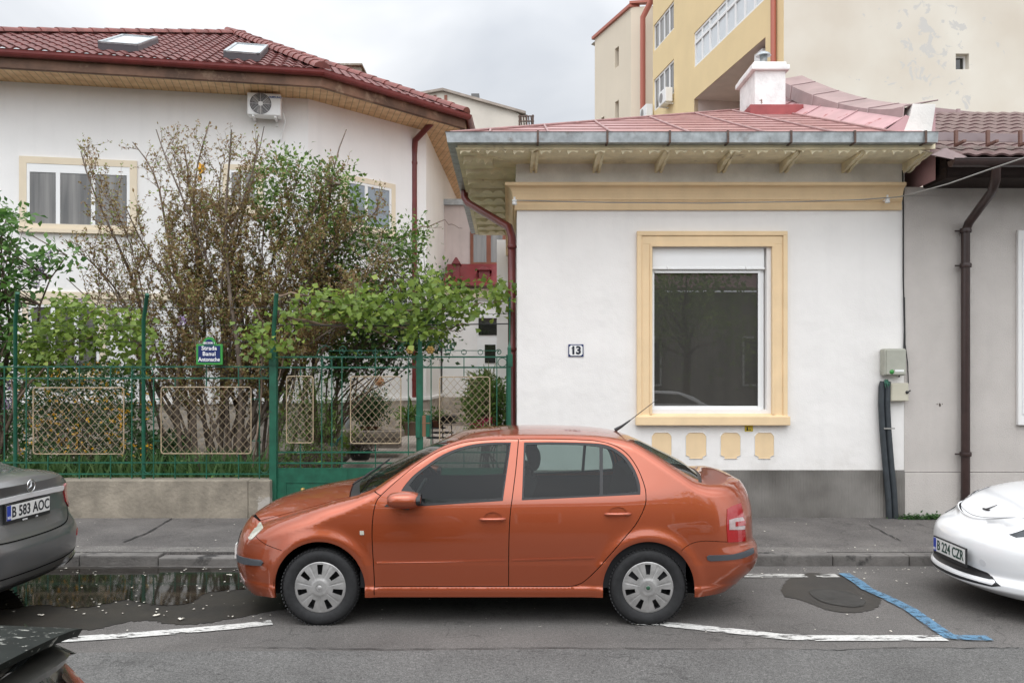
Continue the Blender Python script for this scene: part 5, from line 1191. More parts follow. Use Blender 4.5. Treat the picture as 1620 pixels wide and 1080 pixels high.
def woodmat(name,c1,c2,axis):
    m,t,b,L=nodes_mat(name); nd=t.nodes.new
    tc=nd('ShaderNodeNewGeometry'); 
    wv=nd('ShaderNodeTexWave'); wv.wave_type='BANDS'; wv.bands_direction='X'; wv.wave_profile='SAW'; wv.inputs['Scale'].default_value=2.6; wv.inputs['Distortion'].default_value=.0
    mp=nd('ShaderNodeMapping'); mp.inputs['Rotation'].default_value=(0,0,axis); L(tc.outputs['Position'],mp.inputs[0]); L(mp.outputs[0],wv.inputs['Vector'])
    n=nd('ShaderNodeTexNoise'); n.inputs['Scale'].default_value=5; n.inputs['Detail'].default_value=6; L(mp.outputs[0],n.inputs['Vector'])
    r=nd('ShaderNodeValToRGB'); e=r.color_ramp.elements; e[0].position=.35;e[1].position=.7; e[0].color=(*c1,1); e[1].color=(*c2,1); L(n.outputs[0],r.inputs[0])
    k=nd('ShaderNodeMapRange'); k.inputs[1].default_value=.0; k.inputs[2].default_value=.16; k.inputs[3].default_value=.35; k.inputs[4].default_value=1; L(wv.outputs[0],k.inputs[0])
    mu=nd('ShaderNodeVectorMath'); mu.operation='SCALE'; L(r.outputs[0],mu.inputs[0]); L(k.outputs[0],mu.inputs['Scale']); L(mu.outputs[0],b.inputs['Base Color']); b.inputs['Roughness'].default_value=.55; return m
mw=woodmat('soffit_boards',(.55,.33,.16),(.76,.52,.28),R(-15))
mb=MB(); sweepL(mb,[(0,ZE+.02),(OVH-.02,ZE-.02)],4); mb.build('soffit',mw,lh)
mb=MB(); sweepL(mb,[(OVH-.10,ZE-.02),(OVH-.02,ZE-.03),(OVH,ZE-.02),(OVH,ZE+.262),(OVH-.3,ZE+.262)],4); mb.build('fascia',mat('stained_fascia',(.17,.09,.055),.7,var=.45,vscale=1.6,stains=((.30,.20,.13),2.2,.55,.1)),lh)
gp=[(OVH+.0,ZE+.25)]+[(OVH+.075-.075*math.cos(a),ZE+.22-.085*math.sin(a)) for a in np.linspace(0,math.pi,9)]+[(OVH+.155,ZE+.235),(OVH+.13,ZE+.235)]
mb=MB(); sweepL(mb,[(OVH-.05,ZE+.2),(OVH-.03,ZE+.31)],4); mb.build('eaves_filler',M['dark'],lh)
mb=MB(); sweepL(mb,gp,4); mb.build('gutter',M['redmetal'],lh)
# tiled faces
ze_=ZE+.24; E0,E1,E2,E3=off(OVH+.03); A=Vector((-6.53,20.0,10.03)); E0=Vector((-11.3,13.1))
tile=mat('clay_tiles',(.155,.048,.042),.6,var=.35,vscale=7,bump=.2,bscale=40)
def face(mb,a2,b2,apex):
    a=Vector((*a2,ze_)); b=Vector((*b2,ze_)); du=(b-a).normalized(); n=(b-a).cross(apex-a).normalized(); 
    if n.z<0: n=-n
    dv=n.cross(du); dv=dv if dv.z>0 else -dv; U=(b-a).length; V=(apex-a).dot(dv); ua=(apex-a).dot(du)
    wave_roof(mb,a,du,dv,n,U,V,int(V/.36),.215,.045,.022,umin=lambda v:ua*min(v/V,1),umax=lambda v:U+(ua-U)*min(v/V,1),samp=7)
E0v=Vector((E0.x,E0.y))
for q0_,q1_ in ((E1,E2),(E2,Vector((E3.x,E3.y)))): mb=MB(); face(mb,q0_,q1_,A); mb.build('roof_slope',tile,lh)
mb=MB(); face(mb,E0v,E1,A); roofL=mb.build('roof_slope',tile,lh)
mb=MB()
def hip(mb,a,b,w_=.13,L_=.36):
    a=Vector(a);b=Vector(b); d=(b-a).normalized(); n=int((b-a).length/L_); side=d.cross(Vector((0,0,1))).normalized(); up=side.cross(d)
    for k in range(n+1):
        p0=a+d*k*L_; p1=p0+d*(L_+.04); vs=[]
        for p,s_ in ((p0,1.15),(p1,.95)):
            for q in range(7):
                t=math.pi*q/6; vs.append(p+side*math.cos(t)*w_*s_+up*(math.sin(t)*w_*.75*s_+.02))
        mb.add(vs,[(i,i+1,8+i,7+i) for i in range(6)],True); mb.add(vs[:7],[(0,1,2,3,4,5,6)])
hip(mb,(E1.x,E1.y,ze_+.04),A+Vector((0,0,.02))); hip(mb,(E2.x,E2.y,ze_+.04),A+Vector((0,0,.02))); hip(mb,(E0.x,E0.y,ze_+.03),A+Vector((0,0,.02)))
mb.build('ridge_tile_row',mat('ridge_tiles',(.20,.065,.055),.6,var=.3,vscale=6),roofL)
# roof windows on face 1
a=Vector((E1.x,E1.y,ze_)); b=Vector((E0.x,E0.y,ze_)); du=(b-a).normalized(); nF=(b-a).cross(A-a).normalized(); nF=nF if nF.z>0 else -nF; dv=nF.cross(du); dv=dv if dv.z>0 else -dv
def facehit(px,py):
    r=Vector(((px-CX)/FPX,1,(HY-py)/FPX)); o=Vector((0,0,H)); t=(a-o).dot(nF)/r.dot(nF); q=o+r*t-a; return q.dot(du),q.dot(dv)
for (qa,qb,qc,qd) in (((161,81),(222,87),(246,73),(193,68)),((353,95),(407,100),(428,86),(375,81))):
    ha,hb,hc,hd=[facehit(*q) for q in (qa,qb,qc,qd)]; u0,u1=sorted(((hb[0]+hc[0])/2,(ha[0]+hd[0])/2)); v0=(ha[1]+hb[1])/2; v1=(hc[1]+hd[1])/2
    def fp(u,v,h): return a+du*u+dv*v+nF*h
    mb=MB(); mb.obox(fp((u0+u1)/2,(v0+v1)/2,.08),du,dv,nF,(u1-u0)/2,(v1-v0)/2,.06); sk=mb.build('roof_window',mat('skylight_frame',(.12,.12,.13),.5) if 'skylight_frame' not in MATS else MATS['skylight_frame'],lh)
    mb=MB(); w_=.055
    for (c_u,c_v,hu,hv) in (((u0+u1)/2,v0+w_/2,(u1-u0)/2,w_/2),((u0+u1)/2,v1-w_/2,(u1-u0)/2,w_/2),(u0+w_/2,(v0+v1)/2,w_/2,(v1-v0)/2),(u1-w_/2,(v0+v1)/2,w_/2,(v1-v0)/2)): mb.obox(fp(c_u,c_v,.15),du,dv,nF,hu,hv,.02)
    mb.build('frame',M['galv'],sk)
    mb=MB(); mb.obox(fp((u0+u1)/2,(v0+v1)/2,.143),du,dv,nF,(u1-u0)/2-.05,(v1-v0)/2-.05,.01); mb.build('pane',mat('skylight_glass',(.55,.58,.6),.08,spec=.9) if 'skylight_glass' not in MATS else MATS['skylight_glass'],sk)
mb=MB(); c=F(545,112,21); mb.box((c.x-.45,20.8,c.z-1.6),(c.x+.45,21.6,c.z+.03),.01); mb.box((c.x-.5,20.7,c.z+.03),(c.x+.5,21.7,c.z+.08),.01); mb.build('chimney',M['concrete'],lh)
# windows
def win_on(par,Wl,pxl,pxr,pt,pb,casing=.13,mulls=(),pane='curtain',sill=True,frm='pvc',mw_=.05,box=0,cas='cream2',name='window'):
    a0,zt=Wl.hit(pxl,pt); a1,zt2=Wl.hit(pxr,pt); _,zb=Wl.hit(pxl,pb); _,zb2=Wl.hit(pxr,pb); lo,hi=min(a0,a1),max(a0,a1); zt=(zt+zt2)/2; zb=(zb+zb2)/2
    o=MB(); a=MB(); 
    if casing: frame(a,lo-casing,hi+casing,zb-casing*.6,zt+casing,casing,-.035,0,.0,'LRTB')
    if sill: a.box((lo-casing-.02,-.085,zb-.11),(hi+casing+.02,0,zb-.04))
    if casing or sill: Wl.lm(o,a); cs=o.build(name+'_surround',M[cas],par)
    else: cs=par
    a=MB(); o=MB(); frame(a,lo,hi,zb,zt-box,mw_,-.028,.03,.0,'LRTB')
    for t in mulls: a.box((lo+(hi-lo)*t-mw_*.7,-.03,zb+mw_),(lo+(hi-lo)*t+mw_*.7,.03,zt-box-mw_))
    if box: a.box((lo,-.026,zt-box),(hi,.02,zt))
    Wl.lm(o,a); wn=o.build(name,M[frm],cs if cs is not par else par)
    a=MB(); o=MB(); a.box((lo+mw_*.8,-.012,zb+mw_*.8),(hi-mw_*.8,.01,zt-box-mw_*.8)); Wl.lm(o,a); o.build('pane',M[pane],wn); return wn
win_on(lh,W1,43,206,262,360,mulls=(.36,.70),box=.10,casing=.12)
win_on(lh,W1,362,408,270,330,mulls=(.5,),casing=.10)
win_on(lh,W1,46,158,482,590,mulls=(.33,.66),casing=.10)
M['skyglass']=mat('sky_glass',(.20,.24,.28),.03,spec=1.0)
win_on(lh,W2,548,618,292,362,mulls=(.42,),casing=.10,pane='skyglass')
mb=MB(); a=MB(); s0,zt_=W2.hit(546,364); s1,zt2_=W2.hit(618,364); _,zb_=W2.hit(580,392); a.box((min(s0,s1),-.03,zb_),(max(s0,s1),.02,zt_-.14)); W2.lm(mb,a); mb.build('lower_panel',mat('balcony_panel',(.30,.27,.25),.6,var=.1),lh)
mb=MB(); s_,_=W3.hit(703,400); a=MB(); a.box((s_-.06,-.06,4.3),(s_+.5,0,fz(355,20)+.2)); W3.lm(mb,a); mb.build('wall_pipe',M['cream2'],lh)
mb=MB(); pts_=[F(684,182,17.0),F(682,196,17.05),F(657,222,17.3),F(655,245,17.35),F(655,420,17.35),F(655,672,17.35)]; mb.tube(pts_,.065,12)
for py in (258,430,600): c=F(655,py,17.35); mb.lathe([(.07,-.03),(.075,0),(.07,.03)],tuple(c),'Z',12)
mb.build('downpipe',M['redpipe'],lh)
# air conditioner
s0,zt=W1.hit(395,156); s1,_=W1.hit(447,158); _,zb=W1.hit(395,190); lo,hi=min(s0,s1),max(s0,s1)
ac=thing('air_conditioner','white air-conditioning outdoor unit hung under the eaves of the left house','air conditioner',tuple(W1.p((lo+hi)/2,0,zb-.08)))
a=MB(); a.box((lo,-.36,zb),(hi,-.10,zt),.02); mb=MB(); W1.lm(mb,a); mb.build('case',M['pvc'],ac)
fc=(lo+(hi-lo)*(1-.40)); fr_=.19; zf=(zt+zb)/2
def wl(pts): return [W1.p(p[0],-p[1],p[2]) for p in pts]
mb=MB(); mb.add(wl([(fc+fr_*math.cos(t),-.362,zf+fr_*math.sin(t)) for t in np.linspace(0,2*math.pi,33)[:-1]]),[tuple(range(32))]); mb.build('fan_opening',mat('fan_dark',(.10,.10,.105),.6),ac)
mb=MB()
for k in range(3):
    t0=R(20+120*k); P=[(fc+r*math.cos(t0+t),-.366,zf+r*math.sin(t0+t)) for r,t in ((.04,-.3),(.17,-.05),(.18,.55),(.12,.75),(.04,.5))]; mb.add(wl(P),[(0,1,2,3,4)])
mb.build('fan_blades',mat('fan_grey',(.24,.23,.22),.5),ac)
mb=MB()
for k in range(1,9):
    r=fr_*k/8; mb.tube(wl([(fc+r*math.cos(t),-.372,zf+r*math.sin(t)) for t in np.linspace(0,2*math.pi,25)]),.0018,4,cap=False)
for k in range(8): mb.tube(wl([(fc,-.372,zf),(fc+fr_*math.cos(k*R(45)),-.372,zf+fr_*math.sin(k*R(45)))]),.003,4)
mb.add(wl([(fc+.042*math.cos(t),-.376,zf+.042*math.sin(t)) for t in np.linspace(0,2*math.pi,17)[:-1]]),[tuple(range(16))]); mb.build('fan_grille',M['pvc'],ac)
mb=MB(); text_mb(mb,'SAMSUNG',.05,lambda v:W1.p(lo+.10-v[0]*1.0,.364+v[2],zt-.07+v[1]),.001,1.0,.001); mb.build('lettering',mat('ac_blue',(.03,.12,.35),.5),ac)
a=MB(); 
for s_ in (lo+.1,hi-.1): a.box((s_-.02,-.34,zb-.03),(s_+.02,0,zb)); a.box((s_-.02,-.03,zb-.1),(s_+.02,0,zb))
mb=MB(); W1.lm(mb,a); mb.build('bracket',M['pvc'],ac)
mb=MB(); mb.tube(wl([(lo-.03,-.2,zb+.1),(lo-.06,-.15,zb-.05),(lo+.0,-.05,zb-.2),(lo+.02,-.04,zb-.35)]),.016,6); mb.build('hose',M['pvc'],ac)
# yellow flower ornament on the facade
yo=thing('wall_ornament','yellow flower-shaped ornament hanging on the left house facade above the shrub','ornament',tuple(F(316,285,15.2)))
M['yellowpetal']=mat('ornament_yellow',(.75,.38,.02),.5)
for (px,py,r) in ((316,267,.10),(314,283,.055)):
    c=F(px,py,15.15); vs=[tuple(c)]; 
    for k in range(32): t=2*math.pi*k/32; rr_=r*(1+.16*math.cos(8*t)); vs.append((c.x+rr_*math.cos(t),c.y-.01*math.cos(8*t),c.z+rr_*math.sin(t)))
    mb=MB(); mb.add(vs,[(0,1+k,1+(k+1)%32) for k in range(32)]); mb.lathe([(.001,-.03),(r*.3,-.02),(r*.32,0)],tuple(c),'Y',12); mb.build('flower_disc',M['yellowpetal'],yo)
# ================================================================= courtyard ground, annex at the back
gz=lambda y: .12+.075*(y-10.6)
mb=MB(); mb.quad((-14,FY+.2,.13),(-2.75,FY+.2,.13),(-2.75,15.5,.40),(-14,15.5,.40)); tag(mb.build('garden_soil',M['soil']),kind='structure')
def paver():
    m,t,b,L=nodes_mat('courtyard_paving'); nd=t.nodes.new
    g=nd('ShaderNodeNewGeometry'); mp=nd('ShaderNodeMapping'); mp.inputs['Scale'].default_value=(3.3,3.3,3.3); L(g.outputs['Position'],mp.inputs[0])
    br=nd('ShaderNodeTexBrick'); br.inputs['Color1'].default_value=(.48,.42,.37,1); br.inputs['Color2'].default_value=(.40,.345,.30,1); br.inputs['Mortar'].default_value=(.09,.08,.07,1); br.inputs['Mortar Size'].default_value=.03; br.inputs['Brick Width'].default_value=1; br.inputs['Row Height'].default_value=1; br.offset=0; L(mp.outputs[0],br.inputs['Vector'])
    n=nd('ShaderNodeTexNoise'); n.inputs['Scale'].default_value=2; n.inputs['Detail'].default_value=6; L(g.outputs['Position'],n.inputs['Vector'])
    mu=nd('ShaderNodeMix'); mu.data_type='RGBA'; mu.blend_type='MULTIPLY'; mu.inputs[0].default_value=.35; L(br.outputs[0],mu.inputs[6]); L(n.outputs['Color'],mu.inputs[7]); L(br.outputs[0],b.inputs['Base Color']); b.inputs['Roughness'].default_value=.85; return m
mb=MB(); mb.quad((-2.75,FY,.104),(X0-.02,FY,.104),(X0-.02,23,1.03),(-2.75,23,1.03)); mb.quad((X0-.02,FY+9,.6),(8,FY+9,.6),(8,26,1.1),(X0-.02,26,1.1)); tag(mb.build('courtyard_paving',paver()),kind='structure')
mb=MB()
for k,y in enumerate((18.6,19.4)): mb.box((-1.6,y,.5),(X0,y+1.2,gz(y)+.10+.06*k),.01)
tag(mb.build('courtyard_steps',mat('step_stone',(.33,.28,.24),.85,var=.2)),kind='structure')
an=thing('rear_annex','pinkish rear building with brown window and red lean-to roof seen between the houses','building',(-.6,19.2,gz(19.2)))
M['pinkwall']=mat('pink_wall',(.60,.52,.49),.88,var=.08,vscale=2,streak=.25)
WA=Wall((-2.5,21.0),(1,0),(0,-1)); WB=Wall((-2.5,20.2),(1,0),(0,-1))
mb=MB(); mb.box((fx(700,21),21,.3),(X0+2,24,fz(325,21))); mb.build('upper_wall',M['pinkwall'],an)
mb=MB(); mb.box((fx(700,21),20.9,fz(325,21)),(X0+2,21.2,fz(316,21))); mb.build('roof_edge',M['galv'],an)
M['brownwin']=mat('brown_window_frame',(.22,.07,.035),.5,var=.2)
win_on(an,WA,744,800,366,420,casing=0,sill=False,mulls=(.52,),frm='brownwin',pane='curtain',mw_=.08)
mb=MB(); mb.prism([F(700,452,19.9),F(806,452,19.9),F(806,420,20.98),F(708,420,20.98)],(0,0,.04)); mb.build('leanto_roof',mat('red_sheet_roof',(.21,.028,.033),.45,var=.15,vscale=4,streak=.2),an)
for (px,py,w_,h_) in ((722,448,.16,.62),(766,444,.26,.34)):
    c=F(px,py,20.2); mb=MB(); mb.box((c.x-w_/2,20.2,c.z-.1),(c.x+w_/2,20.45,c.z+h_*.75)); mb.prism([(c.x-w_*.7,20.1,c.z+h_*.75),(c.x+w_*.7,20.1,c.z+h_*.75),(c.x+.02,20.1,c.z+h_),(c.x-.02,20.1,c.z+h_)],(0,.45,0)); mb.build('roof_vent',MATS['red_sheet_roof'],an)
mb=MB(); mb.box((fx(700,20.2),20.2,.4),(X0+1,20.6,fz(466,20.2))); mb.build('lower_wall',M['white_plaster2'],an)
mb=MB(); mb.box((fx(702,20.15),20.1,fz(471,20.15)),(X0+1,20.2,fz(457,20.15))); mb.build('cornice',M['cream2'],an)
mb=MB(); mb.box((fx(690,20.15),19.9,.4),(X0,20.2,fz(628,19.95))); mb.build('plinth',M['stone'],an)
mb=MB(); mb.box((fx(755,20.15),20.15,fz(640,20.15)),(fx(792,20.15),20.2,fz(497,20.15))); dr_=mb.build('door',M['pvc'],an)
for (a,b,c,d) in ((757,789,530,503),(767,784,574,545)):
    mb=MB(); mb.box((fx(a,20.13),20.13,fz(c,20.13)),(fx(b,20.13),20.15,fz(d,20.13))); mb.build('door_pane',M['darkglass'],dr_)
mb=MB(); mb.box((fx(786,16.2),16.2,.5),(X0,16.3,4.5)); mb.build('side_cladding',M['white_plaster'],hs)
# ================================================================= garden wall, fence, gate
wt=thing('garden_wall','low weathered concrete wall under the green fence','wall',(-4,FY,SWZ))
wy0,wy1=10.25,10.55; zw=fz(760,10.25)
mb=MB(); x=-9.0; xe=fx(427,10.25); segs=[-9,-5.6,fx(392,10.25),xe]
for a,b in zip(segs,segs[1:]): 
    nn=max(1,int((b-a)/.15)); 
    mb.box((a+.001,wy0+random.uniform(0,.006),SWZ-.05),(b-.001,wy1,zw+random.uniform(-.006,.004)),.014)
mb.build('wall_body',M['concrete'],wt)
YF=10.40
f_=lambda px:fx(px,YF); g_=lambda py:fz(py,YF)
fn=thing('garden_fence','dark green iron fence with beige mesh panels on the low concrete wall','fence',(-4,YF,zw))
def bar(mb,x0,z0,x1,z1,w_=.012,d=.012,y=YF):
    a=Vector((x0,y,z0)); b=Vector((x1,y,z1)); t=(b-a).normalized(); s_=Vector((0,1,0)); u=t.cross(s_); mb.obox((a+b)/2,t,u,s_,(b-a).length/2,w_/2,d/2)
def mesh_panel(par,pa,pb,pc,pd,nx,name='mesh_panel',single=False):
    x0,x1,z1,z0=f_(pa),f_(pb),g_(pc),g_(pd); mb=MB(); r=.035; P=[]
    for (cx,cz,a0) in ((x1-r,z1-r,0),(x0+r,z1-r,90),(x0+r,z0+r,180),(x1-r,z0+r,270)):
        for k in range(4): a=R(a0+30*k); P.append((cx+r*math.cos(a),YF-.02,cz+r*math.sin(a)))
    P.append(P[0]); mb.tube(P,.0075,6,cap=False); po=mb.build(name,M['beige_paint'],par)
    mb=MB(); sp=(x1-x0)/nx
    for s_ in (1,-1):
        k=-60
        while k<60:
            # line: z-z0 = s*(x-c)
            c=x0+k*sp*.5*2
            pts_=[]
            for (xx,zz) in ((x0,z0+s_*(x0-c)*1.12),(x1,z0+s_*(x1-c)*1.12),(c,z0),(c+s_*(z1-z0)/1.12,z1)):
                if x0-1e-6<=xx<=x1+1e-6 and z0-1e-6<=zz<=z1+1e-6: pts_.append((xx,zz))
            pts_=sorted(set((round(p[0],5),round(p[1],5)) for p in pts_))
            if len(pts_)>=2 and abs(pts_[-1][0]-pts_[0][0])>.01:
                a,b=pts_[0],pts_[-1]; mb.tube([(a[0],YF-.02-.006*s_,a[1]),(b[0],YF-.02-.006*s_,b[1])],.0027,4)
            k+=1
    mb.build('lattice',M['beige_paint'],po); return po
rl=MB()
for py in (580,598,731.5,749.5): bar(rl,-9,g_(py),f_(428),g_(py),.018,.012,YF+.008)
rl.build('rail',M['green'],fn)
vb=MB(); vlist=[(7,580,757),(41.6,580,757),(76,580,612),(76,717,757),(125.5,580,612),(125.5,717,757),(175,580,612),(175,717,757),(208.7,580,757),(243,598,757),(277,598,612),(277,717,757),(326.6,570,612),(326.6,717,757),(377.5,580,612),(377.5,717,757),(410.5,598,757)]
for x,a,b in vlist: bar(vb,f_(x),g_(a),f_(x),g_(b),.012)
for x in (-30,-80,-130,-180,-230): bar(vb,f_(x),g_(580),f_(x),g_(757),.012)
for (xa_,xb_,y) in ((196.6,208.7,631),(196.6,208.7,697),(41.6,54,697),(243,256,631),(243,256,697),(398,410.5,631),(398,410.5,697),(41.6,54,631)): bar(vb,f_(xa_),g_(y),f_(xb_),g_(y),.010)
vb.build('uprights',M['green'],fn)
for x in (217,234,418):
    rg=MB(); rg.ring((f_(x),YF+.008,g_(740.5)),.058,.006,n=18,m=5,a0=math.pi,a1=2*math.pi); rg.build('half_ring',M['green'],fn); rg=MB(); rg.ring((f_(x),YF+.008,g_(589)),.058,.006,n=18,m=5); rg.build('ring_ornament',M['green'],fn)
for (x,xt,yt,yb) in ((22,44,466,510),(225.5,245,468,507)):
    mb=MB(); mb.tube([(f_(x),YF+.03,zw-.02),(f_(x),YF+.03,g_(yb)),(f_(xt),YF-.22,g_(yt))],.024,10); mb.build('post',M['green'],fn)
wi=MB()
for (py,o) in ((515,0),(541,0),(487,-.11)):
    P=[F(-200,py,YF+.03+o)]+[F(x,py+random.uniform(-1,1),YF+.03+o) for x in range(-100,430,55)]+[F(431,py,YF+.03+o)]; wi.tube(P,.0035,4)
wi.build('wire',M['cable'],fn)
mesh_panel(fn,54,197,613,717.5,11); mesh_panel(fn,256,398,612,717,11)
# street name sign
sn=thing('street_name_sign','dark blue street name sign in a green frame on the fence','sign',(f_(334),YF-.05,g_(578)))
x0,x1,z0,z1=f_(313.5),f_(355),g_(577),g_(544.5)
mb=MB(); mb.box((x0,YF-.07,z0),(x1,YF-.045,z1),.006); mb.prism([(f_(324)+.0,YF-.07,z1-.01)]+[(f_(334)+.083*math.cos(a),YF-.07,z1-.01+.10*math.sin(a)) for a in np.linspace(math.pi,0,15)]+[(f_(344),YF-.07,z1-.01)],(0,.024,0)); mb.build('frame',M['green_sign'],sn)
mb=MB(); mb.box((x0+.028,YF-.075,z0+.03),(x1-.028,YF-.069,z1-.02),.003); mb.prism([(f_(334)+.058*math.cos(a),YF-.074,z1-.012+.073*math.sin(a)) for a in np.linspace(math.pi,0,13)],(0,.005,0)); mb.build('face',M['blue_sign'],sn)
mb=MB(); T=lambda cx,cz:(lambda v:(cx+v[0],YF-.0765-v[2],cz+v[1]))
cxs=(x0+x1)/2; hh=(z1-z0)
text_mb(mb,'Strada',.072,T(cxs,z1-.052),.0008,1.05,.0012); text_mb(mb,'Banul',.072,T(cxs,z1-.122),.0008,1.05,.0012); text_mb(mb,'Antonache',.072,T(cxs,z1-.192),.0008,1.0,.0012,xscale=.85); text_mb(mb,'SECTOR 1',.032,T(cxs,z1+.012),.0008,1.0,.001)
mb.build('lettering',M['text_white'],sn)
# gate
def scroll(mb,cx,cz,r,turn=1.4,flip=1,y=YF):
    P=[]; n=26
    for k in range(n+1):
        t=k/n; a=2*math.pi*turn*t; rr_=r*(1-.8*t); P.append((cx+flip*rr_*math.cos(a),y,cz+rr_*math.sin(a)))
    mb.tube(P,.006,5)
gl=thing('garden_gate','left leaf of the green iron gate with solid lower panel and two mesh panels','gate',(f_(540),YF,SWZ+.03),group=None)
gr_=thing('garden_gate','right leaf of the green iron gate beside the white house, one mesh panel','gate',(f_(735),YF,SWZ+.03))
def leaf(par,xl,xr,vert,panels,rings,topr):
    mb=MB()
    for py in (564.5,581,715,732,741): bar(mb,f_(xl),g_(py),f_(xr),g_(py),.02,.016)
    for x in (xl,xr): bar(mb,f_(x),SWZ+.05,f_(x),g_(561),.036,.036)
    mb.build('gate_frame',M['green'],par)
    mb=MB()
    for x,a,b in vert: bar(mb,f_(x),g_(a),f_(x),g_(b),.012)
    mb.build('uprights',M['green'],par)
    mb=MB(); mb.box((f_(xl),YF-.006,SWZ+.05),(f_(xr),YF+.006,g_(741)))
    n=max(1,round((xr-xl)/92)); w_=(f_(xr)-f_(xl))/n
    for k in range(n):
        a,b=f_(xl)+k*w_+.11,f_(xl)+(k+1)*w_-.11
        frame(mb,a,b,SWZ+.16,g_(761),.018,YF-.014,YF-.006,.0,'LRTB'); mb.box((f_(xl)+k*w_-.008,YF-.012,SWZ+.05),(f_(xl)+k*w_+.008,YF,g_(741)))
    mb.build('lower_panel',M['green'],par)
    for x,py,r in rings: mb=MB(); mb.ring((f_(x),YF,g_(py)),r,.005,n=20,m=5); mb.build('ring_ornament',M['green'],par)
    mb=MB(); bar(mb,f_(topr[0]),g_(554.5),f_(topr[1]),g_(554.5),.008,.008); mb.build('top_rod',M['green'],par)
    for p in panels: mesh_panel(par,*p)
leaf(gl,437,661,[(475.5,581,595),(475.5,700,741),(509,564,741),(525,564,741),(541,564,741),(594,550,595),(594,701,741),(646,564,741)],[(454,496,595,700,4),(555,634.5,595.5,701,7)],
  [(517,573,.055),(568.8,557,.03),(594,557,.03),(620,557,.03),(541,557,.03),(654,573,.045)],(520,632))
leaf(gr_,667,803,[(682,564,741),(734,564,595),(734,701,741),(786,564,741)],[(695.6,775,596,701,7)],[(674.5,573,.055),(794.7,573,.055),(709,557,.03),(734,557,.03),(760,557,.03)],(700,790))
mb=MB(); scroll(mb,f_(543),g_(553),.05,1.3,-1); mb.build('scroll',M['green'],gl); mb=MB(); scroll(mb,f_(634),g_(552),.05,1.3,1); mb.tube([(f_(500),YF,g_(564)),(f_(505),YF,g_(552)),(f_(515),YF,g_(546)),(f_(522),YF,g_(550))],.005,5)
mb.tube([(f_(642+12*math.cos(a)),YF,g_(558-16*math.sin(a))) for a in np.linspace(math.pi*.9,0,12)],.006,5); mb.build('scroll',M['green'],gl)
mb=MB(); scroll(mb,f_(712),g_(549),.055,1.4,1); mb.build('scroll',M['green'],gr_); mb=MB(); scroll(mb,f_(789),g_(557),.04,1.4,-1); mb.tube([(f_(693),YF,g_(536)),(f_(698),YF,g_(546)),(f_(706),YF,g_(553)),(f_(714),YF,g_(554))],.005,5); mb.tube([(f_(685+11*math.cos(a)),YF,g_(556-16*math.sin(a))) for a in np.linspace(math.pi,.1,12)],.006,5); mb.build('scroll',M['green'],gr_)
for par,x in ((gl,649),(gr_,680.7)):
    mb=MB(); c=(f_(x),YF-.015,g_(553.5))
    for k in range(6): a=R(60*k); cc_=(c[0]+.033*math.cos(a),c[1],c[2]+.033*math.sin(a)); mb.lathe([(.001,-.022),(.012,-.018),(.022,-.004),(.023,.006)],cc_,'Y',10)
    mb.lathe([(.001,-.034),(.012,-.03),(.018,-.01)],c,'Y',10); mb.build('rosette',M['gold'],par)
mb=MB(); mb.lathe([(.001,-.06),(.02,-.055),(.026,-.03),(.012,-.01),(.02,0)],(f_(480),YF-.006,g_(773.5)),'Y',14); mb.build('knob',M['gold'],gl)
mb=MB(); bar(mb,f_(664.6),SWZ+.05,f_(664.6),g_(536),.05,.05)
for k in range(7): c=(f_(664.6),YF-.027,g_(560+22*k)); mb.lathe([(.001,-.004),(.006,-.003),(.007,0)],c,'Y',8)
mb.build('meeting_stile',M['green'],gl)
mb=MB(); mb.box((f_(658),YF-.04,g_(692)),(f_(665),YF,g_(657)),.004); mb.build('lock_plate',M['green'],gl)
lb=thing('letter_box','narrow green and brown letter box fixed beside the gate lock','letter box',(f_(674),YF,g_(690)))
mb=MB(); mb.box((f_(674),YF-.03,g_(690.5)),(f_(680),YF+.08,g_(656.5)),.004); mb.build('case',M['green'],lb)
mb=MB(); mb.box((f_(668.5),YF-.032,g_(690)),(f_(674),YF+.06,g_(657)),.003); mb.box((f_(668),YF-.036,g_(669.5)),(f_(681),YF-.03,g_(668)),.0); mb.build('side_panel',mat('brown_board',(.20,.10,.05),.6,var=.2),lb)
p1=thing('gate_post','tall green steel gate post at the end of the concrete wall, bent at the top','post',(f_(433),YF,SWZ))
mb=MB(); mb.box((f_(433)-.045,YF-.045,SWZ),(f_(433)+.045,YF+.045,g_(545)),.006); mb.tube([(f_(433),YF,g_(548)),(f_(433.5),YF,g_(515)),(f_(441),YF-.1,g_(466))],.028,10); mb.box((f_(427),YF-.055,g_(578)),(f_(439),YF+.05,g_(570)),.004); mb.build('shaft',M['green'],p1)
p2=thing('gate_post','green steel gate post with pointed tip against the corner of the white house','post',(f_(808),YF,SWZ))
mb=MB(); mb.box((f_(808)-.04,YF-.08,SWZ),(f_(808)+.005,YF-.03,g_(550)),.004); mb.box((f_(803.5),YF-.09,g_(580)),(f_(811),YF-.02,g_(560)),.004); mb.prism([(f_(808)-.04,YF-.08,g_(550)),(f_(808)+.005,YF-.08,g_(550)),(f_(808)-.016,YF-.06,g_(538))],(0,.04,0)); mb.tube([(f_(806),YF,g_(550)),(f_(806.5),YF,g_(470))],.012,8); mb.build('shaft',M['green'],p2)
tr_=thing('trellis_wires','taut wires and a green rail carrying the grape vine over the gate','trellis',(f_(620),YF,g_(515)))
mb=MB(); mb.tube([F(434,514,YF),F(620,515,YF+.03),F(806,512,YF)],.008,6); mb.tube([F(436,497,YF),F(620,498,YF),F(806,496,YF)],.003,4); mb.tube([F(440,470,YF-.1),F(620,478,YF-.05),F(806,476,YF)],.003,4); mb.build('wire',M['cable'],tr_)
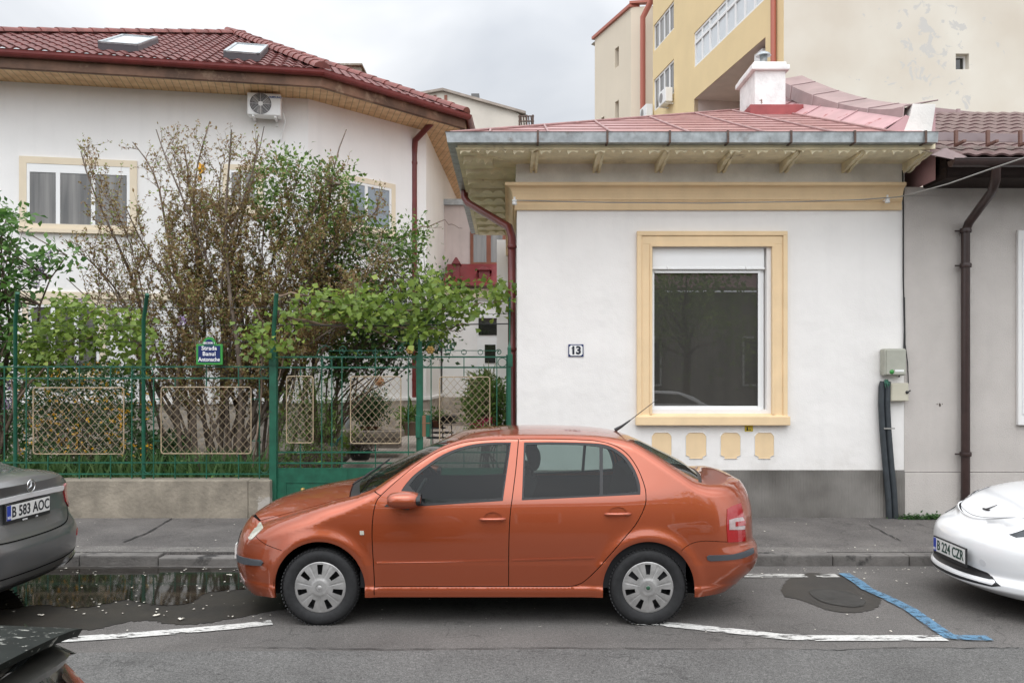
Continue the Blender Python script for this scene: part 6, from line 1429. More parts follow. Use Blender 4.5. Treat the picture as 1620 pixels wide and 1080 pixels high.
# ================================================================= apartment blocks and far house
ab=thing('apartment_block','tall yellow apartment block with loggias and a peeling cream firewall behind the low house','building',(fx(1240,17),17,0))
def firewall():
    m,t,b,L=nodes_mat('peeling_cream_firewall'); nd=t.nodes.new
    g=nd('ShaderNodeNewGeometry'); n=nd('ShaderNodeTexNoise'); n.inputs['Scale'].default_value=.7; n.inputs['Detail'].default_value=7; L(g.outputs['Position'],n.inputs['Vector'])
    r=nd('ShaderNodeValToRGB'); e=r.color_ramp.elements; e[0].position=.3; e[0].color=(.56,.50,.415,1); e[1].position=.7; e[1].color=(.65,.61,.53,1); L(n.outputs[0],r.inputs[0])
    def noisemask(sc,th,so,off_):
        mp=nd('ShaderNodeMapping'); mp.inputs['Location'].default_value=off_; L(g.outputs['Position'],mp.inputs[0])
        q=nd('ShaderNodeTexNoise'); q.inputs['Scale'].default_value=sc; q.inputs['Detail'].default_value=8; q.inputs['Roughness'].default_value=.6; q.inputs['Distortion'].default_value=.6; L(mp.outputs[0],q.inputs['Vector']); return q.outputs[0]
    # where the paint peels: near a point on the wall
    sp=nd('ShaderNodeSeparateXYZ'); L(g.outputs['Position'],sp.inputs[0])
    c=F(1475,75,17); cb=nd('ShaderNodeCombineXYZ'); L(sp.outputs[0],cb.inputs[0]); L(sp.outputs[2],cb.inputs[2])
    mp=nd('ShaderNodeVectorMath'); mp.operation='SUBTRACT'; L(cb.outputs[0],mp.inputs[0]); mp.inputs[1].default_value=(c.x,0,c.z)
    ml=nd('ShaderNodeVectorMath'); ml.operation='MULTIPLY'; L(mp.outputs[0],ml.inputs[0]); ml.inputs[1].default_value=(.62,0,.42)
    ln=nd('ShaderNodeVectorMath'); ln.operation='LENGTH'; L(ml.outputs[0],ln.inputs[0])
    rg=nd('ShaderNodeMapRange'); rg.inputs[1].default_value=.2; rg.inputs[2].default_value=1.3; rg.inputs[3].default_value=.07; rg.inputs[4].default_value=-.12; L(ln.outputs['Value'],rg.inputs[0])
    ad=nd('ShaderNodeMath'); ad.operation='ADD'; L(noisemask(3.4,0,0,(3,1,7)),ad.inputs[0]); L(rg.outputs[0],ad.inputs[1])
    mr=nd('ShaderNodeMapRange'); mr.inputs[1].default_value=.60; mr.inputs[2].default_value=.63; L(ad.outputs[0],mr.inputs[0])
    mx=nd('ShaderNodeMix'); mx.data_type='RGBA'; L(mr.outputs[0],mx.inputs[0]); L(r.outputs[0],mx.inputs[6]); mx.inputs[7].default_value=(.52,.50,.465,1)
    L(mx.outputs[2],b.inputs['Base Color']); b.inputs['Roughness'].default_value=.9; return m
M['firewall']=firewall(); M['yellowwall']=mat('yellow_render',(.76,.60,.34),.9,var=.04,vscale=1,bump=.2,bscale=20); M['beigewall']=mat('beige_render',(.68,.60,.48),.9,var=.03,vscale=.5,streak=.05); M['pinkloggia']=mat('loggia_plaster',(.66,.56,.52),.9,var=.05)
xk=fx(1240,17); dY=Vector((-.155,1)).normalized(); nY=Vector((-dY.y,dY.x)); WY=Wall((xk,17),dY,nY)
sw0,sw1,zz0,zz1=fx(1512,17),fx(1533,17),fz(110,17),fz(85,17)
mb=MB(); wall_holes(mb,xk,26,-.2,19,17,.25,[(sw0,sw1,zz0,zz1)]); mb.build('firewall',M['firewall'],ab)
mb=MB(); frame(mb,sw0,sw1,zz0,zz1,.035,17.14,17.2,0,'LRTB'); w0=mb.build('small_window',M['pvc'],ab)
mb=MB(); mb.box((sw0+.03,17.17,zz0+.03),(sw1-.03,17.18,zz1-.03)); mb.build('pane',M['darkglass'],w0)
# yellow long side with holes
def wallW(Wl,s0,s1,z0,z1,holes,m,name,par,th=.2):
    a=MB(); wall_holes(a,s0,s1,z0,z1,0,th,holes); o=MB(); Wl.lm(o,a); return o.build(name,m,par)
def hx(px,py): return WY.hit(px,py)
sa,_=hx(1071,50); send,_=hx(1033,60); send-=.6
s_l,zt_=hx(1098,53); _,zb_=hx(1098,108); s_r,_=hx(1209,0)
lo1,ll=hx(1098,157); lo0,_=hx(1211,65)
holes=[(s_r,s_l,zb_,zt_),(lo0,lo1,ll-2.35,ll)]
s34,z34t=hx(1034,41); _,z34b=hx(1034,83); s34b,z35t=hx(1034,127); _,z35b=hx(1036,176)
holes2=[(sa+.25,s34,z34b,z34t),(sa+.25,s34,z35b,z35t)]
_,zbt=hx(1075,32); 
wallW(WY,0,sa,-.2,19,[h for h in holes]+[(lo0,sa,zbt+0.0,zbt+2.2)] if False else holes,M['yellowwall'],'front_wall',ab,.12)
wallW(WY,sa,send+.6,-.2,19,holes2,M['yellowwall'],'rear_wall',ab,.12)
# glazed balcony band
a=MB(); n=8; w_=(s_l-s_r)/n
frame(a,s_r,s_l,zb_,zt_,.06,.02,.08,0,'LRTB')
for k in range(1,n): a.box((s_r+k*w_-.035,.02,zb_+.06),(s_r+k*w_+.035,.08,zt_-.06))
zm_=zt_-(zt_-zb_)*.30; a.box((s_r,.015,zm_-.035),(s_l,.085,zm_+.035)); o=MB(); WY.lm(o,a); bw=o.build('balcony_glazing',M['pvc'],ab)
a=MB(); a.box((s_r,.05,zb_),(s_l,.06,zt_)); o=MB(); WY.lm(o,a); o.build('panes',mat('white_blind_glass',(.62,.66,.68),.1,coat=.6,var=.05,vscale=1.5),bw)
# loggia interior
a=MB(); D_=1.3
a.add([(lo0,0.001,ll-.012),(lo1,0.001,ll-.012),(lo1,D_,ll-.012),(lo0,D_,ll-.012)],[(0,1,2,3)]); a.add([(lo0,D_,ll-2.5),(lo1,D_,ll-2.5),(lo1,D_,ll),(lo0,D_,ll)],[(0,1,2,3)]); a.add([(lo1,0,ll-2.5),(lo1,D_,ll-2.5),(lo1,D_,ll),(lo1,0,ll)],[(0,1,2,3)]); a.add([(lo0,0,ll-2.5),(lo0,D_,ll-2.5),(lo0,D_,ll),(lo0,0,ll)],[(0,1,2,3)])
o=MB(); WY.lm(o,a); lg=o.build('loggia',M['pinkloggia'],ab)
a=MB(); a.box((lo0,-.0,ll-2.4),(lo1-.9,.12,ll-1.55)); o=MB(); WY.lm(o,a); o.build('loggia_parapet',M['yellowwall'],ab)
a=MB(); a.box((lo0+1.2,D_-.05,ll-2.3),(lo0+2.0,D_+.0,ll-1.0)); a.box((lo0+.35,.1,ll-.55),(lo0+.75,.5,ll-.1)); o=MB(); WY.lm(o,a); o.build('loggia_door',M['pvc'],lg)
# windows of the rear part
for (z0,z1) in ((z34b,z34t),(z35b,z35t)):
    a=MB(); x0,x1=sa+.25,s34; frame(a,x0,x1,z0,z1,.06,.03,.09,0,'LRTB')
    for q in (.25,.5,.75): a.box((x0+(x1-x0)*q-.04,.03,z0+.06),(x0+(x1-x0)*q+.04,.09,z1-.06))
    o=MB(); WY.lm(o,a); wq=o.build('window',M['pvc'],ab); a=MB(); a.box((x0+.05,.055,z0+.05),(x1-.05,.065,z1-.05)); o=MB(); WY.lm(o,a); o.build('pane',M['curtain'],wq)
a=MB(); a.box((.28,-.10,-.1),(.42,.0,19)); 
o=MB(); pz=[WY.p(.32,.07,z) for z in (0,19)]; o.tube(pz,.06,8); o.build('downpipe',mat('brick_red_pipe',(.42,.13,.09),.5),ab)
for (px,py) in ((1061,155),(1030,180)):
    s_,z_=hx(px,py); aco=thing('air_conditioner','small white air conditioner on the yellow wall, '+('the right-hand one of two' if px>1050 else 'the left-hand, lower one of two'),'air conditioner',tuple(WY.p(s_,0,z_-.3)))
    a=MB(); a.box((s_-.3,-.26,z_-.2),(s_+.3,-.05,z_+.2),.02); a.box((s_-.22,-.24,z_-.24),(s_-.19,0,z_-.2)); a.box((s_+.19,-.24,z_-.24),(s_+.22,0,z_-.2)); o=MB(); WY.lm(o,a); o.build('case',M['pvc'],aco)
    o=MB(); c_=WY.p(s_+.1,.365,z_); o.add([WY.p(s_+.08+.14*math.cos(t),.265,z_+.14*math.sin(t)) for t in np.linspace(0,6.28,21)[:-1]],[tuple(range(20))]); o.build('fan_grille',MATS['fan_grey'],aco)
# beige block further back
bb=thing('apartment_block','plain beige apartment block with narrow windows to the left of the yellow one','building',(fx(998,27),27,0))
dB=Vector((-.355,1)).normalized(); nB=Vector((-dB.y,dB.x)); WBk=Wall((fx(998,27),27),dB,nB); ztop=fz(12,27); sB,_=WBk.hit(941,100)
hl=[]
for (pl,pr,pt,pb) in ((973,979,73,104),(973,979,158,187),(951,956,184,212)):
    s0,z1=WBk.hit(pr,pt); s1,_=WBk.hit(pl,pt); _,z0=WBk.hit(pr,pb); hl.append((min(s0,s1),max(s0,s1),z0,z1))
wallW(WBk,0,sB,-.2,ztop,hl,M['beigewall'],'side_wall',bb,.2)
for h in hl: a=MB(); a.box((h[0],.15,h[2]),(h[1],.17,h[3])); o=MB(); WBk.lm(o,a); o.build('narrow_window',M['curtain'],bb)
mb=MB(); xb0=fx(998,27); mb.quad((xb0,27,-.2),(xb0+1.2,26.8,-.2),(xb0+1.2,26.8,ztop),(xb0,27,ztop)); mb.quad((xb0+.05,27.2,ztop-.02),(xb0+4,27,ztop-.02),(xb0+3,34,ztop-.02),(xb0-1,30,ztop-.02)); mb.build('end_wall',M['beigewall'],bb)
mb=MB(); o1=Wall(( (WBk.C+WBk.n*.25).x,(WBk.C+WBk.n*.25).y),dB,nB); mb.prism([WBk.p(-.05,.08,ztop),WBk.p(sB+.1,.08,ztop),WBk.p(sB+.1,-.3,ztop),WBk.p(-.05,-.3,ztop)],(0,0,.10)); mb.prism([WBk.p(-.05,.08,ztop+.1),(xb0+1.3,26.7,ztop+.1),(xb0+1.3,27,ztop+.1),WBk.p(-.05,-.3,ztop+.1)],(0,0,.08)); mb.build('roof_edge',MATS['brick_red_pipe'],bb)
mb=MB(); mb.tube([(fx(1034,26.3),26.3,fz(0,26.3)+.3),(fx(1028,26.4),26.4,fz(6,26.4)),(fx(1017,26.6),26.6,fz(28,26.6)),(fx(1017,26.6),26.6,0)],.09,8); mb.build('downpipe',MATS['brick_red_pipe'],bb)
# far white house with roof railing between the two houses
fh=thing('far_house','distant weathered white house with flat gable and chimney seen above the eaves gap','building',(fx(750,40),40,0))
mb=MB(); Y=40; f4=lambda x,y,Y=40: F(x,y,Y)
mb.prism([f4(655,600),f4(832,600),f4(832,186),f4(812,176),f4(700,143),f4(662,150)],(0,6,0)); mb.build('wall',mat('weathered_white',(.62,.57,.50),.9,var=.12,vscale=.5,stains=((.36,.32,.28),.55,.60,.04)),fh)
mb=MB(); mb.prism([f4(655,147,39.8),f4(700,139,39.8),f4(832,176,39.8),f4(832,180,39.8),f4(700,143,39.8),f4(655,151,39.8)],(0,6,0)); mb.build('roof_edge',MATS['step_stone'],fh)
mb=MB(); mb.box((fx(744,40),41,fz(170,40)),(fx(757,40),41.6,fz(137,40))); mb.build('chimney',mat('dark_chimney',(.12,.12,.12),.7),fh)
for px in (688,705): m_=MB(); m_.box((fx(px-2,40),39.95,fz(162,40)),(fx(px+2.5,40),40.0,fz(151,40))); m_.build('vent_window',M['brownwin'],fh)
mb=MB()
for x in (822,833,843): mb.tube([f4(x,210,39),f4(x,182,39)],.05,5)
for y in (184,192,200): mb.tube([f4(820,y,39),f4(845,y,39)],.035,5)
for k in range(5): mb.tube([f4(824+4*k,184,39.2),f4(826+4*k,205,39.2)],.03,4)
mb.build('railing',M['rust'],fh)
mb=MB(); mb.tube([f4(775,211,38),f4(794,203,38)],.06,5); mb.tube([f4(794,203,38),f4(795,209,38)],.04,5); mb.build('roof_hatch',M['rust'],fh)
# ================================================================= the other parked cars
def sedan(name,label,loc,rz,P):
    global BODY,B,car
    B=BODY=Body(**P['body']); B.setup(); root=thing(name,label,'car',loc,rz=rz); car=root
    dom=domain_of(B,P['arches']); x0,x1=P['body']['x0'],P['body']['x1']
    X,Z=np.meshgrid(np.arange(x0,x1,.07),np.arange(.12,1.5,.05)); pts=list(zip(X.ravel(),Z.ravel()))
    for x in np.arange(x0,x1,.06):
        e=float(B.ze(x)); r=float(B.rz(x))
        for th in (10,30,50,68,82): pts.append((x,e-r*(1-math.sin(R(th)))-1e-4))
    polys=P.get('polys',{})
    V,Fc,C=cdt(dom,list(polys.values()),np.array(pts),step=.05)
    Q,n=skin(B.side,1,V); 
    if n[:,1].mean()>0: n=-n
    Fc=tri_out(Q,Fc,n); lab=np.array(['body']*len(Fc),dtype=object); xc_=Q[Fc].mean(1)[:,0]; Fc=Fc[(xc_<-.56)|(not P.get('norear'))] if P.get('norear') else Fc; C=V[Fc].mean(1); lab=np.array(['body']*len(Fc),dtype=object)
    for k,p in polys.items(): lab[inpoly(C,p)]=k
    for mir in (False,True):
        mkmesh('side_body',Q,Fc[lab=='body'],n,P['paint'],root,mir,thickness=.02)
        for k in polys:
            if (lab==k).any(): mkmesh(k.rstrip('0123456789'),Q-n*.006,Fc[lab==k],n,P['pmat'].get(k,M['carglassdark']),root,mir)
    cap_mesh('front_bumper',True,P['paint'],par=root,ne=40,nv=24)
    if not P.get('norear'): cap_mesh('rear_bumper',False,P['paint'],par=root,ne=40,nv=24)
    for (nm,a,b,m_,o) in P['tops']: top_region(nm,a,b,30,m_,off=o,parent=root)
    mb=MB(); mb.box((x0+.5,-P['hw']+.2,.17),(x1-.5,P['hw']-.2,.3)); mb.build('underbody',M['dark'],root,local=True)
    for (cx,cz,r,_) in P['arches']:
        for sg in (-1,1):
            mb=MB(); n_=16; mb.add([(cx+(r+.01)*math.cos(math.pi*k/n_),sg*yy,cz+(r+.01)*1.02*math.sin(math.pi*k/n_)) for k in range(n_+1) for yy in (P['hw']-.03,P['hw']-.35)],[(2*k,2*k+1,2*k+3,2*k+2) for k in range(n_)]); mb.add([(cx+r*math.cos(math.pi*k/n_),sg*(P['hw']-.35),cz+r*1.02*math.sin(math.pi*k/n_)) for k in range(n_+1)],[tuple(range(n_+1))]); mb.build('wheel_housing',M['dark'],root,local=True)
            make_wheel(root,cx,sg*(P['hw']-.02),cz,R0=P['R0'],w=.22,rim=P['rim'],far=sg>0,hub=None)
    mb=MB(); mb.box((x0+1.3,-P['hw']+.25,.3),(x1-.9,P['hw']-.25,.75)); mb.build('cabin_trim',M['interior'],root,local=True)
    return root
def plate(root,front,yc,zc__,txt,rot=0.0,off=.012,strip=True,xfix=None):
    B_=B; x=float(B_.cap_x(front,np.array([yc]),np.array([zc__]))[0]) if xfix is None else xfix; s=-1 if front else 1
    # local plane facing outwards
    xo=x+s*off; w_,h_=.52,.112
    mb=MB(); mb.box((xo,yc-w_/2-.012,zc__-h_/2-(.028 if strip else .012)),(xo+s*.014,yc+w_/2+.012,zc__+h_/2+.012),.004); pl=mb.build('number_plate',M['black'],root,local=True)
    mb=MB(); mb.box((xo+s*.013,yc-w_/2,zc__-h_/2),(xo+s*.017,yc+w_/2,zc__+h_/2),.002); mb.build('plate_face',M['plate_white'],pl,local=True)
    # left side as read: for a rear plate seen from +x looking to -x, reading direction is -... 
    rd=1 if not front else -1      # reading direction along y
    ys=yc-rd*(w_/2-.022); mb=MB(); mb.box((xo+s*.016,ys-.022,zc__-h_/2+.001),(xo+s*.0185,ys+.022,zc__+h_/2-.001)); mb.build('blue_band',M['plate_blue'],pl,local=True)
    mb=MB(); text_mb(mb,txt,.112,lambda v:(xo+s*(.019+v[2]),yc+rd*(.022+v[0]),zc__+v[1]-.002),.0006,1.02,.002,xscale=.84); mb.build('lettering',mat('plate_text_'+txt[2:5],P_TXT,.5),pl,local=True)
    mb=MB(); text_mb(mb,'RO',.026,lambda v:(xo+s*(.0195+v[2]),ys+rd*v[0],zc__+v[1]-.035),.0004,1.0,.001); mb.build('country_code',M['text_white'],pl,local=True)
    return pl
# --- grey saloon on the left, tail towards us (local x=0 at the tail)
silver=carpaint('grey_paint',(.135,.14,.145),rough=.40,metal=.5,dust=.35)
mk=lambda pts:Curve(pts)
bodyM=dict(zc=mk([(-4.9,.6),(-4.7,.78),(-3.9,.98),(-3.6,1.02),(-2.9,1.38),(-2.2,1.46),(-1.5,1.42),(-.95,1.24),(-.62,1.125),(-.3,1.115),(-.12,1.09),(-.04,1.03)]),
  ze=mk([(-4.9,.55),(-4.7,.68),(-3.9,.88),(-3.6,.95),(-2.9,1.33),(-2.2,1.41),(-1.5,1.36),(-.95,1.16),(-.62,1.06),(-.35,1.04),(-.22,1.0),(-.05,.95)]),
  zb=mk([(-5,.22),(-.5,.24),(0,.27)]),xf=mk([(.15,-4.8),(.4,-4.92),(.7,-4.85),(1,-4.7)]),
  xr=mk([(.18,-.24),(.26,-.13),(.32,-.05),(.42,-.01),(.55,-.0),(.62,-.015),(.68,-.05),(.78,-.075),(.88,-.08),(.94,-.07),(1.0,-.05),(1.06,-.03),(1.12,-.03)]),
  Lf=.7,nf=2.3,Lr=.55,nr=2.9,qf=.72,qr=.84,Wmax=.925,barrel=.07,lowbarrel=.5,zmid=.6,zbelt=mk([(-5,.95),(0,1.0)]),bw=.03,tum=mk([(-5,.3),(0,.32)]),
  arch=[(-.98-.0,.33,.41,.012,.03)],steps=[(.62,.012,.012)],ry=mk([(-5,.1),(-3.5,.06),(-1.5,.06),(-.6,.10),(0,.10)]),rz=mk([(-5,.1),(-3.5,.05),(-1.5,.05),(-.6,.08),(0,.07)]),p=2.2,blendf=.4,blendr=.30,x0=-4.92,x1=0.0)
glassM=[(-3.35,.98),(-2.8,1.27),(-2.2,1.34),(-1.6,1.31),(-1.15,1.15),(-1.0,1.0)]
P_TXT=(.012,.014,.02)
ML=F(52,830,6.32); 
gm=sedan('parked_car','dusty dark grey saloon seen from its tail at the left edge, star badge on boot','p' and (ML.x-.035,6.43,0),R(-3.5),dict(body=bodyM,arches=[(-3.9,.33,.37,0),(-.98,.33,.37,0)],paint=silver,polys={'side_window':glassM},pmat={},hw=.925,R0=.33,rim=.225,
  tops=[('hood',lambda a:B.u0,lambda a:-3.6+0*a,silver,0),('windscreen',lambda a:-3.595+0*a,lambda a:-2.8+0*a,M['carglassdark'],0),('roof',lambda a:-2.795+0*a,lambda a:-1.62-.05*a,silver,0),('rear_window',lambda a:-1.615-.05*a,lambda a:-.74-.12*a*a,M['carglassdark'],-.004),('boot_lid',lambda a:-.735-.12*a*a,lambda a:B.u1,silver,0)]))
_c=F(40,803,1); 
plate(gm,False,0,.845,'B 583 AOC',off=.012)
def mirrory(poly): return [(-y,z) for y,z in poly][::-1]
strip=[(-.55,.905),(-.35,.918),(0,.925),(.35,.918),(.55,.905),(.57,.93),(.55,.945),(.35,.958),(0,.964),(-.35,.958),(-.55,.945),(-.57,.93)]
capdrape(False,strip,.012,'chrome_strip',mat('bright_trim',(.85,.85,.86),.3,metal=.15),gm,.05,.012)
lampM=[(.575,.935),(.63,.955),(.80,.90),(.85,.80),(.86,.745),(.69,.745),(.62,.80)]
for pl_ in (lampM,mirrory(lampM)):
    tl=capdrape(False,pl_,.010,'tail_light',M['lampred'],gm,.03,.012)
wl_=[(.71,.775),(.855,.80),(.86,.755),(.715,.752)]
for pl_ in (wl_,mirrory(wl_)): capdrape(False,pl_,.016,'reversing_lens',M['lampwhite'],gm,.03,.004)
rf_=[(.70,.50),(.88,.525),(.88,.56),(.70,.535)]
for pl_ in (rf_,mirrory(rf_)): capdrape(False,pl_,.006,'reflector',M['lampred'],gm,.03,.006)
ex_=[(.52,.285),(.79,.30),(.80,.355),(.54,.345)]
for pl_ in (ex_,mirrory(ex_)):
    eo=capdrape(False,pl_,.018,'exhaust_trim',M['chrome'],gm,.03,.02)
    cy=sum(p[0] for p in pl_)/4; cz_=sum(p[1] for p in pl_)/4; capdrape(False,[(cy+(p[0]-cy)*.84,cz_+(p[1]-cz_)*.6) for p in pl_],.021,'exhaust_opening',M['dark'],eo,.03,.002)
    eo.parent=gm
lidline=thick(smoothpoly([(-.67,.93),(-.67,.80),(-.62,.70),(-.45,.645),(0,.63),(.45,.645),(.62,.70),(.67,.80),(.67,.93)],False,5),.009)
capdrape(False,lidline,.002,'boot_gap',M['dark'],gm,.06,.001)
crease=thick([(-.80,.40),(-.4,.375),(0,.37),(.4,.375),(.80,.40)],.010); capdrape(False,crease,.002,'bumper_groove',M['dark'],gm,.06,.001)
diff=[(-.62,.25),(.62,.25),(.60,.30),(-.60,.30)]; capdrape(False,diff,.004,'diffuser',M['black'],gm,.06,.004)
# star in a ring badge
xb=float(B.cap_x(False,np.array([0.0]),np.array([1.03]))[0])+.012; mb=MB(); mb.ring((xb,0,1.02),.046,.0045,'X',28,6)
for k in range(3):
    a=R(90+120*k); tip=(xb,.044*math.cos(a),1.02+.044*math.sin(a)); l=(xb,.009*math.cos(a+R(60)),1.02+.009*math.sin(a+R(60))); r=(xb,.009*math.cos(a-R(60)),1.02+.009*math.sin(a-R(60))); c=(xb+.006,0,1.02); b_=(xb-.004,0,1.02)
    mb.add([tip,l,c,r,b_],[(0,1,2),(0,2,3),(0,4,1),(0,3,4)])
mb.build('star_badge',M['chrome'],gm,local=True)
mb=MB(); xb=float(B.cap_x(False,np.array([0.0]),np.array([.77]))[0])+.03; text_mb(mb,'www.          .ro',.024,lambda v:(xb+v[2],v[0],.774+v[1]),.0005,1.2,.0006); mb.build('frame_text',M['text_white'],gm,local=True)
# --- white electric saloon on the right (local x=0 at the nose)
whitep=carpaint('white_paint',(.83,.835,.84),rough=.35,metal=0.0,dust=.0)
bodyT=dict(zc=mk([(-.02,.45),(.05,.60),(.12,.665),(.20,.715),(.32,.77),(.5,.835),(.8,.90),(1.1,.945),(1.25,.97),(1.8,1.25),(2.4,1.42),(3.0,1.43),(3.8,1.25),(4.3,1.1),(4.65,1.08)]),
  ze=mk([(.0,.45),(.15,.60),(.24,.64),(.33,.71),(.43,.775),(.6,.84),(.9,.895),(1.2,.925),(1.35,.95),(1.8,1.2),(2.4,1.36),(3.0,1.37),(3.8,1.2),(4.3,1.03),(4.6,1.0)]),
  zb=mk([(0,.175),(.5,.17),(1,.2),(4.3,.2),(4.7,.3)]),xf=mk([(.16,.14),(.20,.04),(.24,-.03),(.28,-.035),(.33,.015),(.40,.0),(.48,-.01),(.56,.0),(.60,.02),(.63,.05),(.66,.10),(.70,.18)]),
  xr=mk([(.2,4.5),(.4,4.68),(.8,4.66),(1.05,4.6)]),Lf=.85,nf=2.15,Lr=.6,nr=2.5,qf=.74,qr=.75,Wmax=.925,barrel=.06,lowbarrel=.5,zmid=.6,zbelt=mk([(0,.85),(4.7,.95)]),bw=.03,tum=mk([(0,.3),(4.7,.35)]),
  arch=[(.88,.34,.42,.02,.04)],steps=[],ry=mk([(0,.16),(.8,.16),(1.4,.05),(4,.05),(4.7,.1)]),rz=mk([(0,.10),(.8,.12),(1.4,.05),(4,.05),(4.7,.08)]),p=1.9,blendf=.75,blendr=.3,x0=-.035,x1=4.68)
P_TXT=(.012,.05,.035)
tm=sedan('parked_car','glossy white saloon with a smooth nose pointing left at the right edge','p' and (3.655,6.86,0),R(-2.5),dict(body=bodyT,arches=[(.88,.34,.375,0),(3.76,.34,.375,0)],paint=whitep,polys={'side_window':[(1.6,.97),(2.2,1.26),(3.0,1.30),(3.8,1.12),(3.9,1.0)]},pmat={},hw=.925,R0=.335,rim=.24,
  tops=[('hood',lambda a:B.u0,lambda a:1.2+.06*a,whitep,0),('windscreen',lambda a:1.205+.06*a,lambda a:2.15+0*a,M['carglassdark'],-.003),('roof',lambda a:2.155+0*a,lambda a:3.1+0*a,M['carglassdark'],0),('rear_window',lambda a:3.105+0*a,lambda a:4.15+0*a,M['carglassdark'],0),('boot_lid',lambda a:4.155+0*a,lambda a:B.u1,whitep,0)]))
tw=M['plate_white']; plate(tm,True,-.07,.445,'B 224 CZR',off=.012,strip=True)
capdrape(True,[(-.50,.255),(-.20,.245),(.20,.245),(.50,.255),(.56,.275),(.42,.345),(.25,.365),(-.25,.365),(-.42,.345),(-.56,.275)],.002,'air_intake',M['black'],tm,.04,.003)
def topxy(x,y): return None
def top_drape(poly,off,name,m,par,step=.03,th=.004):
    """poly in (u,tt) of the top skin"""
    P=np.array(poly,float); lo=P.min(0); hi=P.max(0); gg=np.array([(x,y) for x in np.arange(lo[0]+step/2,hi[0],step) for y in np.arange(lo[1]+step/2,hi[1],step)])
    V,Fc,_=cdt([tuple(map(float,p)) for p in poly],[],gg if len(gg) else np.zeros((0,2)),step=step)
    X_=B.top(V[:,0],V[:,1]); n=B.nrm(B.top,V[:,0],np.clip(V[:,1],-.998,.998),1e-3); n=np.where(n[:,2:3]<0,-n,n); X_=X_+n*off; Fc=tri_out(X_,Fc,n); return mkmesh(name,X_,Fc,n,m,par,thickness=th)
u0=B.u0
# hood shut line and lamps, given as (x, y) on the bonnet
def uv(x,y):
    lo,hi=B.u0,B.u1; s_=1 if y>=0 else -1; y=abs(y)
    for _ in range(40):
        u=(lo+hi)/2; We=float(B.W(u,B.ze(u)-1e-4)); tt=min(y/We,.999); xa_=float(B.xact(u,1-tt))
        if xa_<x: lo=u
        else: hi=u
    return (u,s_*tt)
hp=[(.9,.68),(.7,.65),(.52,.60),(.40,.52),(.31,.42),(.24,.28),(.205,0)]
hp=[(x,-y) for x,y in hp]+[(x,y) for x,y in hp[::-1][1:]]
top_drape(thick([uv(*p) for p in smoothpoly(hp,False,5)],.003),.0012,'hood_gap',mat('gap_grey',(.10,.10,.105),.7),tm,.05,.0003)
for sg in (-1,1):
    pol=[(.245,.50),(.33,.54),(.45,.60),(.60,.68),(.70,.745)]
    pol=[uv(x,y) for x,y in pol]; pol=pol+[(uv(.62,.8)[0],.9985),(pol[2][0],.9985),(pol[1][0],.9985),(pol[0][0]+.004,.96)]
    pol=[(a_,sg*b_) for a_,b_ in pol]
    if sg<0: pol=pol[::-1]
    top_drape(pol,.003,'headlight',mat('headlight_glass',(.045,.05,.055),.25,coat=.25,var=.6,vscale=14) if 'headlight_glass' not in MATS else MATS['headlight_glass'],tm,.03,.003)
def side_dr(poly,off_,name,m,par):
    V,Fc,_=cdt(poly,[],np.zeros((0,2)),step=.03); Q,n=skin(B.side,1,V); 
    if n[:,1].mean()>0: n=-n
    Q=Q+n*off_; Fc=tri_out(Q,Fc,n)
    for mir in (False,True): mkmesh(name,Q,Fc,n,m,par,mir,thickness=.004)
for sg in (-1,1):
    q=[(.50,.655),(.55,.715),(.60,.755),(.65,.778),(.68,.778),(.68,.70),(.62,.665),(.56,.645)]; q=q if sg>0 else mirrory(q); capdrape(True,q,.004,'headlight_tip',MATS['headlight_glass'],tm,.03,.003)
xs_h=[B.u0+.02,.50,.6]
side_dr([(x,float(B.ze(x))-.003) for x in xs_h][::-1]+[(B.u0+.03,.62),(.42,.69),(.55,.77)],.004,'headlight_side',MATS['headlight_glass'],tm)
side_dr([(.33,.33),(.42,.30),(.45,.325),(.40,.36)],.003,'corner_vent',M['black'],tm)
mb=MB(); # T-shaped badge
ue=u0+.10; ctr=B.top(np.array([ue]),np.array([0.0]))[0]; nb=B.nrm(B.top,np.array([ue]),np.array([0.001]),1e-3)[0]; nb=Vector(nb if nb[2]>0 else -nb); tu=Vector((nb.z,0,-nb.x)); ty=Vector((0,1,0)); c=Vector(ctr)+nb*.004
def bp(a,b): return c+ty*a-tu*b
mb.prism([bp(-.055,.045),bp(-.035,.052),bp(0,.055),bp(.035,.052),bp(.055,.045),bp(.048,.033),bp(.02,.037),bp(.010,.02),bp(0,-.055),bp(-.010,.02),bp(-.02,.037),bp(-.048,.033)],nb*.004); mb.build('badge',M['black'],tm,local=True)
capdrape(True,[(-.40+.028*math.cos(t),.415+.028*math.sin(t)) for t in np.linspace(0,2*math.pi,20)[:-1]],.001,'tow_eye_cover',mat('white_cover',(.66,.67,.68),.4),tm,.03,.001)
mir_car=copy_tree(tm); mir_car.location=(7.3,-4.6,0); mir_car.rotation_euler=(0,0,R(180)); mir_car['label']='white saloon parked across the street, mirrored in the bottom of the big window'
